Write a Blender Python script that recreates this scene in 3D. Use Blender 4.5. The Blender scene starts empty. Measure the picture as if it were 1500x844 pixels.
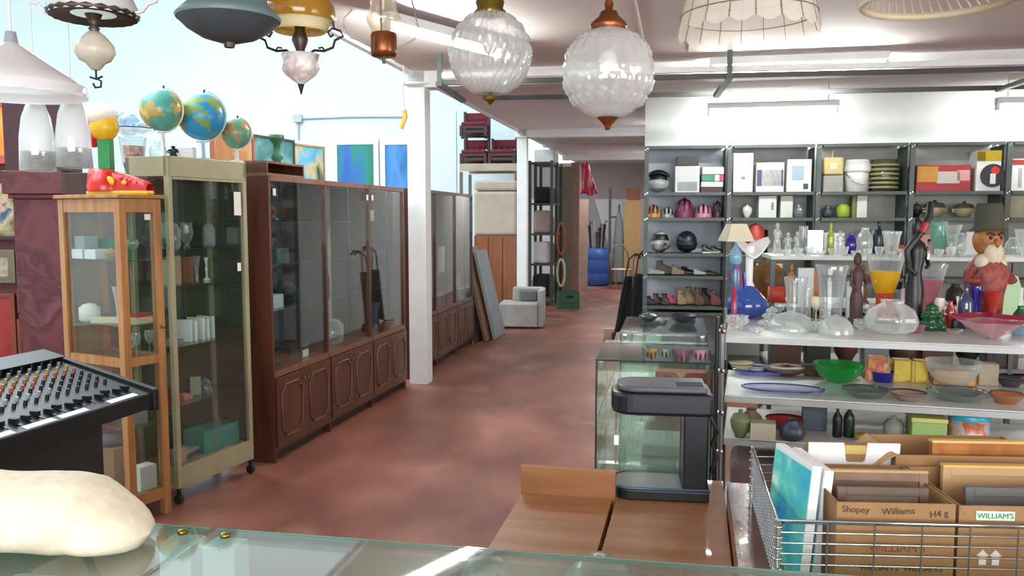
import bpy, math, random
from math import sin, cos, pi, radians as R, atan2, hypot, tan
from mathutils import Matrix, Vector
random.seed(7)
SC = bpy.context.scene
COL = SC.collection

# ------------------------------------------------------------------ camera
F = 1200.0; H = 1.6; PITCH = math.atan(104 / 1200)
cam_d = bpy.data.cameras.new('camera'); cam = bpy.data.objects.new('camera', cam_d); COL.objects.link(cam)
cam_d.sensor_width = 36; cam_d.lens = F / 1500 * 36; cam_d.clip_start = 0.05; cam_d.clip_end = 120
cam.location = (0, 0, H); cam.rotation_euler = (pi / 2 - PITCH, 0, 0)
SC.camera = cam

# ------------------------------------------------------------------ view + world
SC.view_settings.view_transform = 'Standard'
try: SC.view_settings.look = 'None'
except Exception: pass
SC.view_settings.gamma = 1; SC.view_settings.use_curve_mapping = False
SC.view_settings.exposure = 0.4
w = bpy.data.worlds.new('world'); SC.world = w; w.use_nodes = True
w.node_tree.nodes['Background'].inputs[0].default_value = (0.86, 0.95, 1.0, 1)
w.node_tree.nodes['Background'].inputs[1].default_value = 1.15
SC.cycles.max_bounces = 8; SC.cycles.transparent_max_bounces = 24
SC.cycles.glossy_bounces = 4; SC.cycles.diffuse_bounces = 4
SC.cycles.caustics_reflective = False; SC.cycles.caustics_refractive = False
SC.cycles.use_denoising = True
SC.cycles.sample_clamp_indirect = 6

def area(name, loc, rot, sx, sy, power, col=(1, 1, 1)):
    d = bpy.data.lights.new(name, 'AREA'); d.shape = 'RECTANGLE'; d.size = sx; d.size_y = sy
    d.energy = power; d.color = col
    o = bpy.data.objects.new(name, d); COL.objects.link(o); o.location = loc; o.rotation_euler = rot
    return o
# roof light over the tall left bay, added unseen fills behind and right of the camera
area('roof_light', (-6.0, 6.5, 6.4), (0, R(-6), 0), 6.0, 13.0, 950, (0.80, 0.95, 1.0))
area('front_fill_light', (0.2, -3.3, 2.0), (R(78), 0, 0), 5.0, 1.8, 250, (0.97, 0.98, 1.0))  # unseen fill added behind the camera to light the front
area('yard_door_light', (5.6, -0.4, 1.7), (R(80), 0, R(68)), 3.2, 1.8, 110, (1.0, 0.98, 0.95))  # unseen fill added on the right, no door modelled

# ------------------------------------------------------------------ pixel <-> place
CP, SP = cos(PITCH), sin(PITCH)
def G(px, py, z=0.0):
    "point of the horizontal plane z seen at px, py"
    dz = (422 - py) / F
    Y = (H - z) * (CP + dz * SP) / (SP - dz * CP)
    return ((px - 750) / F * Y / (CP + dz * SP), Y)
def XA(px, Y, z):
    return (px - 750) / F * (Y * CP - (z - H) * SP)
def ZA(py, Y):
    dz = (422 - py) / F
    return H + Y * (-SP + dz * CP) / (CP + dz * SP)
def Q(px, py, Y):
    z = ZA(py, Y); return (XA(px, Y, z), Y, z)

# ------------------------------------------------------------------ materials
def lin(c):
    if isinstance(c, str):
        c = c.lstrip('#'); c = [int(c[i:i + 2], 16) / 255 for i in (0, 2, 4)]
    return tuple(((x / 12.92) if x <= 0.04045 else ((x + 0.055) / 1.055) ** 2.4) for x in c) + (1.0,)
MC = {}
def mat(name, c='#888888', rough=0.5, metal=0.0, var=0.08, scale=6.0, bump=0.0, c2=None, stretch=None, spec=0.5, coat=0.0, emis=0.0, detail=3):
    if name in MC: return MC[name]
    m = bpy.data.materials.new(name); m.use_nodes = True; MC[name] = m
    nt = m.node_tree; b = nt.nodes['Principled BSDF']
    base = lin(c); b.inputs['Roughness'].default_value = rough; b.inputs['Metallic'].default_value = metal
    b.inputs['Specular IOR Level'].default_value = spec; b.inputs['Coat Weight'].default_value = coat
    other = lin(c2) if c2 else tuple(max(0, x * (1 - var * 2.2)) for x in base[:3]) + (1,)
    tc = nt.nodes.new('ShaderNodeTexCoord'); mp = nt.nodes.new('ShaderNodeMapping')
    nt.links.new(tc.outputs['Object'], mp.inputs['Vector'])
    if stretch: mp.inputs['Scale'].default_value = stretch
    n = nt.nodes.new('ShaderNodeTexNoise'); n.inputs['Scale'].default_value = scale; n.inputs['Detail'].default_value = detail
    nt.links.new(mp.outputs['Vector'], n.inputs['Vector'])
    rp = nt.nodes.new('ShaderNodeValToRGB'); rp.color_ramp.elements[0].position = 0.35; rp.color_ramp.elements[1].position = 0.68
    rp.color_ramp.elements[0].color = base; rp.color_ramp.elements[1].color = other
    nt.links.new(n.outputs['Fac'], rp.inputs['Fac']); nt.links.new(rp.outputs['Color'], b.inputs['Base Color'])
    if bump:
        bp = nt.nodes.new('ShaderNodeBump'); bp.inputs['Strength'].default_value = bump; bp.inputs['Distance'].default_value = 0.01
        nt.links.new(n.outputs['Fac'], bp.inputs['Height']); nt.links.new(bp.outputs['Normal'], b.inputs['Normal'])
    if emis:
        b.inputs['Emission Color'].default_value = base; b.inputs['Emission Strength'].default_value = emis
    return m
def art(name, cols, scale=5.0, rough=0.5, stretch=None, const=False, detail=4, dist=0.6):
    if name in MC: return MC[name]
    m = bpy.data.materials.new(name); m.use_nodes = True; MC[name] = m
    nt = m.node_tree; b = nt.nodes['Principled BSDF']; b.inputs['Roughness'].default_value = rough
    tc = nt.nodes.new('ShaderNodeTexCoord'); mp = nt.nodes.new('ShaderNodeMapping')
    nt.links.new(tc.outputs['Object'], mp.inputs['Vector'])
    if stretch: mp.inputs['Scale'].default_value = stretch
    n = nt.nodes.new('ShaderNodeTexNoise'); n.inputs['Scale'].default_value = scale; n.inputs['Detail'].default_value = detail
    n.inputs['Distortion'].default_value = dist
    nt.links.new(mp.outputs['Vector'], n.inputs['Vector'])
    rp = nt.nodes.new('ShaderNodeValToRGB'); cr = rp.color_ramp
    if const: cr.interpolation = 'CONSTANT'
    k = len(cols)
    cr.elements[0].color = lin(cols[0]); cr.elements[0].position = 0.3
    cr.elements[1].color = lin(cols[-1]); cr.elements[1].position = 0.7
    for i in range(1, k - 1):
        e = cr.elements.new(0.3 + 0.4 * i / (k - 1)); e.color = lin(cols[i])
    nt.links.new(n.outputs['Fac'], rp.inputs['Fac']); nt.links.new(rp.outputs['Color'], b.inputs['Base Color'])
    return m
def wood(name, c, c2, rough=0.35, scale=3.0, stretch=(6, 6, 0.6), coat=0.2):
    return mat(name, c, rough, c2=c2, scale=scale, stretch=stretch, coat=coat, bump=0.05, detail=6)
def glass(name, tint='#eef6f2', refl=1.0, body=0.0, bodycol='#ffffff', rough=0.02, ior=1.5, rim=0.0):
    "thin sheet of glass: see-through, mirror by Fresnel, and a little body colour (dust, thickness)"
    if name in MC: return MC[name]
    m = bpy.data.materials.new(name); m.use_nodes = True; MC[name] = m
    nt = m.node_tree; N = nt.nodes; L = nt.links
    for n in list(N): N.remove(n)
    out = N.new('ShaderNodeOutputMaterial')
    tr = N.new('ShaderNodeBsdfTransparent'); tr.inputs[0].default_value = lin(tint)
    gl = N.new('ShaderNodeBsdfGlossy'); gl.inputs['Roughness'].default_value = rough; gl.inputs[0].default_value = (1, 1, 1, 1)
    lf = N.new('ShaderNodeLayerWeight'); lf.inputs[0].default_value = 0.5
    pw_ = N.new('ShaderNodeMath'); pw_.operation = 'POWER'; pw_.inputs[1].default_value = 4.0
    L.new(lf.outputs['Facing'], pw_.inputs[0])
    mu = N.new('ShaderNodeMath'); mu.operation = 'MULTIPLY_ADD'; mu.inputs[1].default_value = 0.85 * min(refl, 1.1); mu.inputs[2].default_value = 0.035 * refl; mu.use_clamp = True
    L.new(pw_.outputs[0], mu.inputs[0])
    last = tr.outputs[0]
    if body > 0 or rim > 0:
        df = N.new('ShaderNodeBsdfDiffuse'); df.inputs[0].default_value = lin(bodycol)
        tl = N.new('ShaderNodeBsdfTranslucent'); tl.inputs[0].default_value = lin(bodycol)
        m0 = N.new('ShaderNodeMixShader'); m0.inputs[0].default_value = 0.5
        L.new(df.outputs[0], m0.inputs[1]); L.new(tl.outputs[0], m0.inputs[2])
        lw = N.new('ShaderNodeLayerWeight'); lw.inputs[0].default_value = 0.5
        mr = N.new('ShaderNodeMath'); mr.operation = 'MULTIPLY_ADD'; mr.inputs[1].default_value = rim; mr.inputs[2].default_value = body; mr.use_clamp = True
        L.new(lw.outputs['Facing'], mr.inputs[0])
        m1 = N.new('ShaderNodeMixShader'); L.new(mr.outputs[0], m1.inputs[0])
        L.new(tr.outputs[0], m1.inputs[1]); L.new(m0.outputs[0], m1.inputs[2]); last = m1.outputs[0]
    m2 = N.new('ShaderNodeMixShader'); L.new(mu.outputs[0], m2.inputs[0]); L.new(last, m2.inputs[1]); L.new(gl.outputs[0], m2.inputs[2])
    L.new(m2.outputs[0], out.inputs[0])
    return m

# ------------------------------------------------------------------ mesh building
class MB:
    def __init__(s): s.v = []; s.f = []; s.m = []; s.sm = []; s.mi = 0; s.M = Matrix.Identity(4)
    def add(s, vs, fs, smooth=False):
        o = len(s.v); s.v += [tuple(s.M @ Vector(v)) for v in vs]
        for f in fs: s.f.append(tuple(i + o for i in f)); s.m.append(s.mi); s.sm.append(smooth)
        return s
    def mi_(s, i): s.mi = i; return s
    def xf(s, loc=(0, 0, 0), rz=0, rx=0, ry=0):
        s.M = Matrix.Translation(loc) @ Matrix.Rotation(rz, 4, 'Z') @ Matrix.Rotation(ry, 4, 'Y') @ Matrix.Rotation(rx, 4, 'X'); return s
    def box(s, x0, x1, y0, y1, z0, z1):
        vs = [(x, y, z) for z in (z0, z1) for y in (y0, y1) for x in (x0, x1)]
        return s.add(vs, [(0, 2, 3, 1), (4, 5, 7, 6), (0, 1, 5, 4), (2, 6, 7, 3), (0, 4, 6, 2), (1, 3, 7, 5)])
    def cb(s, c, d):
        return s.box(c[0] - d[0] / 2, c[0] + d[0] / 2, c[1] - d[1] / 2, c[1] + d[1] / 2, c[2] - d[2] / 2, c[2] + d[2] / 2)
    def lathe(s, prof, n=24, c=(0, 0, 0), fn=None, smooth=True, close=False):
        vs = []; k = len(prof)
        for r, z in prof:
            for j in range(n):
                a = 2 * pi * j / n; rr = r * (fn(a, z) if fn else 1)
                vs.append((c[0] + rr * cos(a), c[1] + rr * sin(a), c[2] + z))
        fs = [(i * n + j, i * n + (j + 1) % n, (i + 1) * n + (j + 1) % n, (i + 1) * n + j) for i in range(k - 1) for j in range(n)]
        if close:
            if prof[0][0] > 1e-6: fs.append(tuple(range(n - 1, -1, -1)))
            if prof[-1][0] > 1e-6: fs.append(tuple((k - 1) * n + j for j in range(n)))
        return s.add(vs, fs, smooth)
    def cyl(s, p0, p1, r0, r1=None, n=12, smooth=True):
        if r1 is None: r1 = r0
        p0 = Vector(p0); p1 = Vector(p1); d = (p1 - p0)
        if d.length < 1e-9: return s
        d.normalize(); u = d.orthogonal().normalized(); w_ = d.cross(u)
        vs = [tuple(p + r * (u * cos(2 * pi * j / n) + w_ * sin(2 * pi * j / n))) for p, r in ((p0, r0), (p1, r1)) for j in range(n)]
        fs = [(j, (j + 1) % n, n + (j + 1) % n, n + j) for j in range(n)]
        s.add(vs, fs, smooth); s.add(vs, [tuple(range(n - 1, -1, -1)), tuple(range(n, 2 * n))], False); return s
    def tube(s, pts, r, n=6, closed=False):
        pts = [Vector(p) for p in pts]; k = len(pts); vs = []; up = None
        for i, p in enumerate(pts):
            a = pts[i - 1] if (i > 0 or closed) else p; b = pts[(i + 1) % k] if (i < k - 1 or closed) else p
            d = (b - a).normalized()
            u = d.orthogonal().normalized() if up is None else (up - d * up.dot(d)).normalized()
            up = u; w_ = d.cross(u); rr = r[i] if isinstance(r, (list, tuple)) else r
            vs += [tuple(p + rr * (u * cos(2 * pi * j / n) + w_ * sin(2 * pi * j / n))) for j in range(n)]
        m = k if closed else k - 1
        fs = [(i * n + j, i * n + (j + 1) % n, ((i + 1) % k) * n + (j + 1) % n, ((i + 1) % k) * n + j) for i in range(m) for j in range(n)]
        s.add(vs, fs, True)
        if not closed: s.add(vs, [tuple(range(n - 1, -1, -1)), tuple((k - 1) * n + j for j in range(n))])
        return s
    def sph(s, c, r, nu=20, nv=12, fn=None):
        if not isinstance(r, (tuple, list)): r = (r, r, r)
        vs = []
        for i in range(nv + 1):
            t = pi * i / nv
            for j in range(nu):
                a = 2 * pi * j / nu; k = fn(a, t) if fn else 1
                vs.append((c[0] + r[0] * k * sin(t) * cos(a), c[1] + r[1] * k * sin(t) * sin(a), c[2] + r[2] * k * cos(t)))
        fs = [(i * nu + j, (i + 1) * nu + j, (i + 1) * nu + (j + 1) % nu, i * nu + (j + 1) % nu) for i in range(nv) for j in range(nu)]
        return s.add(vs, fs, True)
    def prism(s, poly, z0, z1, ax='z'):
        n = len(poly)
        def P_(p, z): return (p[0], p[1], z) if ax == 'z' else ((p[0], z, p[1]) if ax == 'y' else (z, p[0], p[1]))
        vs = [P_(p, z0) for p in poly] + [P_(p, z1) for p in poly]
        return s.add(vs, [tuple(range(n - 1, -1, -1)), tuple(range(n, 2 * n))] + [(i, (i + 1) % n, n + (i + 1) % n, n + i) for i in range(n)])
    def grid(s, fn, nu, nv, smooth=True):
        vs = [fn(i / nu, j / nv) for j in range(nv + 1) for i in range(nu + 1)]
        return s.add(vs, [(j * (nu + 1) + i, j * (nu + 1) + i + 1, (j + 1) * (nu + 1) + i + 1, (j + 1) * (nu + 1) + i) for j in range(nv) for i in range(nu)], smooth)
    def frame(s, x0, x1, z0, z1, w_, y0, y1):
        s.box(x0, x0 + w_, y0, y1, z0, z1).box(x1 - w_, x1, y0, y1, z0, z1)
        return s.box(x0 + w_, x1 - w_, y0, y1, z0, z0 + w_).box(x0 + w_, x1 - w_, y0, y1, z1 - w_, z1)

def clean(nm): return nm
def P(name, mb, m, parent=None, loc=(0, 0, 0), rz=0, bev=0, label=None, kind=None, solid=0):
    me = bpy.data.meshes.new(name); me.from_pydata(mb.v, [], mb.f)
    for mm in (m if isinstance(m, (list, tuple)) else [m]): me.materials.append(mm)
    me.polygons.foreach_set('material_index', mb.m); me.polygons.foreach_set('use_smooth', mb.sm); me.update()
    o = bpy.data.objects.new(name, me); COL.objects.link(o); o.parent = parent; o.location = loc; o.rotation_euler = (0, 0, rz)
    if bev:
        b = o.modifiers.new('bevel', 'BEVEL'); b.width = bev; b.segments = 2; b.limit_method = 'ANGLE'; b.angle_limit = R(40)
    if solid:
        b = o.modifiers.new('solidify', 'SOLIDIFY'); b.thickness = solid; b.offset = 0
    if label: o['label'] = label
    if kind: o['kind'] = kind
    return o
def T(name, label, cat, loc=(0, 0, 0), rz=0, group=None):
    o = bpy.data.objects.new(name, None); o.empty_display_size = 0.1; COL.objects.link(o); o.location = loc; o.rotation_euler = (0, 0, rz)
    o['label'] = label; o['category'] = cat
    if group: o['group'] = group
    return o
def S(name, label, cat, mb, m, loc=(0, 0, 0), rz=0, group=None, bev=0):
    o = P(name, mb, m, None, loc, rz, bev, label); o['category'] = cat
    if group: o['group'] = group
    return o
def ST(name, mb, m, loc=(0, 0, 0), rz=0, bev=0):
    return P(name, mb, m, None, loc, rz, bev, None, 'structure')
def text(name, body, size, m, parent, loc, rot, ext=0.0006, align='CENTER'):
    c = bpy.data.curves.new(name, 'FONT'); c.body = body; c.size = size; c.extrude = ext; c.align_x = align; c.align_y = 'CENTER'
    c.materials.append(m); tmp = bpy.data.objects.new(name + '_curve', c)
    me = bpy.data.meshes.new_from_object(tmp); bpy.data.objects.remove(tmp)
    o = bpy.data.objects.new(name, me); COL.objects.link(o); o.parent = parent; o.location = loc; o.rotation_euler = rot
    return o

# palette
white = mat('white_paint', '#e8eaea', 0.6, var=0.03)
offwhite = mat('off_white_paint', '#dcdcd4', 0.6, var=0.05)
ceil_m = mat('ceiling_paint', '#d6cdcb', 0.75, var=0.05, scale=1.2)  # white ceiling, red floor bounce tinted into the colour
bwall = mat('bright_wall_paint', '#dcedf0', 0.7, var=0.02, scale=0.8)
mauve = mat('mauve_wall_paint', '#b3a5a6', 0.75, var=0.05, scale=1.0)
steel = mat('grey_painted_steel', '#515a58', 0.45, metal=0.25, var=0.08)
chrome = mat('chrome', '#c8ccce', 0.18, metal=1.0, var=0.05)
dkchrome = mat('worn_chrome', '#8d9192', 0.3, metal=0.9, var=0.1)
black = mat('black_plastic', '#17181b', 0.4, var=0.1)
blackm = mat('black_matte', '#141315', 0.8, var=0.2)
brown = wood('dark_brown_veneer', '#5a3223', '#44251a', 0.35)
brownl = wood('brown_edge_veneer', '#7c5240', '#68412f', 0.4)
bronze = mat('aged_bronze', '#5a5149', 0.45, metal=0.8, var=0.2, scale=20)
brass = mat('aged_brass', '#8d7a3a', 0.35, metal=0.9, var=0.2, scale=20)
copper = mat('copper', '#a8633c', 0.35, metal=0.85, var=0.25, scale=14)
iron = mat('wrought_iron', '#2c2a2b', 0.55, metal=0.6)
pine = wood('pine', '#b07f4b', '#946236', 0.4, scale=4)
champ = mat('champagne_aluminium', '#a9a283', 0.4, metal=0.25, var=0.05)
cardb = mat('cardboard', '#98744a', 0.8, var=0.08, scale=3)
cardb2 = mat('cardboard_pale', '#b59368', 0.8, var=0.06, scale=3)
pane = glass('cabinet_glass', '#f4f8f6', 0.95, body=0.006, bodycol='#c9d6d2')
paneg = glass('green_plate_glass', '#f3f8f5', 1.3, body=0.035, bodycol='#b9cfc4')
panetop = glass('glass_shelf', '#dfebe5', 1.0, body=0.08, bodycol='#b8d0c6')
crystal = glass('crystal', '#f2f6f6', 1.6, body=0.1, rim=0.55, bodycol='#e6ecec', rough=0.08)
crystalw = glass('bright_crystal', '#f4f8f7', 1.6, body=0.22, rim=0.6, bodycol='#f0f4f2', rough=0.1)
def cg(name, tint, body='#ffffff', b=0.2, rim=0.4): return glass(name, tint, 1.5, body=b, rim=rim, bodycol=body, rough=0.05)

# ================================================================== ROOM
A0 = R(11.5); e1 = (sin(A0), cos(A0)); e2 = (cos(A0), -sin(A0))
CZ = 2.95
C1 = (-0.88, 7.72)
def along(p, d, t): return (p[0] + d[0] * t, p[1] + d[1] * t)
flo = art('red_concrete', ['#a57563', '#915d4e', '#824f40', '#6f4035', '#8e6353'], 1.5, 0.42, stretch=(1, 0.6, 1), detail=10, dist=0.15)
ST('floor', MB().box(-13, 11, -4, 24, -0.1, 0), flo)
edge = along((C1[0] - 0.1, C1[1]), e1, 0)
def edgept(t): return along(edge, e1, t)
a, b = edgept(-11.5), edgept(15)
ST('ceiling', MB().prism([a, (11, a[1]), (11, b[1]), b], CZ, CZ + 0.3), ceil_m)
# fascia along the open edge of the low ceiling
def strip(p, q, w_, z0, z1):
    dx, dy = q[0] - p[0], q[1] - p[1]; l = hypot(dx, dy); nx, ny = dy / l * w_, -dx / l * w_
    return MB().prism([p, q, (q[0] + nx, q[1] + ny), (p[0] + nx, p[1] + ny)][::-1], z0, z1)
ST('trim_1', strip(edgept(-11), edgept(15), 0.05, CZ - 0.03, CZ + 0.32), white)
# seams of the ceiling panels
for i, t in enumerate((2.2, 2.55)):
    p = along(edgept(-3.4), e2, t)
    ST('trim_%d' % (i + 2), strip(p, along(p, e1, 3.0), 0.012, CZ - 0.008, CZ), white)
# white columns and cross beams
def column(px, py, wd):
    x, y = G(px, py, 0)
    o = ST('trim_column', MB().xf((x, y, 0), -A0).cb((0, wd / 2, CZ / 2), (wd, wd, CZ)).cb((0, wd / 2, CZ - 0.11), (wd * 1.5, wd * 1.5, 0.02)), white, bev=0.004)
    return x, y
c1 = column(613, 563, 0.175); c2_ = column(764, 467, 0.155)
def beam(n, p, l, w_, zb, m=white):
    ST('trim_%d' % n, MB().xf((p[0], p[1], 0), -A0).box(-0.1, l, 0, w_, zb, CZ), m)
beam(10, c1, 9.5, 0.2, 2.80); beam(11, c2_, 2.3, 0.2, 2.83); beam(12, along(c2_, e1, 5.2), 3.2, 0.25, 2.84); beam(13, along(c2_, e1, 2.6), 2.8, 0.15, 2.9, ceil_m)
# partition behind the grey shelving, return wall, far wall
WA = (XA(943, 9.1, 1.5), 9.1); A2 = R(9.0); f2 = (cos(A2), -sin(A2)); f1 = (sin(A2), cos(A2))
ST('wall_back', MB().xf((WA[0], WA[1], 0), -A2).box(0, 9.5, 0, 0.15, 0, CZ), white)
ST('wall_right', MB().xf((WA[0], WA[1], 0), -A0).box(0.02, 0.17, 0.15, 12.2, 0, CZ), white)
ST('wall_far', MB().box(-3, 7, 20.8, 20.95, 2.05, CZ), mauve)
ST('wall_far_lower', MB().box(-3, 7, 20.75, 20.95, 0, 2.05), white)
# tall bay on the left
ST('wall_left_back', MB().xf((0, 15.2, 0), -A0).box(-12.5, 0.25, 0, 0.15, 0, 7), bwall)
ST('wall_left', MB().box(-11.2, -11.0, -4, 16, 0, 7), bwall)
ST('wall_right_side', MB().box(6.6, 6.75, -4, 9.0, 0, CZ), white)
def wall_holed(n, x0, x1, y0, y1, z0, z1, wx0, wx1, wz0, wz1):
    ST(n, MB().box(x0, wx0, y0, y1, z0, z1).box(wx1, x1, y0, y1, z0, z1).box(wx0, wx1, y0, y1, z0, wz0).box(wx0, wx1, y0, y1, wz1, z1), white)
wall_holed('wall_front', -11.2, 6.75, -3.8, -3.6, 0, 3.3, -2.6, 3.0, 0.8, 2.8)
ST('window_1', MB().frame(-2.6, 3.0, 0.8, 2.8, 0.07, -3.78, -3.62).box(0.17, 0.23, -3.78, -3.62, 0.87, 2.73), white)  # unseen window put in behind the camera to go with the front fill
ST('wall_upper_fascia', MB().xf((edge[0], edge[1], 0), -A0).box(0.06, 0.2, -11.2, 14.5, CZ + 0.3, 7), bwall)

# fluorescent battens
def batten(p, ang, L, z, power, label):
    t = T('fluorescent_light', label, 'ceiling light', (p[0], p[1], z), -ang)
    if z < 2.8: P('hanger_rod', MB().cyl((-L / 2 + .1, 0, .06), (-L / 2 + .1, 0, CZ - z), .005, n=6), white, t); P('hanger_rod', MB().cyl((L / 2 - .1, 0, .06), (L / 2 - .1, 0, CZ - z), .005, n=6), white, t)
    P('housing', MB().box(-L / 2, L / 2, -0.05, 0.05, 0.0, 0.06), white, t)
    P('tube', MB().cyl((-L / 2 + 0.03, 0, -0.03), (L / 2 - 0.03, 0, -0.03), 0.019, n=10), mat('lit_tube_%d' % power, '#fbfff8', 0.5, emis=power * 4.2 / L, var=0.0), t)
    P('end_cap', MB().box(-L / 2, -L / 2 + 0.03, -0.03, 0.03, -0.055, 0).box(L / 2 - 0.03, L / 2, -0.03, 0.03, -0.055, 0), white, t)
for px0, px1, py, z, pw, lab in ((1045, 1290, 92, 2.86, 55, 'lit fluorescent batten on the ceiling in front of the hanging rails'),
                      (1040, 1222, 158, 2.70, 26, 'lit fluorescent batten close above the white wall over the grey shelving'),
                      (1470, 1660, 150, 2.68, 26, 'lit fluorescent batten at the right picture edge above the shelving')):
    p, q = G2 = (None, None)
    dz = (422 - py) / F; Y = (z - H) * (CP + dz * SP) / (-SP + dz * CP); xm = XA((px0 + px1) / 2, Y, z)
    batten((xm, Y), A0, (px1 - px0) * Y / F, z, pw, lab)
p = (XA(655, 5.9, 2.86), 5.9); batten(p, A0 - R(64), 1.2, 2.86, 40, 'lit fluorescent batten on the ceiling behind the swirled glass globe')
area('far_corridor_light', (1.6, 12.0, 2.85), (0, 0, -A0), 1.3, 0.2, 22, (1, 0.98, 0.95))  # bare area lights over the far corridor, no tubes built
area('far_corridor_light', (2.4, 17.6, 2.78), (0, 0, -A0), 1.3, 0.2, 42, (1, 0.98, 0.95))

# ceiling-hung twin rail
railz = 2.72
def railpt(px, py):
    dz = (422 - py) / F; Y = (railz - H) * (CP + dz * SP) / (-SP + dz * CP); return (XA(px, Y, railz), Y)
ra, rb = railpt(645, 121), railpt(700, 148)
rt = T('ceiling_rail', 'long dark metal double track hung below the ceiling beam', 'rail', (ra[0], ra[1], railz), -R(8))
gap = 0.95
dkrail = mat('dark_steel_rail', '#4c4a4a', 0.4, metal=0.6)
P('rail', MB().box(0, 6.3, -0.018, 0.018, -0.02, 0.02), dkrail, rt); P('rail', MB().box(0.25, 6.3, gap - 0.018, gap + 0.018, -0.02, 0.02), dkrail, rt)
P('rail', MB().box(0, 6.3, -0.03, 0.0, 0.03, 0.075), white, rt, label='white upper rail')
for k, x in enumerate((0.0, 2.35, 4.75, 6.2)):
    P('bracket', MB().box(x - 0.025, x + 0.025, -0.06, gap + 0.02, -0.035, 0.0).box(x - 0.02, x + 0.02, -0.04, 0.0, 0, CZ - railz), steel, rt)

# conduit and junction box on the left back wall
yb = 13.6
def wallpt(px, py, Y=13.35): return Q(px, py, Y)
pts = [wallpt(px, py, 11.9 + (13.2 - 11.9) * 0) for px, py in ((445, 172), (500, 171), (590, 171))]
def onwall(px, py):  # point on left back wall plane
    k = (px - 750) / F
    Y = 15.2
    for _ in range(6): x = XA(px, Y, ZA(py, Y)); Y = 15.2 - x * tan(A0) * 1.0 * 1.0 - 0.03; 
    return (x, Y, ZA(py, Y))
cd = mat('conduit_grey', '#b9c3c8', 0.5)
ct = T('conduit', 'thin grey conduit with junction box on the bright wall above the paintings', 'conduit', (0, 0, 0))
P('pipe', MB().tube([onwall(436, 174), onwall(520, 171), onwall(592, 171)], 0.02), cd, ct)
P('pipe', MB().tube([onwall(437, 174), onwall(437, 205)], 0.02), cd, ct)
q = onwall(437, 174); P('junction_box', MB().cb((q[0], q[1] - 0.04, q[2]), (0.16, 0.1, 0.14)), cd, ct)

# ================================================================== LEFT: CABINETS
beige = mat('reflected_beige', '#ddd1b3', 0.6, var=0.04)  # beige backs stand in for reflections in the glass doors
dkint = mat('dark_cabinet_interior', '#454c50', 0.6)
tag_m = mat('paper_tag', '#e8e6dd', 0.8, var=0.03)
def label_tag(parent, x, z, w_=0.03, h_=0.04, y=-0.004, name='price_tag'):
    P(name, MB().box(x - w_ / 2, x + w_ / 2, y - 0.002, y, z - h_ / 2, z + h_ / 2), tag_m, parent)

def wall_unit(P0, P1, n, ztop, label, backs, first_side=True, zglass=0.58):
    "dark veneer display unit: front runs P0 -> P1 (local +x), doors face local -y, body goes to local +y"
    dx, dy = P1[0] - P0[0], P1[1] - P0[1]; L = hypot(dx, dy); rz = atan2(dy, dx)
    t = T('display_unit', label, 'cabinet', (P0[0], P0[1], 0), rz)
    D = 0.36; sw = L / n; th = 0.022
    # local frame: x along front; the room side is -y (right of the run), body +y
    P('plinth', MB().box(0.03, L - 0.03, 0.04, D - 0.02, 0.0, 0.05), mat('plinth_dark', '#2a1a14', 0.6), t)
    for i in range(n + 1):
        x = min(max(i * sw, th / 2), L - th / 2)
        P('side_panel', MB().box(x - th / 2, x + th / 2, 0, D, 0.0, ztop), brown, t, bev=0.002)
    for i in range(n):
        x0 = i * sw + th / 2 + 0.001; x1 = (i + 1) * sw - th / 2 - 0.001
        P('back_panel', MB().box(x0, x1, D - 0.012, D, 0.07, ztop - 0.01), backs[i], t)
        P('top_panel', MB().box(x0, x1, 0, D - 0.013, ztop - 0.035, ztop), brownl, t)
        P('bottom_panel', MB().box(x0, x1, 0, D - 0.013, 0.07, 0.095), brown, t)
        P('counter_panel', MB().box(x0, x1, -0.002, D - 0.013, zglass - 0.02, zglass + 0.02), brownl, t)
        for z in (0.98, 1.28, 1.56): P('shelf', MB().box(x0, x1, 0.05, D - 0.014, z, z + 0.006), panetop, t)
        mid = (x0 + x1) / 2
        for k, (u0, u1) in enumerate(((x0 + 0.002, mid - 0.002), (mid + 0.002, x1 - 0.002))):
            d = P('glass_door', MB().box(u0, u1, 0.004 + 0.012 * k, 0.009 + 0.012 * k, zglass + 0.022, ztop - 0.037), pane, t)
            ex = u1 - 0.008 if k == 0 else u0 + 0.008
            P('edge_strip', MB().box(ex - 0.006, ex + 0.006, 0.001 + 0.012 * k, 0.003 + 0.012 * k, zglass + 0.022, ztop - 0.04), glass('polished_edge', '#9fb5b0', 1.0, body=0.35, bodycol='#9aa9a6'), d)
            dd = P('door', MB().box(u0, u1, -0.016, 0.0, 0.1, zglass - 0.025), brown, t, bev=0.002)
            # applied octagonal moulding
            a_, b_, lo, hi, c_ = u0 + 0.055, u1 - 0.055, 0.155, zglass - 0.08, 0.045
            oct_ = [(a_ + c_, lo), (b_ - c_, lo), (b_ - c_, lo + c_ * .6), (b_, lo + c_), (b_, hi - c_), (b_ - c_, hi - c_ * .6), (b_ - c_, hi), (a_ + c_, hi), (a_ + c_, hi - c_ * .6), (a_, hi - c_), (a_, lo + c_), (a_ + c_, lo + c_ * .6)]
            P('moulding', MB().tube([(x, -0.019, z) for x, z in oct_], 0.006, 5, closed=True), brownl, dd)
            kx = u1 - 0.022 if k == 0 else u0 + 0.022
            P('knob', MB().sph((kx, -0.026, zglass - 0.09), 0.009, 8, 6), brass, dd)
    return t, L, sw
U0 = G(404, 679); U1 = G(595, 568)
unit1, L1, sw1 = wall_unit(U0, U1, 3, 1.865, 'near dark brown display unit of three bays left of the white column', [dkint, beige, beige])
V0 = (-0.97, 7.98); V1 = G(693, 503)
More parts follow.
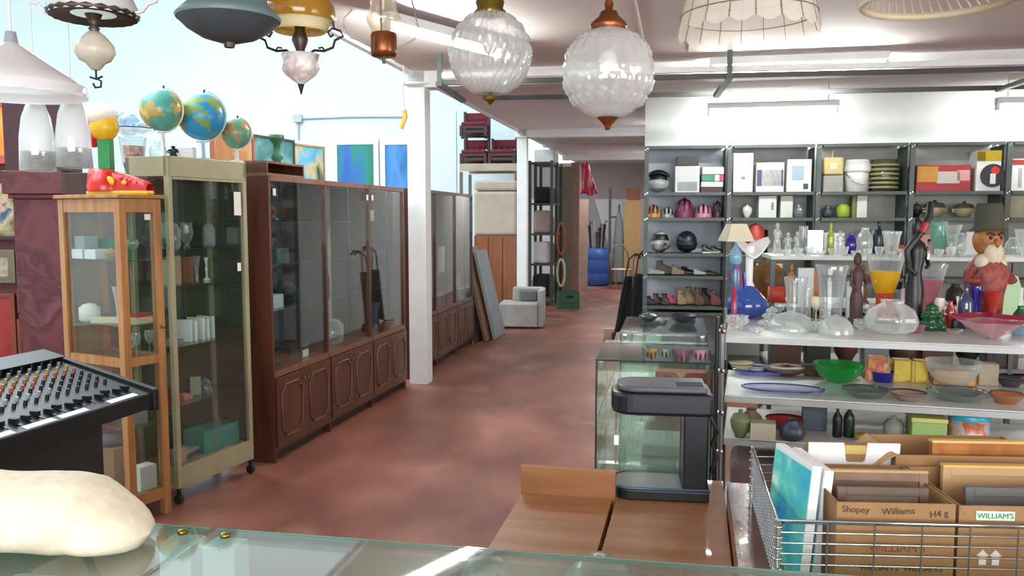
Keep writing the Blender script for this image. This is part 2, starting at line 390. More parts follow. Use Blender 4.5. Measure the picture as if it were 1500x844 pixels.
unit2, L2, sw2 = wall_unit(V0, V1, 3, 1.88, 'far dark brown display unit standing beyond the white column', [dkint, dkint, brown])
def loc_of(t, x, y, z): 
    rz = t.rotation_euler[2]; return (t.location[0] + x * cos(rz) - y * sin(rz), t.location[1] + x * sin(rz) + y * cos(rz), t.location[2] + z)
# tags on the doors of the near unit
for x, z in ((0.06, 1.76), (sw1 * 2 - 0.06, 1.76), (sw1 * 2 + 0.05, 1.76)): label_tag(unit1, x, z, 0.035, 0.045)

# champagne aluminium showcase
K0 = G(262, 717, 0.09); K1 = G(372, 672, 0.09)
dx, dy = K1[0] - K0[0], K1[1] - K0[1]; KL = hypot(dx, dy); krz = atan2(dy, dx)
kc = T('glass_showcase', 'tall champagne-coloured metal showcase with sliding glass under the globes', 'cabinet', (K0[0], K0[1], 0), krz)
kz = 1.93; KD = 0.30
for x, y in ((0.015, 0.015), (KL - 0.015, 0.015), (0.015, KD - 0.015), (KL - 0.015, KD - 0.015)):
    P('post', MB().cb((x, y, (kz + 0.09) / 2), (0.03, 0.03, kz - 0.09)), champ, kc, bev=0.002)
    P('caster', MB().cyl((x, y, 0.09), (x, y, 0.04), 0.012).cyl((x - 0.012, y, 0.026), (x + 0.012, y, 0.026), 0.026), blackm, kc)
P('header', MB().box(0, KL, 0, KD, kz - 0.11, kz), champ, kc, bev=0.003)
P('base', MB().box(0.031, KL - 0.031, 0, KD, 0.09, 0.21), champ, kc, bev=0.003)
P('side_panel', MB().box(0.004, 0.008, 0.031, KD - 0.031, 0.21, kz - 0.11), pane, kc); P('side_panel', MB().box(KL - 0.008, KL - 0.004, 0.031, KD - 0.031, 0.21, kz - 0.11), mat('olive_back', '#4a4f3c'), kc)
P('back_panel', MB().box(0.031, KL - 0.031, KD - 0.01, KD, 0.21, kz - 0.11), mat('olive_back', '#5e6257', 0.6), kc)
P('glass_door', MB().box(0.032, KL / 2 + 0.03, 0.004, 0.009, 0.215, kz - 0.113), pane, kc); P('glass_door', MB().box(KL / 2 - 0.02, KL - 0.032, 0.014, 0.019, 0.215, kz - 0.113), pane, kc)
P('door_track', MB().box(0.031, KL - 0.031, -0.003, 0.024, 0.205, 0.214).box(0.031, KL - 0.031, -0.003, 0.024, kz - 0.125, kz - 0.111), champ, kc)
kshz = [0.55, 0.88, 1.22, 1.42]
for z in kshz: P('shelf', MB().box(0.033, KL - 0.033, 0.03, KD - 0.012, z - 0.006, z), panetop, kc)
label_tag(kc, KL - 0.09, 1.68, 0.06, 0.14, name='paper_notice'); label_tag(kc, KL - 0.09, 1.30, 0.03, 0.05)

# pine corner-standing vitrine
M_ = G(193, 772); Rr = G(252, 750)
dx, dy = Rr[0] - M_[0], Rr[1] - M_[1]; PD = hypot(dx, dy); pang = atan2(dy, dx)
PW = 0.50; pz = 1.715
pc = T('pine_vitrine', 'knotty pine display cabinet with glazed sides in front of the champagne showcase', 'cabinet', (M_[0], M_[1], 0), pang)
# local x: along the narrow right face, y: to the back-left
pw = 0.042
for x, y in ((0, 0), (PD - pw, 0), (0, PW - pw), (PD - pw, PW - pw)):
    P('post', MB().box(x, x + pw, y, y + pw, 0, pz - 0.022), pine, pc, bev=0.002)
P('top', MB().box(-0.015, PD + 0.015, -0.015, PW + 0.015, pz - 0.02, pz), pine, pc, bev=0.004)
for z0, z1 in ((0.09, 0.15), (0.83, 0.875), (pz - 0.09, pz - 0.022)):
    P('rail', MB().box(pw, PD - pw, 0.004, 0.03, z0, z1), pine, pc); P('rail', MB().box(0.004, 0.03, pw, PW - pw, z0, z1), pine, pc)
    P('rail', MB().box(PD - 0.03, PD - 0.004, pw, PW - pw, z0, z1), pine, pc)
P('glass_pane', MB().box(pw, PD - pw, 0.014, 0.018, 0.15, pz - 0.09), pane, pc); P('glass_pane', MB().box(0.014, 0.018, pw, PW - pw, 0.15, pz - 0.09), pane, pc)
P('back_panel', MB().box(pw, PD - pw, PW - 0.012, PW - 0.006, 0.1, pz - 0.03), mat('pine_back', '#8a7350', 0.6), pc)
P('bottom_panel', MB().box(0.03, PD - 0.03, 0.03, PW - 0.03, 0.13, 0.145), pine, pc)
pshz = [0.50, 0.86, 1.04, 1.38]
for z in pshz: P('shelf', MB().box(0.032, PD - 0.032, 0.032, PW - 0.014, z - 0.006, z), panetop, pc)
P('door_knob', MB().sph((PD - 0.022, -0.01, 1.02), 0.011, 8, 6), brass, pc)
label_tag(pc, PD - 0.075, pz - 0.115, 0.035, 0.03, y=0.012)

# ------------------------------------------------------------------ generic small things
def box_thing(name, label, cat, loc, dims, m, rz=0, group=None, lid=None, bev=0.003):
    w_, d_, h_ = dims
    return S(name, label, cat, MB().box(-w_ / 2, w_ / 2, -d_ / 2, d_ / 2, 0, h_), m, loc, rz, group, bev)
PR = {  # unit profiles (radius as share of half width, height share)
 'flare': [(0, 0.0), (0.55, 0.0), (0.6, 0.03), (0.5, 0.08), (0.48, 0.3), (0.6, 0.6), (0.85, 0.88), (1.0, 1.0)],
 'taper': [(0, 0), (0.6, 0), (0.65, 0.04), (0.72, 0.4), (0.86, 0.8), (1.0, 0.97), (0.96, 1.0)],
 'tumbler': [(0, 0.02), (0.8, 0.0), (0.85, 0.05), (1.0, 1.0)],
 'bowl': [(0, 0.04), (0.35, 0.0), (0.4, 0.05), (0.75, 0.35), (0.95, 0.75), (1.0, 1.0)],
 'dish': [(0, 0.1), (0.55, 0.0), (0.62, 0.15), (0.9, 0.7), (1.0, 1.0), (0.97, 0.9)],
 'wine': [(0.7, 0.0), (0.1, 0.05), (0.07, 0.45), (0.3, 0.5), (0.85, 0.65), (1.0, 0.82), (0.85, 1.0)],
 'bottle': [(0, 0), (0.9, 0.0), (1.0, 0.05), (1.0, 0.55), (0.8, 0.68), (0.35, 0.78), (0.3, 0.95), (0.42, 1.0)],
 'round': [(0, 0), (0.5, 0.0), (0.9, 0.15), (1.0, 0.4), (0.85, 0.7), (0.4, 0.9), (0.45, 1.0)],
 'jar': [(0, 0), (0.8, 0), (1.0, 0.1), (1.0, 0.75), (0.7, 0.85), (0.72, 0.9), (0.4, 0.96), (0.12, 0.97), (0.15, 1.0), (0, 1.0)],
 'tree': [(0, 0), (1.0, 0.02), (0.95, 0.2), (0.5, 0.38), (0.7, 0.42), (0.65, 0.55), (0.35, 0.68), (0.45, 0.72), (0.4, 0.82), (0.12, 0.93), (0, 1.0)],
 'dome': [(1.0, 0), (0.97, 0.3), (0.8, 0.62), (0.5, 0.85), (0.15, 0.93), (0.15, 1.0), (0, 1.0)],
 'urn': [(0, 0), (0.5, 0), (0.45, 0.06), (0.25, 0.15), (0.8, 0.35), (1.0, 0.6), (0.85, 0.85), (0.95, 1.0)],
 'candle': [(0, 0), (1.0, 0), (0.95, 0.08), (0.3, 0.15), (0.25, 0.4), (0.5, 0.5), (0.25, 0.6), (0.3, 0.8), (0.6, 0.9), (0.6, 1.0), (0, 1.0)],
 'can': [(0, 0), (1, 0), (1, 1), (0, 1)],
 'tureen': [(0, 0), (0.5, 0), (0.55, 0.08), (0.9, 0.35), (1.0, 0.6), (0.96, 0.66), (0.7, 0.84), (0.2, 0.9), (0.22, 1.0), (0, 1.0)],
}
def prof(kind, r, h):
    pts = [(a_ * r, b_ * h) for a_, b_ in PR[kind]]
    return pts
def rings(k, amp): return lambda a_, z: 1 + amp * cos(k * a_)
def lathe_thing(name, label, cat, loc, kind, r, h, m, group=None, fn=None, n=20, rz=0):
    return S(name, label, cat, MB().lathe(prof(kind, r, h), n, fn=fn), m, loc, rz, group)
def figure_mb(mb, h, r, lean=0.0):
    "small standing figurine"
    mb.lathe([(0, 0), (r, 0), (r, h * 0.06), (r * .7, h * .1), (r * .75, h * .35), (r * .5, h * .5), (r * .8, h * .68), (r * .7, h * .76), (r * .25, h * .8), (r * .25, h * .83)], 12)
    mb.sph((0, 0, h * .9), (r * .42, r * .45, h * .1), 10, 8)
    mb.tube([(-r * .75, 0, h * .72), (-r * 1.0, -r * .3, h * .55), (-r * .4, -r * .8, h * .48)], r * .18, 6)
    mb.tube([(r * .75, 0, h * .72), (r * 1.05, -r * .3, h * .56), (r * .4, -r * .85, h * .55)], r * .18, 6)
    return mb

def case_item(t, xl, yl, z, kind, dims, m, name, label, cat, rz=0, group=None):
    loc = loc_of(t, xl, yl, z); rz = rz + t.rotation_euler[2]
    if kind == 'box': return box_thing(name, label, cat, loc, dims, m, rz, group, bev=0.002)
    if kind == 'fig': return S(name, label, cat, figure_mb(MB(), dims[1], dims[0]), m, loc, rz, group)
    return lathe_thing(name, label, cat, loc, kind, dims[0], dims[1], m, group)

wbox = mat('white_card', '#dfe3e2', 0.7, var=0.04); greend = mat('dark_green_plastic', '#24583a', 0.5); greenb = mat('bright_green_plastic', '#2f8a4d', 0.45)
teal = mat('teal_plastic', '#2c8f86', 0.45); redp = mat('red_plastic', '#b3392f', 0.4); greyp = mat('grey_plastic', '#8f969a', 0.5); cream = mat('cream_card', '#cdbf9b', 0.75)
pinkp = mat('pink_card', '#c98a84', 0.6); bookm = mat('brown_book_cloth', '#8a5c48', 0.7); silver = mat('silver_plate', '#c9cdd0', 0.22, metal=0.9)
# pine vitrine (faces local -x is the wide left face)
def pi_(x, y, sh, *a, **k): return case_item(pc, x, y, ([0.145] + pshz)[sh], *a, **k)
pi_(0.10, 0.36, 4 - 0, 'box', (0.09, 0.09, 0.055), wbox, 'carton', 'small white carton behind glass, left one on the upper shelf of the pine cabinet', 'box') if False else None
pi_(0.09, 0.40, 3 + 1 - 1, 'jar', (0.055, 0.10), offwhite, 'jar', 'white round pot on the middle shelf of the pine cabinet', 'pot')
z4 = 1.38
case_item(pc, 0.08, 0.40, z4 - 0.0, 'box', (0.1, 0.09, 0.05), wbox, 'carton', 'small white carton on the top shelf of the pine cabinet, left of another carton', 'box')
case_item(pc, 0.08, 0.29, z4 - 0.0, 'box', (0.1, 0.09, 0.05), wbox, 'carton', 'small white carton on the top shelf of the pine cabinet, right of its twin', 'box')
case_item(pc, 0.08, 0.39, z4 + 0.05, 'box', (0.08, 0.08, 0.07), greyp, 'carton', 'pale grey carton stacked on a white carton in the pine cabinet', 'box')
case_item(pc, 0.20, 0.30, z4, 'box', (0.05, 0.25, 0.10), greenb, 'plastic_box', 'green plastic box at the back of the top shelf in the pine cabinet', 'box')
case_item(pc, 0.07, 0.17, z4, 'tureen', (0.035, 0.06), mat('straw', '#a8854e', 0.8), 'basket', 'small straw basket on the top shelf of the pine cabinet', 'basket')
case_item(pc, 0.16, 0.12, z4, 'wine', (0.03, 0.1), crystal, 'wine_glass', 'stemmed glass on the top shelf at the right face of the pine cabinet', 'glass')
case_item(pc, 0.08, 0.13, 1.04, 'flare', (0.04, 0.2), crystalw, 'glass_vase', 'tall clear vase on the middle shelf of the pine cabinet', 'vase')
case_item(pc, 0.1, 0.24, 1.04, 'box', (0.05, 0.2, 0.03), cream, 'book', 'cream book lying on the middle shelf of the pine cabinet', 'book', rz=0.4)
case_item(pc, 0.16, 0.08, 1.04, 'box', (0.1, 0.07, 0.035), cream, 'carton', 'cream carton by the right glass of the pine cabinet', 'box')
case_item(pc, 0.16, 0.08, 1.075, 'box', (0.09, 0.06, 0.02), redp, 'carton', 'flat red case on a cream carton in the pine cabinet', 'box')
for i, (x, y) in enumerate(((0.09, 0.07), (0.15, 0.11), (0.2, 0.07))):
    case_item(pc, x, y, 0.86, 'wine', (0.024, 0.12 + 0.01 * i), crystal, 'wine_glass', 'clear stemmed glass above the middle rail of the pine cabinet', 'glass', group='stemmed glasses in the pine cabinet')
case_item(pc, 0.13, 0.12, 0.50, 'box', (0.1, 0.08, 0.1), greyp, 'carton', 'grey tin on the lower shelf of the pine cabinet', 'tin')
case_item(pc, 0.1, 0.33, 0.50, 'round', (0.07, 0.12), redp, 'vase', 'round red vase on the lower shelf of the pine cabinet', 'vase')
case_item(pc, 0.125, 0.30, 0.146, 'box', (0.13, 0.18, 0.22), cardb, 'carton', 'brown carton in the bottom of the pine cabinet', 'box')
case_item(pc, 0.15, 0.09, 0.145, 'box', (0.1, 0.08, 0.13), wbox, 'carton', 'white carton in the bottom right of the pine cabinet', 'box')
case_item(pc, 0.12, 0.30, 0.367, 'round', (0.08, 0.07), mat('blue_grey_cloth', '#56656f', 0.9), 'bag', 'crumpled blue-grey bag on a carton in the pine cabinet', 'bag')
# champagne showcase
def ki(x, y, z, *a, **k): return case_item(kc, x, y, z, *a, **k)
ki(0.10, 0.16, 1.22, 'box', (0.03, 0.12, 0.14), cream, 'book', 'tall cream book standing second from left in the champagne showcase', 'book')
ki(0.16, 0.14, 1.22, 'box', (0.09, 0.03, 0.16), mat('tan_board', '#b39a78', 0.7), 'book', 'tan book with its cover facing out in the champagne showcase', 'book')
ki(0.25, 0.16, 1.22, 'box', (0.025, 0.12, 0.15), bookm, 'book', 'red-brown leaning book in the champagne showcase', 'book', rz=0.3)
ki(0.36, 0.16, 1.22, 'flare', (0.022, 0.15), crystalw, 'glass_vase', 'narrow clear vase on the book shelf of the champagne showcase', 'vase')
ki(0.42, 0.14, 1.22, 'candle', (0.022, 0.14), offwhite, 'candlestick', 'slim white candlestick on the book shelf of the champagne showcase', 'candlestick')
for i, (x, m_, nm) in enumerate(((0.1, teal, 'teal'), (0.19, crystalw, 'clear'), (0.29, crystal, 'ribbed'), (0.47, greyp, 'grey'))):
    ki(x, 0.16, 1.42, 'jar' if i % 2 else 'urn', (0.038, 0.15), m_, 'jar', nm + ' lidded jar on the top shelf of the champagne showcase', 'jar')
ki(0.2, 0.15, 1.05, 'dish', (0.1, 0.03), silver, 'plate', 'silver plate on props in the champagne showcase', 'plate') if False else None
for i, x in enumerate((0.22, 0.27, 0.33, 0.37, 0.41)):
    ki(x, 0.15, 0.88, 'box', (0.022, 0.12, 0.13 - 0.01 * (i % 2)), wbox, 'book', 'white-spined book standing on the middle shelf of the champagne showcase', 'book', rz=0.25 if i == 0 else 0, group='white books in the champagne showcase')
ki(0.11, 0.15, 0.88, 'box', (0.1, 0.13, 0.03), greyp, 'book', 'grey book lying flat in the champagne showcase', 'book')
ki(0.10, 0.12, 0.55, 'box', (0.09, 0.06, 0.05), redp, 'carton', 'red carton on the lower shelf of the champagne showcase', 'box')
ki(0.19, 0.12, 0.55, 'box', (0.07, 0.06, 0.03), pinkp, 'carton', 'pink carton on the lower shelf of the champagne showcase', 'box')
ki(0.07, 0.07, 0.55, 'fig', (0.02, 0.07), offwhite, 'figurine', 'small white figurine on the lower shelf of the champagne showcase', 'figurine')
ki(0.30, 0.14, 0.55, 'box', (0.015, 0.06, 0.11), mat('leaf_card', '#9fa58a', 0.7), 'picture_card', 'small pale picture card leaning on the lower shelf of the champagne showcase', 'card', rz=0.7)
ki(0.38, 0.14, 0.55, 'dome', (0.04, 0.09), crystal, 'bell_jar', 'little glass dome on the lower shelf of the champagne showcase', 'dome')
ki(0.42, 0.14, 0.211, 'box', (0.3, 0.16, 0.13), teal, 'plastic_basket', 'teal plastic basket in the bottom of the champagne showcase', 'basket')
ki(0.17, 0.15, 0.211, 'box', (0.18, 0.14, 0.03), mat('magazine', '#5d6070', 0.5), 'magazine', 'dark magazine lying in the bottom of the champagne showcase', 'magazine', rz=0.4)
ki(0.17, 0.13, 0.242, 'box', (0.16, 0.12, 0.02), greyp, 'magazine', 'grey magazine on top of a dark one in the champagne showcase', 'magazine', rz=0.15)
ki(0.08, 0.07, 0.211, 'box', (0.07, 0.05, 0.08), pinkp, 'carton', 'salmon pink carton in the bottom corner of the champagne showcase', 'box')
# near unit contents
def ui(x, y, z, *a, **k): return case_item(unit1, x, y, z, *a, **k)
sh = (0.602, 0.987, 1.287, 1.567)
ui(0.20, 0.16, sh[0], 'box', (0.26, 0.16, 0.10), black, 'radio', 'black radio at the bottom left of the near brown unit', 'radio')
ui(0.55, 0.18, sh[0], 'box', (0.3, 0.18, 0.09), mat('dark_purple_bag', '#2e2530', 0.6), 'carton', 'dark carton at the bottom of the first bay of the near brown unit', 'box')
ui(0.60, 0.08, sh[0], 'box', (0.08, 0.01, 0.05), tag_m, 'card', 'white card propped at the bottom of the first bay of the near brown unit', 'card')
ui(0.22, 0.15, sh[1], 'box', (0.24, 0.1, 0.09), mat('pale_blue_box', '#c5d6dc', 0.6), 'carton', 'pale blue carton on the shelf of the first bay in the near brown unit', 'box')
ui(0.5, 0.18, sh[1], 'round', (0.11, 0.17), blackm, 'handbag', 'black handbag slumped on the first bay shelf of the near brown unit', 'bag')
ui(0.14, 0.16, sh[2], 'urn', (0.05, 0.13), silver, 'trophy', 'silver trophy cup on the third shelf of the near brown unit', 'trophy')
ui(0.35, 0.16, sh[2], 'box', (0.16, 0.12, 0.1), mat('slate_box', '#4e5b66', 0.6), 'carton', 'slate-coloured carton beside the trophy in the near brown unit', 'box')
ui(0.2, 0.16, sh[3], 'tureen', (0.09, 0.14), mat('dark_maroon', '#40221f', 0.5), 'tureen', 'dark maroon lidded pot on the top shelf of the near brown unit', 'pot')
ui(sw1 + 0.15, 0.15, sh[0], 'tureen', (0.08, 0.14), silver, 'tureen', 'silver lidded tureen at the bottom of the middle bay of the near brown unit', 'tureen')
ui(sw1 + 0.40, 0.16, sh[0], 'jar', (0.09, 0.2), crystalw, 'glass_jar', 'large glass jar at the bottom of the middle bay of the near brown unit', 'jar')
ui(sw1 + 0.2, 0.15, sh[1], 'bottle', (0.035, 0.24), blackm, 'bottle', 'black bottle on the middle bay shelf of the near brown unit', 'bottle')
ui(sw1 + 0.28, 0.15, sh[1], 'bottle', (0.03, 0.26), iron, 'bottle', 'tall iron-grey bottle beside the black one in the near brown unit', 'bottle')
ui(sw1 + 0.2, 0.15, sh[2], 'fig', (0.03, 0.22), blackm, 'figurine', 'black standing figurine in the middle bay of the near brown unit', 'figurine')
ui(2 * sw1 + 0.3, 0.15, sh[3], 'box', (0.12, 0.08, 0.09), mat('cream_shade', '#d6cfb4', 0.6), 'lampshade', 'small cream lampshade on the top shelf of the last bay of the near unit', 'lampshade')
ui(2 * sw1 + 0.16, 0.15, sh[2], 'round', (0.05, 0.13), crystalw, 'glass_vase', 'round glass vase on the third shelf of the last bay of the near unit', 'vase')
ui(2 * sw1 + 0.25, 0.15, sh[1], 'wine', (0.05, 0.2), crystal, 'wine_glass', 'big stemmed glass on the second shelf of the last bay of the near unit', 'glass')
ui(2 * sw1 + 0.14, 0.12, sh[0], 'urn', (0.06, 0.22), crystalw, 'glass_vase', 'footed glass urn at the bottom of the last bay of the near unit', 'vase')
ui(2 * sw1 + 0.42, 0.15, sh[0], 'flare', (0.06, 0.24), mat('slate_blue_ceramic', '#56637c', 0.4), 'vase', 'slate blue vase at the bottom of the last bay of the near unit', 'vase')
# far unit contents
def vi(x, y, z, *a, **k): return case_item(unit2, x, y, z, *a, **k)
vi(2 * sw2 + 0.25, 0.15, 1.287, 'tureen', (0.12, 0.2), mat('blue_grey_ceramic', '#5e7a80', 0.35), 'tureen', 'blue-grey lidded pot on a shelf of the far brown unit', 'pot')
vi(2 * sw2 + 0.3, 0.12, 0.602, 'box', (0.2, 0.14, 0.32), mat('faded_pink_box', '#93766e', 0.6), 'carton', 'faded pink carton in the last bay of the far brown unit', 'box')
vi(sw2 + 0.35, 0.12, 0.602, 'box', (0.25, 0.14, 0.16), mat('olive_tin', '#6f7354', 0.5), 'carton', 'olive tin in the middle bay of the far brown unit', 'tin')
vi(sw2 + 0.55, 0.10, 0.987, 'box', (0.1, 0.05, 0.28), tag_m, 'picture_card', 'tall white picture card in the middle bay of the far brown unit', 'card')
vi(sw2 + 0.25, 0.15, 1.287, 'urn', (0.08, 0.2), greyp, 'vase', 'grey urn on a shelf of the middle bay of the far brown unit', 'vase')
vi(0.4, 0.15, 0.987, 'jar', (0.08, 0.2), crystal, 'glass_jar', 'glass jar in the first bay of the far brown unit', 'jar')

# ================================================================== ON TOP OF THE CABINETS
def globe(px, py, rpx, Y, sea, land, label, band=None, tilt=0.35, ztop=None):
    x, y, z = Q(px, py, Y); r = rpx * Y / F; zb = ztop
    t = T('globe', label, 'globe', (x, y, zb), 0.5)
    h = z - zb
    s_ = P('sphere', MB().sph((0, 0, h), r, 32, 20), art('globe_map_' + sea, [sea, sea, land, '#c9b76a', land], .95 / r, 0.3, detail=4, const=True), t)
    P('stand', MB().lathe([(0, 0), (r * .5, 0), (r * .48, 0.008), (0.012, 0.02), (0.01, max(h - r - 0.004, 0.024))], 20), band or offwhite, t)
    mer = [(r * 1.06 * cos(a_) * sin(tilt) , r * 1.06 * cos(a_) * cos(tilt) * 0 , 0) for a_ in (0,)]
    arc = []
    for k in range(25):
        a_ = -pi / 2 + pi * k / 24 - 0.25
        arc.append((r * 1.07 * cos(a_) * 0.82, -r * 1.07 * cos(a_) * 0.57, h + r * 1.07 * sin(a_)))
    P('meridian_arc', MB().tube(arc, 0.005, 5), band or offwhite, t)
    P('pole_pin', MB().cyl((r * .1, 0, h + r * .99), (r * .13, 0, h + r * 1.14), 0.006), bronze, t)
    return t
globe(237, 161, 30.5, 4.70, '#4f9a8e', '#b59a52', 'green-toned globe second from left above the showcases, with ochre land', ztop=1.931)
globe(296, 171, 34, 4.89, '#2b8fc0', '#7f9a54', 'large bright blue globe with a pale meridian band on the champagne showcase', ztop=1.931, band=mat('pale_band', '#b5d6e4', 0.4))
globe(346, 195, 22, 5.06, '#5b9c84', '#b98c58', 'small green globe at the right end of the champagne showcase', ztop=1.931)
# things among the globes
x, y = XA(266, 4.85, 1.95), 4.85
S('statuette', 'small black and white seated statuette between the two larger globes', 'figurine', figure_mb(MB(), 0.085, 0.03), black, (XA(254, 4.84, 1.95), 4.84, 1.931))
box_thing('light_box', 'small white oblong box in front of the blue globe', 'box', (XA(270, 4.86, 1.95), 4.86, 1.931), (0.13, 0.045, 0.075), white, -0.1)
lathe_thing('glass_jar', 'clear greenish glass jar left of the black statuette', 'jar', (XA(232, 4.80, 1.95), 4.80, 1.931), 'round', 0.05, 0.11, crystal)
# dark box behind the shoe lamp + case of coloured things
box_thing('wooden_box', 'dark brown wooden board box behind the red shoe lamp', 'box', (XA(150, 4.75, 1.8), 4.95, 0.0), (0.55, 0.2, 1.86), wood('dark_red_wood', '#4a2a22', '#35201b'), 0.0)
S('storage_jar', 'clear jar full of red pieces with a blue foot behind the shoe lamp', 'jar', MB().mi_(0).lathe([(0, 0), (.045, 0), (.055, .05), (.055, .052)], 16).mi_(1).lathe([(.05, .055), (.058, .15), (0, .15)], 16, fn=rings(6, .12)).mi_(2).lathe([(.06, .05), (.075, .19), (.08, .2)], 16), [mat('blue_foot', '#3d4d95', 0.4), mat('red_pieces', '#b5382f', 0.6, c2='#d8c9b8', scale=40), crystal], (XA(196, 4.82, 1.87), 4.82, 1.861))
S('crystal_dish', 'scalloped clear glass dish with a blue rim on the jar of red pieces', 'dish', MB().mi_(0).lathe([(0, 0), (.05, 0), (.07, .02), (.12, .05)], 24, fn=rings(8, .06)).mi_(1).tube([(.12 * (1 + .06 * cos(8 * a_)) * cos(a_), .12 * (1 + .06 * cos(8 * a_)) * sin(a_), .05) for a_ in [2 * pi * k / 48 for k in range(48)]], .004, 5, True), [crystalw, mat('navy_rim', '#3a4668', 0.3)], (XA(195, 4.82, 2.06), 4.82, 2.062))
S('glass_ornament', 'tangled clear blown-glass ornament on the scalloped dish', 'ornament', MB().sph((0, 0, .07), (.06, .05, .06), 16, 10, lambda a_, t_: 1 + .2 * sin(5 * a_) * sin(4 * t_)).sph((.06, 0, .05), (.05, .04, .035), 12, 8).sph((-.05, .01, .11), (.035, .03, .04), 12, 8), cg('blueish_crystal', '#dbe9f2', '#c9dcea', .25), (XA(190, 4.82, 2.1), 4.82, 2.066))

# red shoe lamp on the pine cabinet
sx, sy = XA(178, 4.36, 1.72), 4.36
k_ = 4.36 / F
sl = T('shoe_lamp', 'red clown-shoe table lamp with yellow spots and sole and a green stem', 'lamp', (sx, sy, pz + 0.001), -0.08)
P('sole', MB().prism([(-46 * k_, -.05), (20 * k_, -.06), (46 * k_, -.045), (49 * k_, 0), (44 * k_, .045), (20 * k_, .055), (-46 * k_, .045)], 0, 0.022), mat('yellow_plastic', '#e8b81c', 0.35), sl, bev=0.008)
shoe = MB().grid(lambda u, v: ((-44 + 88 * u) * k_, (.05 * (1 - .15 * u)) * cos(pi * v) , .02 + (sin(pi * v) ** .8) * (0.075 * (1 - u) ** 2 + 0.062 * (0.55 + 0.45 * sin(pi * min(1, u * 1.05))) * (1 if u < .97 else .5) + .02)), 24, 12)
shoe.lathe([(24 * k_, 0.02), (25 * k_, .05), (21 * k_, .09), (15 * k_, .12), (13 * k_, .135), (0, .135)], 20, c=(-24 * k_, 0, 0))
P('shoe', shoe, mat('glossy_red', '#c7231f', 0.25, var=0.05), sl)
sp = MB()
for cx, cz, rr in ((-33, 14, 7), (-10, 19, 9), (13, 17, 4)):
    sp.sph((cx * k_, -.052, cz * k_), (rr * k_, .012, rr * k_ * .85), 12, 8)
P('spot', sp, mat('yellow_plastic', '#e8b81c', 0.35), sl)
P('lace', MB().tube([(5 * k_, -.045, .085), (10 * k_, -.02, .1), (16 * k_, -.045, .08)], .005, 6).tube([(18 * k_, -.045, .07), (24 * k_, -.02, .085), (30 * k_, -.045, .065)], .005, 6), mat('glossy_red2', '#e04238', 0.25), sl)
P('stem', MB().cb((-21 * k_, 0, .135 + .085), (.065, .05, .17)), greenb, sl, bev=0.004)
P('shade', MB().sph((-22 * k_, 0, .355), (.075, .06, .075), 20, 12), mat('yellow_plastic', '#e8b81c', 0.35), sl, label='yellow rounded shade')
P('shade_cap', MB().sph((-28 * k_, 0, .42), (.09, .07, .06), 20, 12, lambda a_, t_: 1 + .06 * sin(3 * a_)), mat('cream_white_plastic', '#f2ebdc', 0.35), sl)
P('shade_back', MB().sph((-42 * k_, .02, .33), (.045, .04, .08), 14, 10), mat('glossy_red', '#c7231f'), sl)

# paintings leaning on the cabinets
def painting(px0, px1, py0, py1, Y0, Y1, cols, fr, label, zb=None, scale=6, fw=0.02):
    x0, y0, zt = Q(px0, py0, Y0); x1, y1, zt1 = Q(px1, py0, Y1); zb_ = ZA(py1, Y0) if zb is None else zb
    L = hypot(x1 - x0, y1 - y0); hh = zt - zb_
    t = T('framed_painting', label, 'painting', (x0, y0, zb_), atan2(y1 - y0, x1 - x0))
    f = P('frame', MB().frame(0, L, 0, hh, fw, 0, 0.025), fr, t, bev=0.003)
    nm = 'canvas_' + label[:28].replace(' ', '_')
    P('canvas', MB().box(fw, L - fw, 0.008, 0.02, fw, hh - fw), art(nm, cols, scale), t)
    return t
gilt = mat('gilt', '#b59a5c', 0.4, metal=0.4, var=0.2, scale=30); wfr = mat('white_frame', '#e6ebed', 0.5, var=0.03); dfr = mat('dark_frame', '#3b2a22', 0.4)
terra = mat('orange_frame', '#b06a3e', 0.5)
painting(370, 432, 196, 260, 6.0, 6.5, ['#2f5a63', '#3f7a80', '#6fa3a6', '#8fb0a5'], dfr, 'dark teal landscape in a dark frame propped behind the brown unit', zb=1.866, scale=5)
painting(430, 476, 209, 262, 6.52, 6.9, ['#4f9cc0', '#5fb4d6', '#c7b98a', '#2f4a50'], gilt, 'blue seascape in a gilt frame propped behind the brown unit', zb=1.866, scale=5)
painting(310, 372, 188, 235, 5.52, 5.9, ['#c08a5c', '#b87448', '#d6b48a'], terra, 'small orange-brown picture propped behind the small green globe', zb=1.931, scale=4)
box_thing('wooden_tray_box', 'open-fronted small brown wooden shelf box on top of the near brown unit', 'box', (0, 0, -9), (.01, .01, .01), brown) if False else None
t = T('open_box', 'open-fronted small brown wooden box on top of the near brown unit', 'box', loc_of(unit1, 0.0, 0.01, 1.866), unit1.rotation_euler[2])
P('board', MB().box(0.0, 0.5, 0, 0.3, 0, 0.014), brownl, t); P('board', MB().box(0, 0.5, 0, 0.3, 0.076, 0.09), brownl, t)
P('board', MB().box(0, 0.014, 0, 0.3, 0.0145, 0.0755), brown, t); P('board', MB().box(0.486, 0.5, 0, 0.3, 0.0145, 0.0755), brown, t); P('board', MB().box(0.0145, 0.4855, 0.29, 0.3, 0.0145, 0.0755), brown, t)
# green pump behind the globes
lathe_thing('green_pump', 'dark green cast hand pump standing up behind the small globe', 'pump', (XA(391, 5.7, 1.93), 5.95, 1.866), 'candle', 0.09, 0.32, greend)
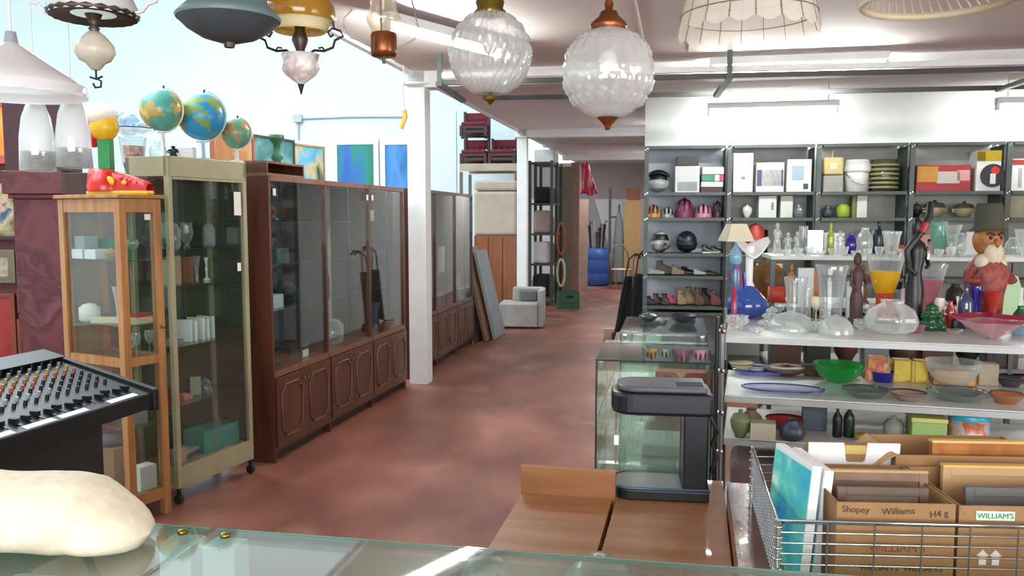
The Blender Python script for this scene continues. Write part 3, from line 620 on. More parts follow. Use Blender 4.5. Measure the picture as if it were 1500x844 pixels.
# blue posters in white frames on the bright wall, white board
def on_back(px0, px1, py0, py1, cols, label, name='framed_poster', Y0=None, fw=0.1, stretch=None):
    a_ = onwall(px0, py0); b_ = onwall(px1, py1)
    L = (b_[0] - a_[0]) / cos(A0); hh = a_[2] - b_[2]
    t = T(name, label, 'poster', (a_[0], a_[1] - 0.03, b_[2]), -A0)
    P('frame', MB().frame(0, L, 0, hh, fw, -0.02, 0.02), wfr, t)
    P('print', MB().box(fw, L - fw, -0.005, 0.01, fw, hh - fw), art('print_' + label[:24], cols, 1.6, stretch=stretch), t)
on_back(487, 556, 205, 285, ['#2b56a8', '#2f6db8', '#1f8a7a', '#1f7a5a'], 'white-framed print in deep blue and green on the bright back wall', stretch=(1.2, 1, .3))
on_back(557, 622, 205, 285, ['#3f7fc8', '#4f93d6', '#2b6fb0', '#2f8a7a'], 'white-framed sky blue print right of the blue and green one', stretch=(1.2, 1, .5))
p0, p1 = Q(626, 163, 11.2), Q(669, 279, 11.2)
box_thing('white_board', 'tall pale bluish white panel standing behind the far brown unit', 'panel', ((p0[0] + p1[0]) / 2, 11.2, 0.0), (0.41, 0.05, p0[2]), mat('pale_blue_white', '#d3dde6', 0.6, var=0.02), -A0)

# ---- far left: burgundy pillar and picture wall
burg = art('burgundy_marbling', ['#5a2a30', '#6b353a', '#4a2127', '#7a4448'], 5, 0.45)
bx, by = XA(72, 5.35, 1), 5.35
pl = T('pillar', 'burgundy marbled wooden pillar with a square capital beside the pictures', 'pillar', (bx, by, 0), 0.1)
P('shaft', MB().box(-.135, .135, -.12, .12, 0, ZA(292, 5.35)), burg, pl, bev=.004)
P('capital', MB().box(-.18, .18, -.16, .16, ZA(292, 5.35) + .03, ZA(252, 5.35)).box(-.155, .155, -.14, .14, ZA(292, 5.35) + .001, ZA(292, 5.35) + .03), burg, pl, bev=.006)
P('upper_shaft', MB().box(-.17, .2, -.12, .12, ZA(252, 5.35) + .001, ZA(140, 5.35)), mat('dark_burgundy', '#45232a', 0.5), pl)
pwall = mat('dark_red_board', '#5b2a28', 0.6)
X0 = XA(-260, 5.9, 1.2)
box_thing('picture_board', 'dark red display board carrying the framed pictures at the left edge', 'board', ((X0 + XA(60, 5.9, 1.2)) / 2, 5.9, 0), (XA(60, 5.9, 1.2) - X0, 0.04, 2.45), pwall)
def hung(px0, px1, py0, py1, cols, fr, label, fw=0.03, scale=6):
    painting(px0, px1, py0, py1, 5.84, 5.84, cols, fr, label, scale=scale, fw=fw)
hung(-120, 30, 143, 240, ['#e0a53a', '#d9822f', '#e8c26a'], mat('coral_frame', '#c4574a', 0.5), 'orange abstract in a coral red frame at the top left edge', 0.06, 2)
hung(-120, 42, 262, 352, ['#4f6f8a', '#7d3f35', '#8a9a6a', '#c9a58a', '#355a78'], dfr, 'crowded colourful painting in a dark frame at the left edge', 0.03, 8)
hung(-30, 20, 366, 415, ['#8a8270', '#b0a48a', '#6b6452'], mat('pewter_frame', '#7b705d', 0.4, metal=.4), 'small picture in a broad pewter frame at the left edge', 0.05, 8)
hung(22, 48, 366, 415, ['#3f5a3f', '#8aa07a', '#2f3f2f'], mat('carved_gilt', '#8c7448', 0.4, metal=.5), 'small green landscape in a carved gilt frame beside the pillar', 0.045, 9)
hung(24, 48, 424, 458, ['#3b8fb8', '#7fb8cf', '#5a8a9a'], mat('reddish_frame', '#7a3d2a', 0.4), 'tiny blue picture in a red-brown frame beside the pillar', 0.025, 6)
hung(-30, 20, 430, 530, ['#7a1f22', '#962c2a', '#5a3d40'], mat('reddish_frame', '#7a3d2a', 0.4), 'tall dark red picture at the left edge under the pewter frame', 0.03, 3)
hung(24, 50, 468, 532, ['#9aa5a0', '#c0c8c4', '#7a8a88'], mat('reddish_frame', '#7a3d2a', 0.4), 'pale grey upright picture low beside the pillar', 0.025, 3)

# ---- mixing desk on its stand
E = G(222, 575, 0.95); Bp = G(135, 522, 1.06)
ux, uy = sin(R(14)), cos(R(14))
mt = T('mixing_desk', 'black audio mixing desk with rows of knobs and white scribble strips on a dark stand', 'mixer', (E[0], E[1], 0.0), R(-14))
# local: +y away from camera along the desk, x to the left = negative
ML, MD = 1.0, 0.42; zf, zb_ = 0.95, 1.06
th = atan2(zb_ - zf, MD)
P('body', MB().prism([(0, zf - .06), (0, zf), (-MD, zb_), (-MD, zf - .06)][::-1], -ML, 0, 'y'), black, mt, bev=.004)
P('meter_bridge', MB().prism([(-MD, zb_ - .02), (-MD + .05, zb_ + .012), (-MD - .05, zb_ + .035), (-MD - .12, zb_ + .0), (-MD - .12, zf - .04), (-MD, zf - .04)], -ML, 0, 'y'), black, mt, bev=.003)
P('end_cheek', MB().prism([(0.012, zf - .07), (0.012, zf + .012), (-MD - .02, zb_ + .016), (-MD - .125, zb_ + .005), (-MD - .125, zf - .07)], 0.0, 0.025, 'y'), black, mt, bev=.003)
face = lambda u: (-MD * u, zf + (zb_ - zf) * u)
kc_ = [mat('knob_grey', '#6b6e72', 0.4), mat('knob_orange', '#96502f', 0.4), mat('knob_yellow', '#8f7f42', 0.4), mat('knob_black', '#0f0f10', 0.35), mat('knob_white', '#8f9292', 0.4)]
kb = MB()
for j in range(20):
    y_ = -0.06 - j * 0.045
    for i, u in enumerate((0.36, 0.44, 0.52, 0.60, 0.68, 0.76, 0.84, 0.92)):
        x_, z_ = face(u); kb.mi_((3, 4, 3, 1, 1, 2, 0, 3)[i] if j > 4 or i > 3 else 3)
        kb.cyl((x_, y_, z_), (x_ + .003, y_, z_ + .016), .007, .0055, 8)
P('knob', kb, kc_, mt, kind='stuff')
fb = MB()
for j in range(20):
    y_ = -0.06 - j * 0.045; u = 0.14 + 0.06 * random.random(); x_, z_ = face(u)
    fb.cb((x_, y_, z_ + .008), (.03, .014, .016))
P('fader', fb, kc_[3], mt, kind='stuff')
st = MB()
for j in range(20):
    y_ = -0.06 - j * 0.045; x_, z_ = face(.2); x2, z2 = face(.08); st.add([(x_ , y_ - .002, z_ + .001), (x_, y_ + .002, z_ + .001), (x2, y_ + .002, z2 + .001), (x2, y_ - .002, z2 + .001)], [(0, 1, 2, 3)])
P('fader_slot', st, blackm, mt, kind='stuff')
for y0, y1 in ((-.20, -.06), (-.42, -.30), (-.56, -.44), (-.82, -.60)):
    x_, z_ = face(.02); x2, z2 = face(.075)
    P('scribble_strip', MB().add([(x_, y0, z_ + .001), (x_, y1, z_ + .001), (x2, y1, z2 + .001), (x2, y0, z2 + .001)], [(0, 1, 2, 3)]), white, mt)
P('stand', MB().box(-MD - .08, -.12, -ML + .05, -.12, 0.45, zf - .061), mat('dark_stand', '#232325', 0.7), mt)
P('leg', MB().cyl((-.17, -.2, .45), (-.12, -.05, 0.0), .016), dkchrome, mt); P('leg', MB().cyl((-MD, -.2, .45), (-MD - .05, -.1, 0), .016), dkchrome, mt)
P('leg', MB().cyl((-.17, -ML + .15, .45), (-.12, -ML + .05, 0.0), .016), dkchrome, mt); P('leg', MB().cyl((-MD, -ML + .15, .45), (-MD - .05, -ML + .1, 0), .016), dkchrome, mt)
gx = loc_of(mt, -MD - .03, -.28, zb_ + .034)
S('toy', 'tiny turquoise and white plastic toy on the back ridge of the mixing desk', 'toy', MB().mi_(0).sph((0, 0, .012), (.02, .012, .012), 10, 6).mi_(1).sph((.012, 0, .025), .009, 8, 6).sph((-.018, 0, .022), (.01, .006, .006), 8, 6).sph((.028, 0, .02), (.012, .005, .005), 8, 6), [teal, white], gx, 0.3)

# ================================================================== FRONT GLASS COUNTERS
J0 = G(312, 775, 0.95); J1 = G(1100, 834, 0.95)
ca = atan2(J1[1] - J0[1], J1[0] - J0[0])
cL = 1.95; cD = 0.5; zc = 0.95
iglass = glass('counter_glass', '#e8f1ec', 1.0, body=0.10, bodycol='#c6d0ca')
def counter(origin, x0, x1, label, inner):
    t = T('glass_counter', label, 'counter', (origin[0], origin[1], 0), ca)
    P('top_pane', MB().box(x0, x1, -cD, 0, zc - .008, zc), iglass, t)
    P('edge_strip', MB().box(x0, x1, -0.0, 0.004, zc - .010, zc + .001), glass('edge_green', '#9fc4b4', 1.0, body=.5, bodycol='#aecabd'), t)
    for x in (x0 + .04, x1 - .04):
        for y in (-.035, -cD + .035):
            P('post', MB().cb((x, y, (zc - .012) / 2), (.07, .06, zc - .012)), white, t, bev=.002)
            P('screw', MB().lathe([(0, 0), (.011, 0), (.011, .006), (.008, .009), (0, .009)], 12, c=(x, y, zc + .0005)), brass, t)
    P('back_pane', MB().box(x0 + .08, x1 - .08, -.012, -.006, .32, zc - .02), iglass, t)
    P('front_pane', MB().box(x0 + .08, x1 - .08, -cD + .006, -cD + .012, .32, zc - .02), iglass, t)
    P('shelf', MB().box(x0 + .08, x1 - .08, -cD + .02, -.02, .62, .628), iglass, t)
    P('base', MB().box(x0 + .08, x1 - .08, -cD + .02, -.02, 0.02, .32), inner, t)
    return t
rc = counter(J0, 0.008, cL, 'glass-topped display counter along the bottom edge of the view', mat('white_base', '#c9cfcb', 0.5))
lc = counter(J0, -1.3, -0.008, 'second glass-topped counter at bottom left under the cream cushion', mat('white_base', '#c9cfcb', 0.5))
for px, w_ in ((712, .048), (876, .062)):
    X, Y = G(px, 846, .88); 
    t_ = S('upturned_bowl', ('small pressed-glass bowl turned upside down' if w_ < .05 else 'larger ribbed glass bowl turned upside down') + ' just under the counter top', 'bowl', MB().lathe(prof('dome', w_ * 1.15, w_ * 1.3), 32, fn=rings(16, .04)), crystalw, (X, Y - .02, .95 - .012 - w_ * 1.3))
    S('riser_block', ('slim' if w_ < .05 else 'wide') + ' clear block carrying an upturned glass bowl inside the counter', 'block', MB().box(-w_ * .8, w_ * .8, -w_ * .8, w_ * .8, 0, .95 - .0125 - w_ * 1.3 - .628), crystal, (X, Y - .02, .6285), ca)
# pale green cloth stack below the left counter top
for i, (h_, c_, lb) in enumerate(((.14, '#b9d98f', 'light green folded cloth inside the left counter'), (.1, '#d7ecdf', 'pale mint folded cloth on the light green one inside the left counter'))):
    box_thing('folded_cloth', lb, 'cloth', (J0[0] - .27, J0[1] - .12 - .02, .629 + i * .141), (.36 - .03 * i, .22, h_), mat('cloth_' + c_, c_, .9, bump=.3, scale=12), ca, bev=.03)
lathe_thing('glass_jar', 'straight clear glass jar at the bottom left corner inside the counter', 'jar', (J0[0] - .66, J0[1] - .12, .629), 'can', .04, .22, crystalw)

# cream cushion slumped on the left counter
cu = MB()
ax0 = Vector(G(-160, 790, .98) + (.0,)); 
def cush(u, v):
    # long sausage from left of frame to px 215, drooping at its right end
    x = -1.60 + 0.88 * u; t_ = 2 * pi * v
    end = max(0.0, 1 - ((u - .5) / .5) ** 6) ** .5
    r_y = .13 * end * (1 + .06 * sin(7 * u)); r_z = (.065 + .01 * sin(3.2 * u)) * end
    z = zc + .012 + .066 + .006 * sin(5 * u) - max(0, u - .86) * .35
    y = 1.53 + .05 * u
    fold = 1 + .05 * sin(9 * u + 3 * t_) + .035 * sin(19 * u - 2 * t_) + .03 * sin(31 * u + 5 * t_ + 2 * sin(6 * u))
    zz = z + r_z * sin(t_) * fold
    return (x, y + r_y * cos(t_) * fold, max(zz, zc + .002))
cu.grid(cush, 64, 32)
S('cushion', 'large cream-white plush cushion slumped across the left glass counter', 'cushion', cu, mat('cream_plush', '#e6dcc2', 0.95, var=.06, bump=.15, scale=40))

# ================================================================== PENDANTS
def cord(mb, z1, r=.003): mb.tube([(0, 0, z1), (0.003, 0, (z1 + CZ) / 2), (0, 0, 0)], r, 6)
def pend(name, label, px, py, Y):
    x, y, z = Q(px, py, Y)
    t = T(name, label, 'pendant lamp', (x, y, z)); return t, Y / F, CZ - z
def hangcord(t, z0, top, m=None, r=.003):
    P('cord', MB().cyl((0, 0, z0), (0, 0, top), r, n=6), m or offwhite, t); P('ceiling_rose', MB().lathe([(.05, top - .001), (.045, top - .03), (.008, top - .035)], 16), m or offwhite, t)
milk = glass('milk_glass', '#ffffff', 1.0, body=.92, bodycol='#f6f8f8', rough=.15)
frost = glass('frosted_white_glass', '#ffffff', 0.8, body=.85, bodycol='#f4f7f7', rough=.2)
# 1 white cone
t, k, top = pend('pendant_lamp', 'wide white glass cone pendant with grey cap at the left edge', 20, 138, 2.05)
P('shade', MB().lathe([(95 * k, 0), (93 * k, 12 * k), (72 * k, 30 * k), (35 * k, 55 * k), (12 * k, 70 * k), (10 * k, 72 * k)], 40), milk, t)
P('rim_band', MB().lathe([(96 * k, -2 * k), (96.5 * k, 10 * k), (94 * k, 14 * k)], 40), milk, t)
P('cap', MB().cyl((0, 0, 70 * k), (0, 0, 88 * k), 10 * k, 7 * k), greyp, t); hangcord(t, 88 * k, top)
# 2 ceramic counterweight
t, k, top = pend('pendant_lamp', 'white glass pendant with bronze gallery and hanging cream ceramic urn', 140, 90, 2.1)
P('shade', MB().lathe([(58 * k, 62 * k), (60 * k, 74 * k), (52 * k, 92 * k), (30 * k, 115 * k), (8 * k, 125 * k)], 40), milk, t)
P('gallery', MB().lathe([(30 * k, 66 * k), (56 * k, 60 * k), (61 * k, 66 * k), (58 * k, 70 * k)], 40, fn=rings(20, .02)), bronze, t)
P('stem', MB().lathe([(5 * k, 40 * k), (8 * k, 46 * k), (4 * k, 50 * k), (8 * k, 58 * k), (12 * k, 66 * k)], 16), bronze, t)
P('urn', MB().lathe([(0, -12 * k), (6 * k, -12 * k), (14 * k, -2 * k), (22 * k, 2 * k), (28 * k, 12 * k), (26 * k, 22 * k), (16 * k, 34 * k), (7 * k, 42 * k), (0, 42 * k)], 20, fn=rings(6, .05)), mat('cream_ceramic', '#c9c3b0', .35, var=.1), t)
P('hook', MB().tube([(0, 0, -12 * k), (0, 0, -24 * k), (7 * k, 0, -28 * k), (6 * k, 0, -36 * k), (-2 * k, 0, -37 * k), (-5 * k, 0, -31 * k)], 1.6 * k, 6).tube([(-9 * k, 0, -22 * k), (0, 0, -25 * k), (9 * k, 0, -21 * k)], 1.5 * k, 6), iron, t)
for s_ in (-1, 1): P('arm', MB().tube([(s_ * 60 * k, 0, 68 * k), (s_ * 70 * k, 0, 70 * k), (s_ * 78 * k, 0, 80 * k), (s_ * 90 * k, 0, 84 * k), (s_ * 92 * k, 0, 92 * k)], 2.5 * k, 6), offwhite, t)
hangcord(t, 125 * k, top, bronze)
# 3 grey-green metal bell
t, k, top = pend('pendant_lamp', 'verdigris metal bell pendant with dark domed underside', 335, 30, 2.1)
vd = mat('verdigris', '#687f83', .5, metal=.15, c2='#5c7074', scale=6)
P('shade', MB().lathe([(71 * k, 0), (73 * k, 4 * k), (66 * k, 12 * k), (55 * k, 22 * k), (52 * k, 40 * k), (40 * k, 60 * k), (10 * k, 70 * k)], 40), vd, t)
P('underside', MB().lathe([(70 * k, 0), (58 * k, -12 * k), (38 * k, -24 * k), (14 * k, -31 * k), (0, -32 * k)], 40), mat('dark_slate_metal', '#454f54', .45, metal=.1), t)
P('finial', MB().cyl((0, 0, -38 * k), (0, 0, -30 * k), 7 * k, 9 * k, 14), bronze, t); hangcord(t, 70 * k, top, bronze)
# 4 oil lamp with amber shade
t, k, top = pend('pendant_lamp', 'oil-lamp style pendant with amber glass shade, iron scrolls and ceramic font', 440, 80, 2.42)
P('shade', MB().lathe([(49 * k, 46 * k), (51 * k, 52 * k), (50 * k, 66 * k), (40 * k, 84 * k), (20 * k, 98 * k), (12 * k, 104 * k)], 40), glass('amber_glass', '#e0b75c', 1.2, body=.75, bodycol='#c89b35', rough=.1), t)
P('shade_lip', MB().lathe([(36 * k, 32 * k), (40 * k, 36 * k), (42 * k, 44 * k), (49 * k, 47 * k)], 40), mat('cream_lip', '#efe6b8', .3), t)
P('burner', MB().lathe([(5 * k, 0), (7 * k, 8 * k), (12 * k, 20 * k), (10 * k, 26 * k), (7 * k, 34 * k), (9 * k, 44 * k)], 16), bronze, t)
P('font', MB().lathe([(0, -44 * k), (4 * k, -42 * k), (22 * k, -28 * k), (27 * k, -20 * k), (24 * k, -10 * k), (27 * k, 0), (14 * k, 2 * k), (0, 2 * k)], 20, fn=rings(8, .03)), art('painted_ceramic', ['#d3d0cc', '#dedbd6', '#c2b0ac', '#b4b0aa'], 25, .3), t)
P('spike', MB().lathe([(5 * k, -42 * k), (3 * k, -48 * k), (1 * k, -56 * k), (0, -57 * k)], 10), iron, t)
for s_ in (-1, 1):
    P('scroll_arm', MB().tube([(s_ * 12 * k, 0, 0), (s_ * 20 * k, 0, 6 * k), (s_ * 34 * k, 0, 5 * k), (s_ * 47 * k, 0, 10 * k), (s_ * 50 * k, 0, 20 * k), (s_ * 62 * k, 0, 26 * k), (s_ * 58 * k, 0, 33 * k), (s_ * 46 * k, 0, 37 * k), (s_ * 40 * k, 0, 31 * k), (s_ * 44 * k, 0, 25 * k), (s_ * 48 * k, 0, 28 * k)], 1.9 * k, 6).tube([(s_ * 36 * k, 0, 5 * k), (s_ * 32 * k, 0, 10 * k), (s_ * 26 * k, 0, 9 * k)], 1.4 * k, 5).tube([(s_ * 50 * k, 0, 36 * k), (s_ * 30 * k, 0, 110 * k), (0, 0, 170 * k)], 1.2 * k, 5), iron, t)
hangcord(t, 104 * k, top, iron)
# 5 clear chimney with copper cup
t, k, top = pend('pendant_lamp', 'clear glass chimney pendant with ribbed copper cup and wire hoop', 562, 66, 2.3)
P('cup', MB().lathe([(0, -16 * k), (17 * k, -16 * k), (18 * k, -8 * k), (18 * k, 14 * k), (16 * k, 17 * k)], 24, fn=rings(12, .04)), copper, t)
P('chimney', MB().lathe([(16 * k, 17 * k), (23 * k, 30 * k), (25 * k, 38 * k), (20 * k, 48 * k), (18 * k, 60 * k), (18 * k, 110 * k)], 28), glass('clear_chimney', '#f6f2e8', 1.6, body=.12, rim=.5, bodycol='#f6f0e0'), t)
P('burner_rod', MB().cyl((-3 * k, 0, -16 * k), (-3 * k, 0, 110 * k), 1.3 * k, n=6).cyl((0, 0, -26 * k), (0, 0, -16 * k), 2.5 * k, n=8), bronze, t)
P('wire_hoop', MB().tube([(-44 * k, 0, 50 * k), (-56 * k, 0, 38 * k), (-56 * k, 0, 26 * k), (-46 * k, 0, 10 * k), (-18 * k, 0, 0)], 1.1 * k, 5).tube([(18 * k, 0, -4 * k), (28 * k, 0, 0), (44 * k, 0, 8 * k), (50 * k, 0, 24 * k), (46 * k, 0, 42 * k), (30 * k, 0, 110 * k)], 1.1 * k, 5), dkchrome, t)
hangcord(t, 108 * k, top, bronze)
# 6, 7 globes
def globe_lamp(px, py, r, Y, capm, label, swirl):
    t, k, top = pend('pendant_lamp', label, px, py, Y); r *= k
    mb = MB()
    if swirl:
        mb.sph((0, 0, 0), (r, r, r * 1.02), 120, 60, lambda a_, t_: 1 + .034 * sin(26 * a_ + 9 * t_) + .026 * sin(26 * a_ - 12 * t_) * (1 if t_ < 1.6 else .3))
    else:
        def fn(a_, t_):
            u = 10 * a_ / 2; v = t_ * 5.0
            band = 1 if .7 < t_ < 1.25 or 1.75 < t_ < 2.4 else .25
            return 1 + .05 * band * abs(cos(u * 2)) * abs(sin(v * 1.5)) + .014 * cos(40 * (abs(cos(u * 2)) - abs(sin(v * 1.5)))) * band
        mb.sph((0, 0, 0), r, 120, 60, fn)
    P('glass_globe', mb, glass('globe_glass', '#f6f8f7', 2.4, body=.38, rim=.45, bodycol='#f4f6f4', rough=.06), t)
    P('bulb', MB().sph((0, 0, r * .25), (r * .2, r * .2, r * .28), 14, 10), mat('bulb_glass', '#efeee6', .2), t)
    if swirl:
        P('cap', MB().lathe([(r * .34, r * .93), (r * .38, r * 1.02), (r * .3, r * 1.1), (r * .34, r * 1.25), (r * .2, r * 1.45), (r * .08, r * 1.5)], 28, fn=rings(8, .05)), capm, t)
        P('finial', MB().lathe([(r * .3, -r * .96), (r * .16, -r * 1.0), (r * .2, -r * 1.1), (r * .1, -r * 1.15), (r * .06, -r * 1.2), (0, -r * 1.25)], 20), capm, t)
    else:
        P('cap', MB().lathe([(r * .38, r * .94), (r * .42, r * 1.02), (r * .36, r * 1.1), (r * .22, r * 1.22), (r * .18, r * 1.32), (r * .08, r * 1.36), (r * .1, r * 1.5), (r * .05, r * 1.6)], 28, fn=rings(10, .02)), capm, t)
        P('finial', MB().lathe([(r * .26, -r * .95), (r * .2, -r * 1.02), (r * .1, -r * 1.12), (r * .06, -r * 1.18), (r * .06, -r * 1.24), (0, -r * 1.25)], 20), capm, t)
    hangcord(t, r * 1.5, top, capm, .004)
globe_lamp(718, 79, 58, 2.5, brass, 'round swirl-ribbed clear glass globe pendant with olive brass fittings', True)
globe_lamp(891, 107, 65, 2.3, copper, 'round clear glass globe pendant with moulded diamond relief and copper cap', False)
# 8 capiz shade
t, k, top = pend('pendant_lamp', 'drum-like capiz shell shade with scalloped lower edge', 1096, 20, 2.2)
cap_m = glass('capiz_shell', '#fffdf6', .8, body=.62, bodycol='#fffaf0', rough=.25)
tiers = [(99, -30, 94, -4), (94, -3, 88, 26), (88, 27, 70, 60)]
N_ = 18
for ti, (r0, z0, r1, z1) in enumerate(tiers):
    for j in range(N_):
        a0_, a1_ = 2 * pi * j / N_ + .015, 2 * pi * (j + 1) / N_ - .015; am = (a0_ + a1_) / 2
        vs = []
        n_ = 6
        for i in range(n_ + 1):
            a_ = a0_ + (a1_ - a0_) * i / n_; dz_ = -7 * sin(pi * i / n_) if ti == 0 else 0
            vs.append((r0 * k * cos(a_), r0 * k * sin(a_), (z0 + 6 + dz_) * k if ti == 0 else z0 * k))
        for i in range(n_, -1, -1):
            a_ = a0_ + (a1_ - a0_) * i / n_; vs.append((r1 * k * cos(a_), r1 * k * sin(a_), z1 * k))
        nn = n_ + 1
        fs = [(i, i + 1, 2 * nn - 2 - i, 2 * nn - 1 - i) for i in range(n_)]
        P('shell_panel', MB().add(vs, fs), cap_m, t)
lead = MB()
for (r_, z_) in ((95.5, -3), (88.5, 26.5)):
    lead.tube([(r_ * k * cos(2 * pi * j / 36), r_ * k * sin(2 * pi * j / 36), z_ * k) for j in range(36)], .8 * k, 4, True)
for j in range(N_):
    a_ = 2 * pi * j / N_; lead.tube([(r_ * k * cos(a_), r_ * k * sin(a_), z_ * k) for r_, z_ in ((99, -24), (94, -3.5), (88, 26.5), (70, 60))], .7 * k, 4)
P('brass_lattice', lead, mat('dull_brass_line', '#8a836a', .5, metal=.5), t)
P('top_plate', MB().lathe([(70 * k, 60 * k), (10 * k, 62 * k), (8 * k, 75 * k)], 24), offwhite, t); hangcord(t, 75 * k, top)
# 9 cream lattice ring
t, k, top = pend('pendant_lamp', 'wide cream shade with latticed rim cut by the top right picture edge', 1375, 2, 2.3)
crm = mat('cream_lattice', '#d9cfae', .5, var=.05)
P('rim', MB().lathe([(104 * k, -3 * k), (106 * k, 2 * k), (103 * k, 7 * k), (98 * k, 7 * k), (98 * k, -2 * k), (104 * k, -3 * k)], 48), crm, t)
lt = MB()
for j in range(48):
    a_ = 2 * pi * j / 48; b_ = a_ + .09
    lt.cyl((102 * k * cos(a_), 102 * k * sin(a_), 6 * k), (94 * k * cos(b_), 94 * k * sin(b_), 26 * k), 1.6 * k, n=5)
P('lattice', lt, crm, t); P('shade', MB().lathe([(93 * k, 26 * k), (60 * k, 50 * k), (8 * k, 60 * k)], 40), crm, t); hangcord(t, 60 * k, top)
# 10, 11 bottle-shaped frosted shades
for px, lab in ((55, 'left of two long frosted bottle-shaped pendants with clear glass ends'), (108, 'right of two long frosted bottle-shaped pendants with clear glass ends')):
    t, k, top = pend('pendant_lamp', lab, px, 222 if px < 80 else 217, 2.38)
    P('shade', MB().lathe([(23.5 * k, 0), (23 * k, 20 * k), (19 * k, 48 * k), (12 * k, 68 * k), (5 * k, 76 * k), (4 * k, 78 * k)], 28), frost, t)
    P('clear_end', MB().lathe([(23.5 * k, -.2 * k), (24.5 * k, -28 * k), (23.5 * k, -28.5 * k), (22.5 * k, 0)], 28), glass('thick_clear', '#dfe3e3', 2, body=.15, rim=.6, bodycol='#eef0f0'), t)
    P('bulb_holder', MB().cyl((0, 0, 58 * k), (0, 0, 74 * k), 6 * k, n=12), greyp, t)
    P('cord', MB().cyl((0, 0, 74 * k), (0, 0, top), .0015, n=6), offwhite, t)
# yellow hook lamp at the column
p = Q(590, 112, 7.45)
t = T('cable_hook', 'twisted white cable with a yellow hook end hanging beside the white column', 'cable', p)
P('cable', MB().tube([(0, 0, CZ - p[2]), (.02, 0, 0), (-.01, 0, -.12), (.01, 0, -.3)], .012, 6), offwhite, t)
P('hook', MB().tube([(.01, 0, -.3), (.02, 0, -.36), (-.01, 0, -.42), (-.02, 0, -.46)], .022, 8), mat('yellow_end', '#c9a53a', .4), t)

# ================================================================== WOODEN TABLE + AQUARIUM
tw = wood('warm_table_wood', '#a06a42', '#875731', .45, scale=2.5, stretch=(1, 7, 7), coat=.2)
tz = .74
Bl = G(765, 722, tz); Br = G(897, 730, tz); Fl = G(712, 800, tz)
ta = atan2(Br[1] - Bl[1], Br[0] - Bl[0]) ; ta = -R(12.5)
tb = T('wooden_table', 'low warm-brown veneered table top with an upright back board', 'table', (Bl[0], Bl[1], 0), ta)
wid1 = hypot(Br[0] - Bl[0], Br[1] - Bl[1])
P('top', MB().box(0, wid1, -.80, 0, tz - .03, tz), tw, tb, bev=.002)
P('back_board', MB().box(-.005, wid1 + .01, .001, .02, tz - .1, tz + .087), tw, tb, bev=.002)
for x in (.03, wid1 - .03):
    for y in (-.76, -.05): P('leg', MB().cb((x, y, (tz - .031) / 2), (.045, .045, tz - .031)), tw, tb)
w2 = .325
d2 = T('wooden_desk', 'glossy brown desk carrying the small aquarium', 'desk', loc_of(tb, wid1 + .012, 0, 0), ta)
P('top', MB().box(0, w2, -.80, .25, tz - .028, tz + .001), tw, d2, bev=.002)
P('side_panel', MB().box(0, .02, -.79, .24, 0, tz - .029), tw, d2); P('side_panel', MB().box(w2 - .02, w2, -.79, .24, 0, tz - .029), tw, d2)
P('drawer', MB().box(.022, w2 - .022, -.795, -.4, tz - .16, tz - .03), tw, d2)
d3 = T('wooden_cabinet', 'narrow glossy brown board-topped cabinet right of the aquarium', 'cabinet', loc_of(d2, w2 + .004, 0, 0), ta)
P('top', MB().box(0, .076, -.75, .06, .78, .80), mat('glossy_plum_wood', '#7b5a52', .16, c2='#6a4a40', stretch=(6, 1, 1), coat=.8), d3, bev=.002)
P('side_panel', MB().box(0, .018, -.75, .06, 0, .779), tw, d3); P('side_panel', MB().box(.058, .076, -.75, .06, 0, .779), tw, d3)
P('door', MB().box(.019, .057, -.75, -.73, .02, .778), tw, d3)

navy = mat('navy_plastic', '#11141c', .35, var=.06)
Aq = G(972, 737, tz)
aq = T('aquarium', 'small glass aquarium with rounded navy-black hood, base and rear column', 'aquarium', (Aq[0] - .008, Aq[1] + .01, tz + .0015), ta + R(5))
aw, ad, ah = .29, .18, .355
def rr_poly(x0, x1, y0, y1, r, left=True, n=6):
    pts = []
    if left:
        for cx, cy, a0_ in ((x0 + r, y1 - r, 90), (x0 + r, y0 + r, 180)):
            for i in range(n + 1): a_ = R(a0_ + 90 * i / n); pts.append((cx + r * cos(a_), cy + r * sin(a_)))
    else: pts += [(x0, y1), (x0, y0)]
    pts += [(x1, y0), (x1, y1)]
    return pts
hx = aw / 2
P('base', MB().prism(rr_poly(-hx, hx, 0, ad, .06), 0, .032), navy, aq, bev=.004)
P('gravel_tray', MB().prism(rr_poly(-hx + .012, hx - .08, .012, ad - .012, .05), .0325, .036), mat('tray', '#8a8b86', .5), aq)
P('base_rim', MB().tube([(x, y, .036) for x, y in rr_poly(-hx + .004, hx, .004, ad - .004, .057)], .005, 6, True), mat('blue_grey_rim', '#4f6378', .3), aq)
gp = rr_poly(-hx + .006, hx - .078, .006, ad - .006, .055)
P('glass_tank', MB().add([(x, y, z) for z in (.034, .262) for x, y in gp[:-2] + [(hx - .078, .006)] ], []) if False else MB().grid(lambda u, v: ((lambda q: (q[0], q[1], .034 + .228 * v))((lambda i: (gp + [gp[0]])[i])(min(int(round(u * len(gp))), len(gp))))), len(gp), 1), glass('tank_glass', '#eef5f2', 1.5, body=.02), aq)
P('rear_column', MB().box(hx - .078, hx - .004, .012, ad - .008, .0325, .262), navy, aq, bev=.006)
P('hood', MB().prism(rr_poly(-hx - .006, hx + .008, -.008, ad + .006, .066), .262, .33), navy, aq, bev=.012)
P('hood_lid', MB().prism(rr_poly(-hx + .012, hx - .01, .008, ad - .004, .055), .3305, .348), mat('grey_hood_lid', '#4f545a', .35), aq, bev=.006)
P('vent_slot', MB().box(hx - .1, hx - .02, .03, .034, .3485, .35).box(hx - .1, hx - .02, .05, .054, .3485, .35).box(hx - .1, hx - .02, .07, .074, .3485, .35).box(hx - .1, hx - .02, .09, .094, .3485, .35), black, aq)
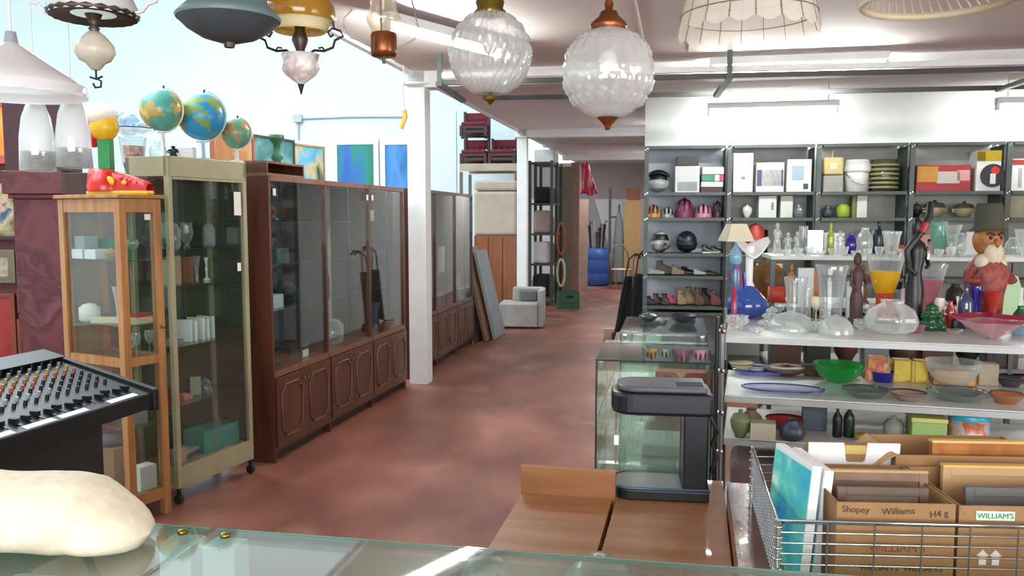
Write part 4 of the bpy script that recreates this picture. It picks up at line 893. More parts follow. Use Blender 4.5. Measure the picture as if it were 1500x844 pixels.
P('price_tag', MB().box(-hx + .004, -hx + .018, -.002, .0, .17, .2), white, aq)
P('power_cord', MB().tube([(hx + .004, .08, .25), (hx + .03, .08, .2), (hx + .015, .09, .16), (hx + .03, .08, .12), (hx + .012, .085, .07)], .006, 6), black, aq)

# ================================================================== GREENISH GLASS CASES IN THE AISLE
def glass_case(px_l, px_r, py_l, z, D, ang, label, shelves, w_):
    x, y = G(px_l, py_l, z); t = T('glass_case', label, 'display case', (x, y, 0), ang)
    P('top_pane', MB().box(0, w_, 0, D, z - .008, z), paneg, t)
    P('pane_edge', MB().box(0, w_, -.003, -.0005, z - .009, z + .0005), mat('dark_glass_edge', '#2d463d', .2), t)
    for nm, b_ in (('side_pane', (.004, .010, .012, D - .012)), ('side_pane', (w_ - .01, w_ - .004, .012, D - .012)), ('front_pane', (.012, w_ - .012, .004, .01)), ('back_pane', (.012, w_ - .012, D - .01, D - .004))):
        P(nm, MB().box(b_[0], b_[1], b_[2], b_[3], .06, z - .01), paneg, t)
    P('vertical_edge', MB().cb((.006, .0, (z + .06) / 2), (.008, .008, z - .08)), mat('dark_glass_edge', '#2d463d', .2), t)
    P('vertical_edge', MB().cb((w_ - .006, .0, (z + .06) / 2), (.008, .008, z - .08)), mat('dark_glass_edge', '#2d463d', .2), t)
    for s_ in shelves: P('shelf', MB().box(.014, w_ - .014, .014, D - .014, s_ - .008, s_), paneg, t)
    P('base', MB().box(.0, w_, 0, D, 0, .058), greyp, t)
    for x_ in (.03, w_ - .03): P('clip', MB().cb((x_, .01, z - .03), (.02, .02, .03)), chrome, t)
    return t
gc1 = glass_case(872, 1050, 526, .9, .66, -R(11), 'waist-high green-tinted glass display case behind the aquarium', (.2, .38, .60), .57)
gc2 = glass_case(908, 1050, 486, .93, .75, -R(11), 'second green-tinted glass case in front of the grey shelving', (.5,), .50)
loc = loc_of(gc1, .42, .30, .60)
t = T('red_tin', 'red box with black and green discs and yellow diamonds inside the glass case', 'box', loc, -R(11))
P('body', MB().box(-.13, .13, -.05, .05, 0, .2), mat('red_orange', '#b83a28', .5), t)
dk = MB().mi_(0).cyl((-.07, -.0525, .155), (-.07, -.0505, .155), .03, n=20).mi_(1).cyl((.055, -.0525, .15), (.055, -.0505, .15), .024, n=16).mi_(2).prism([(-.03, .2), (.03, .2), (0, .165)], -.0525, -.0505, 'y').prism([(-.03, .11), (.03, .11), (0, .145)][::-1], -.0525, -.0505, 'y')
P('printed_pattern', dk, [black, greend, mat('mustard', '#c9a03f', .6)], t)
box_thing('carton', 'white flat carton on the lower shelf of the aisle glass case', 'box', loc_of(gc1, .38, .3, .38), (.3, .3, .06), wbox, -R(11))
lathe_thing('teapot', 'dark round lidded pot standing on the second glass case', 'pot', loc_of(gc2, .15, .5, .93), 'tureen', .06, .06, mat('dark_pot', '#3c4446', .3))
lathe_thing('bowl', 'dark blue-grey bowl on the second glass case beneath the shoes', 'bowl', loc_of(gc2, .37, .5, .93), 'bowl', .09, .05, mat('slate_bowl', '#3d4750', .3))

# ================================================================== WIRE BASKET
bz = .95
q0 = G(1140, 764, bz); q1 = G(1500, 772, bz); q2 = G(1103, 657, bz)
ba = atan2(q1[1] - q0[1], q1[0] - q0[0])
bk = T('wire_basket', 'chrome wire bin basket filled with canvases and cardboard boxes', 'basket', (q0[0], q0[1], 0), ba)
bw = .80; lx = cos(-ba) * (q2[0] - q0[0]) - sin(-ba) * (q2[1] - q0[1]); ly = sin(-ba) * (q2[0] - q0[0]) + cos(-ba) * (q2[1] - q0[1])
bh = .36; sk = lx / ly
def bp(x, y, z): return (x + sk * y, y, z)
P('rim', MB().tube([bp(0, 0, bz), bp(bw, 0, bz), bp(bw, ly, bz), bp(0, ly, bz)], .005, 8, True), chrome, bk)
P('bottom_rim', MB().tube([bp(0, 0, bz - bh), bp(bw, 0, bz - bh), bp(bw, ly, bz - bh), bp(0, ly, bz - bh)], .005, 8, True), chrome, bk)
for i in range(1, 16):
    z = bz - .0235 * i
    if z > bz - bh:
        P('horizontal_wire', MB().cyl(bp(0, 0, z), bp(bw, 0, z), .0023, n=6), chrome, bk); P('horizontal_wire', MB().cyl(bp(0, ly, z), bp(bw, ly, z), .0023, n=6), chrome, bk)
for i in range(0, 9):
    x = i * .0985 + .005
    P('vertical_wire', MB().cyl(bp(x, -.002, bz), bp(x, -.002, bz - bh), .0018, n=6), dkchrome, bk); P('vertical_wire', MB().cyl(bp(x, ly + .002, bz), bp(x, ly + .002, bz - bh), .0018, n=6), dkchrome, bk)
mesh = MB()
for s_ in (0, bw):
    n1 = 26; n2 = 16
    for i in range(-n2, n1):
        for dr in (1, -1):
            ya, yb_ = i * ly / n1, (i + n2) * ly / n1
            za, zb2 = (bz - bh, bz) if dr > 0 else (bz, bz - bh)
            t0 = max(0, -ya / (yb_ - ya)); t1 = min(1, (ly - ya) / (yb_ - ya))
            if t1 > t0: mesh.cyl(bp(s_, ya + (yb_ - ya) * t0, za + (zb2 - za) * t0), bp(s_, ya + (yb_ - ya) * t1, za + (zb2 - za) * t1), .0014, n=4)
P('side_mesh', mesh, chrome, bk, kind='stuff')
for x, y in ((0, 0), (bw, 0), (bw, ly), (0, ly)):
    P('corner_post', MB().cyl(bp(x, y, 0), bp(x, y, bz + .004), .007, n=10), chrome, bk)
    c = MB(); 
    for i in range(15): c.tube([tuple(Vector(bp(x, y, bz - .01 - i * .0235)) + Vector((.009 * cos(a_), .009 * sin(a_), .0))) for a_ in [2 * pi * j / 8 for j in range(8)]], .003, 4, True)
    P('corner_coil', c, chrome, bk)
P('bottom_grid', MB().box(.01, bw - .01, .01, ly - .01, bz - bh, bz - bh + .004), dkchrome, bk)
def inb(x, y, z): return loc_of(bk, x + sk * y, y, z)
zb0 = bz - bh + .005
turq = art('turquoise_abstract', ['#e8f2ee', '#8fdcca', '#5cc8bd', '#39aecb', '#238ab8'], 9, .5)
for i, (y, tl, lab) in enumerate(((.13, -.10, 'white-edged canvas painted turquoise leaning at the left of the wire basket'), (.16, -.06, 'second white-edged canvas leaning behind the turquoise one'))):
    hh = .45 if i == 0 else .43; wd = .195
    t = T('canvas_painting', lab, 'painting', inb(.068 + i * .034, .085 + .035 * i, zb0), R(96 - 4 * i))
    m_ = Matrix.Rotation(R(-8 + 3 * i), 4, 'X')
    mb1 = MB(); mb1.M = Matrix.Rotation(R(5), 4, 'X'); mb1.box(0, wd, 0, .022, .02, hh); P('stretched_canvas', mb1, white, t, bev=.002)
    mb2 = MB(); mb2.M = Matrix.Rotation(R(5), 4, 'X'); mb2.box(.003, wd - .003, .0225, .0235, .023, hh - .012); P('painted_face', mb2, turq if i == 0 else art('blue_sea', ['#dfeef5', '#8fc4dd', '#3f8fc0'], 4), t)

def carton(name, label, x, y, w_, d_, h_, m=cardb, open_=True, rz=0):
    t = T(name, label, 'box', inb(x, y, zb0), ba + rz); th = .004
    P('wall_panel', MB().box(0, w_, 0, th, 0, h_), m, t); P('wall_panel', MB().box(0, w_, d_ - th, d_, 0, h_), m, t)
    P('wall_panel', MB().box(0, th, th, d_ - th, 0, h_), m, t); P('wall_panel', MB().box(w_ - th, w_, th, d_ - th, 0, h_), m, t)
    P('bottom_panel', MB().box(th, w_ - th, th, d_ - th, 0, th), m, t)
    return t
inkr = mat('faded_red_ink', '#8a4a38', .8); inkd = mat('pen_ink', '#4a382c', .8); inkg = mat('green_ink', '#3f8a5f', .7); inkw = mat('white_ink', '#d9d2c2', .8)
hb1 = .390
b1 = carton('cardboard_box', 'left cardboard carton with faint handwriting in the wire basket', .128, .03, .25, .28, hb1)
text('printed_text', 'APRILIA', .016, inkd, b1, (.07, -.0008, hb1 - .02), (pi / 2, 0, 0)) if False else None
text('handwriting', "Shopey", .020, inkd, b1, (.04, -.0008, hb1 - .016), (pi / 2, R(2), 0)); text('handwriting', 'Williams', .020, inkd, b1, (.13, -.0008, hb1 - .018), (pi / 2, R(-3), 0)); text('handwriting', 'H4 g', .02, inkd, b1, (.215, -.0008, hb1 - .022), (pi / 2, R(-8), 0))
text('printed_text', "WILLIAM'S", .026, inkr, b1, (.13, -.0008, hb1 - .10), (pi / 2, 0, 0)); text('printed_text', "WILLIAM'S  WILLIAM'S", .018, inkd, b1, (.14, -.0008, hb1 - .145), (pi / 2, 0, 0))
hb2 = .388
b2 = carton('cardboard_box', "right cardboard carton with a white and green WILLIAM'S sticker in the wire basket", .385, .03, .30, .28, hb2)
P('label_sticker', MB().box(.035, .115, -.0018, -.0004, hb2 - .031, hb2 - .011), mat('label_mint', '#cfe3cf', .6), b2)
text('printed_text', "WILLIAM'S", .0165, inkg, b2, (.075, -.0026, hb2 - .0215), (pi / 2, 0, 0))
P('arrow_mark', MB().prism([(.045, 0), (.06, 0), (.06, .02), (.066, .02), (.0525, .034), (.039, .02), (.045, .02)], -.002, -.0004, 'y').xf((.027, 0, 0)).prism([(.045, 0), (.06, 0), (.06, .02), (.066, .02), (.0525, .034), (.039, .02), (.045, .02)], -.002, -.0004, 'y'), inkw, b2, loc=(0, 0, hb2 - .13))
P('arrow_mark', MB().prism([(.19, 0), (.205, 0), (.205, .02), (.211, .02), (.1975, .034), (.184, .02), (.19, .02)], -.002, -.0004, 'y'), inkd, b2, loc=(0, 0, hb2 - .12))
P('flap', MB().prism([(.0, hb2), (.012, hb2 - .02), (.03, hb2)][::-1], -.001, .002, 'y'), cardb, b2)
b3 = carton('cardboard_box', 'open cardboard carton with folded flap at the back right of the wire basket', .33, .33, .36, .20, .41)
P('flap', MB().add([(0, 0, .41), (.0, .20, .41), (-.07, .17, .37), (-.06, .03, .36)], [(0, 1, 2, 3)]), cardb2, b3, solid=.004)
# white box with thumb notch
wb = T('white_box', 'white cardboard box with a notched opening standing at the back of the wire basket', 'box', inb(.12, .36, zb0), ba)
wz = ZA(637, 2.13) - zb0
P('front_panel', MB().prism([(0, 0), (.225, 0), (.228, wz), (.148, wz), (.142, wz - .045), (.136, wz - .05), (.10, wz - .05), (.094, wz - .045), (.088, wz), (.0, wz)], 0, .006, 'y'), white, wb)
P('body', MB().box(.0, .225, .007, .03, 0, wz - .006), cardb, wb)
P('tape', MB().box(.09, .146, .0062, .0068, wz - .03, wz - .008), mat('tape', '#c9b36a', .3), wb)
# framed pictures standing in the cartons
def slab(name, label, x, y, w_, h_, th_, frm, face_, tilt=0, top=None, bz_=.01):
    t = T(name, label, 'picture frame', inb(x, y, zb0 + bz_), ba)
    mb = MB(); mb.M = Matrix.Rotation(tilt, 4, 'X'); mb.frame(0, w_, 0, h_, .02, 0, th_); P('frame', mb, frm, t, bev=.001)
    mb = MB(); mb.M = Matrix.Rotation(tilt, 4, 'X'); mb.box(.02, w_ - .02, .006, th_ - .003, .02, h_ - .02); P('backing_board', mb, face_, t)
    if top:
        mb = MB(); mb.M = Matrix.Rotation(tilt, 4, 'X'); mb.box(0, w_, -.002, th_ + .004, h_, h_ + .006); P('top_edge', mb, top, t)
    return t
dkw = wood('brown_frame_wood', '#7a5a3f', '#644730', .5)
slab('framed_board', 'brown picture frame seen from behind with a pale wood edge in the left carton', .138, .12, .232, .405, .018, dkw, mat('back_board', '#6b5444', .7), -.14, cardb2)
slab('framed_board', 'smaller dark frame standing before the pale-edged one in the left carton', .15, .06, .20, .392, .014, mat('dull_brown', '#5d4838', .5), mat('grey_brown', '#766658', .7), -.12)
slab('framed_board', 'orange-brown wooden frame with a yellow top edge at the back right of the basket', .43, .34, .26, .425, .02, wood('orange_wood', '#a5682f', '#8f5522'), wood('orange_wood', '#a5682f', '#8f5522'), -.05, mat('yellow_wood_edge', '#d8ae62', .5))
slab('framed_board', 'pale wooden board standing in the right carton', .42, .25, .26, .395, .014, cardb2, cardb2, 0, mat('yellow_wood_edge', '#d8ae62', .5))
slab('framed_board', 'dark slate board lying low in the front of the right carton', .44, .1, .24, .385, .014, mat('slate_board', '#5a5a58', .6), mat('slate_board', '#5a5a58', .6), -.1)

# ================================================================== DISPLAY RACK (glassware)
rang = -R(16)
r0 = G(1062, 492, 1.1); RW = 1.75; RD = .62
rk = T('display_rack', 'chrome-post display rack with pale shelves loaded with glassware', 'rack', (r0[0], r0[1], 0), rang)
shelf_m = mat('pale_shelf', '#cfd2cf', .35, var=.05, coat=.2)
for x in (0, RW):
    for y in (0.0, RD):
        P('post', MB().cyl((x - .012, y, 0), (x - .012, y, 1.13 if y == 0 else 1.15), .014, n=12), dkchrome, rk)
for z in (1.1, .845, .66, .28):
    P('shelf', MB().box(.004, RW, .016, RD - .016, z - .018, z), shelf_m, rk, bev=.003)
    P('edge_rail', MB().box(.004, RW, .0, .012, z - .028, z - .004), mat('grey_edge', '#a9adaa', .4, metal=.3), rk)
    P('side_rail', MB().box(-.02, -.008, .015, RD - .015, z - .03, z - .015), dkchrome, rk)
P('post', MB().cyl((1.27, .006, 0), (1.27, .006, .81), .014, n=12), dkchrome, rk)
br = MB()
for z in (.45, .6, .77, .95, 1.12):
    br.sph((-.012, 0, z), .018, 8, 6); br.cyl((-.012, -.02, z), (-.012, .02, z + .02), .008, n=6)
P('clamp', br, chrome, rk)
P('end_brace', MB().cyl((-.012, 0, .3), (-.012, RD, .9), .006, n=8).cyl((-.03, 0, 1.18), (-.035, .0, 0.35), .01, n=8), black, rk)
lathe_thing('drain_fitting', 'chrome bent pipe fitting lying on the rack at the right', 'pipe', loc_of(rk, 1.52, .12, .66), 'candle', .02, .05, chrome) if False else None
pf = loc_of(rk, 1.28, .10, .661)
S('pipe_fitting', 'chrome bent pipe fitting lying on the shelf behind the cartons', 'pipe', MB().tube([(-.06, 0, .02), (-.03, 0, .045), (.0, 0, .045), (.05, -.01, .02), (.08, -.01, .012)], [.014, .016, .012, .013, .011], 10), chrome, pf)

g_clear = crystal; g_bright = crystalw
cobalt = cg('cobalt_glass', '#6f7de8', '#2d37b8', .55, .3); blueg = cg('sky_blue_glass', '#8fb0f0', '#5a82d8', .5, .3)
pinkg = cg('pink_glass', '#e8bcc4', '#cf8f9a', .45); pinkf = mat('pink_frosted', '#d9b5bb', .45); yellowg = cg('yellow_glass', '#f2c83a', '#f0c020', .85)
orangeg = cg('orange_glass', '#f08a5a', '#e0683a', .85); greeng = cg('green_glass', '#5aa878', '#1f7a48', .65); redg = cg('red_glass', '#e0523c', '#c93a28', .7)
mintp = mat('mint_plastic', '#a9c9a0', .4, var=.05); purpleg = cg('mauve_glass', '#8e8fb8', '#6f7199', .5); aquag = cg('aqua_glass', '#b8e0d2', '#8fc4b0', .35)
darkw = mat('dark_carved_wood', '#2b2220', .5, var=.2); brst = mat('brown_statue', '#4a302b', .55)
def by_px(px, pyb, z): x, y = G(px, pyb, z); return x, y
def rackclamp(x, y, z, t, W_, D_, m=.03):
    rz = t.rotation_euler[2]; dx, dy = x - t.location[0], y - t.location[1]
    lx_ = dx * cos(rz) + dy * sin(rz); ly_ = -dx * sin(rz) + dy * cos(rz)
    lx_ = min(max(lx_, m), W_ - m); ly_ = min(max(ly_, m), D_ - m)
    return loc_of(t, lx_, ly_, z)
def onrack(t, W_, D_, z, items, group=None):
    for it in items:
        px, pyb, wpx, hpx, kind, m, name, cat, label = it[:9]
        x, y = G(px, pyb, z); x2, y2, _ = rackclamp(x, y, z, t, W_, D_, max(.02, wpx * y / F * .35) if kind != 'box' else .03)
        if abs(y2 - y) > 1e-4 or abs(x2 - x) > 1e-4:
            x = XA(px, y2, z); x, y, _ = rackclamp(x, y2, z, t, W_, D_)
        s_ = y / F; r = wpx * s_ / 2; h = hpx * s_; grp = it[9] if len(it) > 9 else group
        zz = z + .0008
        if kind == 'box': box_thing(name, label, cat, (x, y, zz), (wpx * s_, min(wpx * s_ * .8, .12), h), m, t.rotation_euler[2], grp, bev=.002)
        elif kind == 'fig': S(name, label, cat, figure_mb(MB(), h, r * .8), m, (x, y, zz), random.uniform(-.5, .5), grp)
        elif kind == 'square': S(name, label, cat, MB().frame(0, 0, 0, 0, 0, 0, 0).box(-r, r, -r * .8, r * .8, 0, h) if False else MB().box(-r, r, -r * .8, r * .8, 0, .008).box(-r, -r + .004, -r * .8, r * .8, 0, h).box(r - .004, r, -r * .8, r * .8, 0, h).box(-r, r, -r * .8, -r * .8 + .004, 0, h).box(-r, r, r * .8 - .004, r * .8, 0, h), m, (x, y, zz), t.rotation_euler[2], grp)
        else:
            fn = rings(it[10], it[11]) if len(it) > 11 else None
            lathe_thing(name, label, cat, (x, y, zz), kind, r, h, m, grp, fn, 24)
# --- blue decanter with white calla neck
x, y = G(1094, 466, 1.1); s_ = y / F
dc = T('decanter', 'blue glass bulb vase with tall white lily-shaped neck', 'vase', (x, y, 1.101), .0)
P('bulb', MB().lathe([(0, 0), (16 * s_, 0), (27 * s_, 8 * s_), (30 * s_, 18 * s_), (26 * s_, 30 * s_), (14 * s_, 42 * s_), (8 * s_, 48 * s_)], 32), blueg, dc)
P('colour_band', MB().lathe([(14 * s_, .5 * s_), (25 * s_, 8 * s_), (28 * s_, 17 * s_), (25.5 * s_, 26 * s_), (0, 27 * s_)], 32), cobalt, dc)
P('neck', MB().lathe([(8 * s_, 47 * s_), (5 * s_, 54 * s_), (5.5 * s_, 90 * s_), (7 * s_, 104 * s_), (7 * s_, 106 * s_)], 20, c=(2 * s_, 0, 0)), white, dc)
P('lily_lip', MB().grid(lambda u, v: ((-26 + 52 * u) * s_ + 4 * s_, (v - .5) * 34 * s_ * sin(pi * (.1 + .8 * u)), (104 + 12 * abs(2 * u - 1) ** 1.3 + 20 * (v - .5) * sin(pi * (.1 + .8 * u)) - 6 * (1 - abs(2 * u - 1))) * s_), 20, 8), white, dc, solid=.006)
P('stopper', MB().cyl((-6 * s_, -8 * s_, 40 * s_), (-8 * s_, -8 * s_, 68 * s_), 3 * s_, 2 * s_), cobalt, dc)
A_ = lambda *a_: a_
onrack(rk, RW, RD, 1.1, [
 (1066, 474, 12, 12, 'tumbler', redg, 'drinking_glass', 'glass', 'small deep red glass at the left end of the rack'),
 (1080, 482, 30, 20, 'urn', g_bright, 'crystal_ornament', 'ornament', 'spiky bright crystal ornament at the front left corner of the rack', None, 6, .2),
 (1130, 478, 34, 30, 'tree', g_bright, 'crystal_ornament', 'ornament', 'fan-shaped crystal piece just right of the blue lily vase', None, 5, .25),
 (1158, 482, 66, 27, 'dome', g_bright, 'glass_cloche', 'glass dome', 'low wide glass dome lying before the tall crystal vases', None, 20, .02),
 (1190, 486, 34, 18, 'bowl', g_clear, 'glass_bowl', 'bowl', 'small clear bowl between the glass dome and the ribbed dome', None, 12, .05),
 (1224, 488, 50, 27, 'dome', g_bright, 'glass_cloche', 'glass dome', 'ribbed glass dome below the tall white square vase', None, 14, .06),
 (1164, 462, 34, 66, 'taper', g_clear, 'glass_vase', 'vase', 'straight-sided clear crystal vase right of the wooden bowl', None, 10, .04),
 (1182, 468, 14, 50, 'taper', g_clear, 'glass_vase', 'vase', 'narrow clear tube vase between the two big crystal vases'),
 (1195, 458, 22, 38, 'wine', mat('cream_petals', '#d9cfb8', .6), 'flower_cup', 'cup', 'cream flower cup on a stem between the tall crystal vases'),
 (1216, 468, 46, 86, 'taper', g_clear, 'glass_vase', 'vase', 'tallest clear crystal vase with a white price sticker', None, 12, .03),
 (1250, 462, 22, 62, 'box', glass('white_milk_glass', '#ffffff', .8, body=.7, bodycol='#e2e8ea', rough=.15), 'square_vase', 'vase', 'tall slim square milk-white glass vase'),
 (1306, 489, 70, 50, 'round', g_bright, 'glass_bowl', 'bowl', 'large folded crystal bowl in front of the yellow and orange vase', None, 7, .14),
 (1331, 458, 24, 54, 'can', pinkf, 'cylinder_vase', 'vase', 'pale pink frosted cylinder vase'),
 (1375, 462, 14, 42, 'wine', mat('cream_lily', '#e8dfd0', .5), 'lily_vase', 'vase', 'slender cream lily-shaped glass behind the green swan piece'),
 (1364, 483, 42, 42, 'tree', greeng, 'glass_swan', 'ornament', 'deep green glass tree-shaped ornament at the front of the rack', None, 6, .12),
 (1398, 484, 9, 24, 'bottle', black, 'perfume_bottle', 'bottle', 'tiny black bottle at the front of the rack'),
 (1398, 489, 24, 6, 'dish', g_clear, 'glass_saucer', 'saucer', 'small clear saucer in front of the tiny black bottle'),
 (1391, 446, 14, 40, 'round', redg, 'glass_vase', 'vase', 'small orange-red glass vase behind the green ornament'),
 (1413, 458, 21, 66, 'bottle', purpleg, 'glass_decanter', 'decanter', 'smoky blue square decanter with pointed stopper and white label'),
 (1428, 460, 15, 62, 'taper', cobalt, 'glass_vase', 'vase', 'slim cobalt blue vase right of the labelled decanter'),
 (1401, 456, 7, 46, 'candle', offwhite, 'candlestick', 'candlestick', 'thin cream candlestick left of the labelled decanter'),
 (1451, 452, 24, 56, 'flare', redg, 'glass_vase', 'vase', 'red glass vase with clear flared top near the right edge'),
 (1494, 458, 22, 36, 'round', greeng, 'glass_jug', 'jug', 'dark green glass jug at the right picture edge'),
 (1434, 474, 50, 10, 'dish', cg('white_pink', '#f2dfe2', '#d9b8bf', .5), 'glass_dish', 'dish', 'small white and pink dish left of the red-rimmed bowl', None, 6, .1),
 (1108, 488, 22, 10, 'dish', g_bright, 'glass_ashtray', 'ashtray', 'tiny crystal ashtray at the front edge below the blue vase', None, 6, .15),
 (1262, 484, 24, 16, 'urn', g_bright, 'crystal_ornament', 'ornament', 'little crystal cup right of the ribbed glass dome', None, 8, .1),
 (1345, 488, 20, 12, 'bowl', pinkg, 'glass_bowl', 'bowl', 'tiny rose glass bowl at the front edge left of the green ornament'),
 (1208, 476, 20, 24, 'candle', g_bright, 'glass_candlestick', 'candlestick', 'short crystal candlestick before the tallest crystal vase'),
 (1141, 466, 16, 26, 'wine', g_clear, 'wine_glass', 'glass', 'short crystal goblet left of the straight crystal vase'),
 (1268, 470, 16, 30, 'wine', g_clear, 'wine_glass', 'glass', 'crystal goblet right of the milk-white square vase'),
 (1382, 474, 14, 22, 'tumbler', g_clear, 'drinking_glass', 'glass', 'small clear tumbler right of the green ornament'),
 (1422, 484, 22, 12, 'bowl', g_clear, 'glass_bowl', 'bowl', 'small clear bowl at the front edge left of the red-rimmed bowl'),
 (1492, 492, 30, 22, 'bowl', cg('ice_blue', '#d3ecf5', '#a9d0e0', .4), 'glass_bowl', 'bowl', 'ice blue glass bowl at the right picture edge'),
])
# two-tone vases
def tone_vase(px, pyb, z, wpx, hpx, tones, label, w0=.45, name='glass_vase'):
    x, y = G(px, pyb, z); s_ = y / F; r = wpx * s_ / 2; h = hpx * s_; t = T(name, label, 'vase', (x, y, z + .001))
    for (h0, h1, m_, pn) in tones:
        pr = []
        for i in range(9):
            u = h0 + (h1 - h0) * i / 8; rr = r * (w0 + .12 * cos(u * 9) * (1 - u) + (1 - w0) * u ** 2.2); pr.append((rr, u * h))
        if h0 == 0: pr = [(0, 0)] + pr
        P(pn, MB().lathe(pr, 28), m_, t)
    return t
tv = tone_vase(1294, 469, 1.1, 56, 97, [(0, .42, orangeg, 'orange_body'), (.42, .74, yellowg, 'yellow_band'), (.74, 1, g_clear, 'clear_lip')], 'tall flared vase graded from orange through yellow to clear')
tone_vase(1358, 470, 1.1, 52, 84, [(0, .72, pinkg, 'pink_body'), (.72, 1, g_clear, 'clear_lip')], 'flared rose-pink glass vase with clear rim')
# red-rimmed wavy bowl
x, y = G(1452, 497, 1.1); s_ = y / F
rb_ = T('glass_bowl', 'wide wavy glass bowl with crimson rim on a clear foot', 'bowl', (x, y, 1.101))
wv = lambda a_, z_: 1 + .16 * cos(5 * a_)
P('bowl', MB().lathe([(5 * s_, 0), (14 * s_, 6 * s_), (30 * s_, 18 * s_), (42 * s_, 27 * s_)], 60, fn=wv), cg('pale_rose', '#f5dfe3', '#e0b4bd', .35), rb_)
P('crimson_rim', MB().lathe([(42 * s_, 27 * s_), (54 * s_, 33 * s_)], 60, fn=wv), cg('crimson', '#d9466a', '#c02450', .65), rb_)
P('foot', MB().lathe([(0, 0), (14 * s_, 0), (6 * s_, 2 * s_)], 30), g_clear, rb_)
# mint jug
x, y = G(1473, 464, 1.1); s_ = y / F
mj = T('jug', 'matt mint green square jug with cut-out handle near the right edge', 'jug', (x, y, 1.101), -.2)
P('body', MB().prism([(-15 * s_, 0), (14 * s_, 0), (17 * s_, 44 * s_), (12 * s_, 60 * s_), (2 * s_, 62 * s_), (0, 54 * s_), (-6 * s_, 52 * s_), (-9 * s_, 58 * s_), (-14 * s_, 54 * s_)], -.022, .022, 'y'), mintp, mj, bev=.004)
P('handle', MB().tube([(-9 * s_, 0, 57 * s_), (-3 * s_, 0, 63 * s_), (4 * s_, 0, 61 * s_)], .005, 6), mintp, mj)
# second shelf: plates and bowls
def oval(px, pyb, z, wpx, hpx_depth, m, rimm, label, name='plate', hz=.02):
    x, y = G(px, pyb, z); s_ = y / F; r = wpx * s_ / 2; ry = .5
    t = T(name, label, 'plate', (x, y, z + .001), rang)
    sc_ = min(1.0, .16 / r) if r > .16 else 1.0
    mb = MB(); mb.M = Matrix.Diagonal((1, hpx_depth, 1, 1)); mb.lathe([(0, .002), (r * .7, .002), (r * .95, hz * .8)], 40); P('well', mb, m, t)
    mb = MB(); mb.M = Matrix.Diagonal((1, hpx_depth, 1, 1)); mb.lathe([(r * .95, hz * .8), (r, hz), (r * .98, hz * .7)], 40); P('rim', mb, rimm, t)
    return t
bluedish = cg('violet_blue_glass', '#b5b8ea', '#8488c8', .35); bluerim = cg('blue_rim', '#5560d0', '#3540a8', .7)
oval(1114, 549, .845, 84, .62, bluedish, bluerim, 'violet-blue oval glass dish at the back left of the second shelf', hz=.03)
oval(1146, 575, .845, 120, .5, cg('clear_spotted', '#dfe3f2', '#c4c9e0', .3), bluerim, 'long oval clear glass platter with blue rim on the second shelf', hz=.022)
onrack(rk, RW, RD, .845, [
 (1228, 560, 74, 28, 'bowl', cg('emerald_glass', '#5fd07a', '#1fa040', .6), 'glass_bowl', 'bowl', 'bright emerald green glass bowl on the second shelf'),
 (1293, 559, 32, 15, 'tumbler', cobalt, 'glass_bowl', 'bowl', 'small cobalt blue bowl on the second shelf'),
 (1395, 566, 78, 38, 'bowl', g_bright, 'glass_bowl', 'bowl', 'large clear footed glass bowl on the second shelf', None, 18, .03),
 (1268, 581, 66, 12, 'dish', cg('grey_glass', '#9aa8a4', '#7d8b86', .5), 'glass_dish', 'dish', 'grey-green glass dish in the front of the second shelf', None, 8, .06),
 (1330, 586, 52, 12, 'dish', mat('brown_pink', '#9c7f76', .4), 'dish', 'dish', 'pinkish brown dish in the front of the second shelf'),
 (1404, 585, 90, 12, 'dish', cg('clear_grey', '#aebbb6', '#8f9d98', .45), 'glass_plate', 'plate', 'wide grey glass plate in front of the footed bowl'),
 (1474, 590, 50, 14, 'dish', cg('amber_dish', '#e8a87a', '#d98a58', .6), 'glass_dish', 'dish', 'amber-orange glass dish at the right of the second shelf'),
 (1086, 540, 36, 14, 'dish', cream, 'plate', 'plate', 'stack-top cream plate at the back left of the second shelf', None),
 (1108, 532, 30, 10, 'dish', offwhite, 'plate', 'plate', 'off-white shallow plate behind the violet-blue dish'),
 (1150, 540, 60, 16, 'tureen', mat('dark_wine', '#5a3836', .4), 'tureen', 'pot', 'dark wine-red lidded dish at the back of the second shelf'),
 (1190, 540, 40, 12, 'dish', mat('brown_dish', '#6b5347', .5), 'dish', 'dish', 'brown earthenware dish left of the emerald bowl'),
 (1240, 536, 36, 20, 'tureen', pinkp, 'pot', 'pot', 'dull pink lidded pot behind the emerald bowl'),
 (1445, 540, 26, 32, 'box', mat('beige_tin', '#a89a80', .6), 'tin', 'tin', 'beige tin at the back right of the second shelf'),
 (1480, 546, 40, 14, 'dish', mat('dark_violet', '#4a3f48', .5), 'dish', 'dish', 'dark plum dish at the back right of the second shelf'),
])
def painted_box(px, pyb, wpx, hpx, z, cols, trim, label, taper=0):
    x, y = G(px, pyb, z); s_ = y / F; w_ = wpx * s_; h = hpx * s_
    x, y, _ = rackclamp(x, y, z, rk, RW, RD, .06); x = XA(px, y, z); t = T('painted_box', label, 'box', (x, y, z + .001), rang)
    P('body', MB().prism([(-w_ / 2, 0), (w_ / 2, 0), (w_ / 2 - taper, h), (-w_ / 2 + taper, h)], -.04, .04, 'y'), art('pb_' + label[:20], cols, 14, .5, const=False), t)
    P('trim_strip', MB().tube([(-w_ / 2, -.042, 0), (w_ / 2, -.042, 0), (w_ / 2 - taper, -.042, h), (-w_ / 2 + taper, -.042, h)], .004, 5, True), trim, t)
mustard = mat('mustard', '#c9a03f', .6)
painted_box(1284, 540, 34, 32, .845, ['#c9a03f', '#b5432f', '#d8b98a', '#5f6a3a'], mustard, 'small mustard and red painted box with sloping sides', .02)
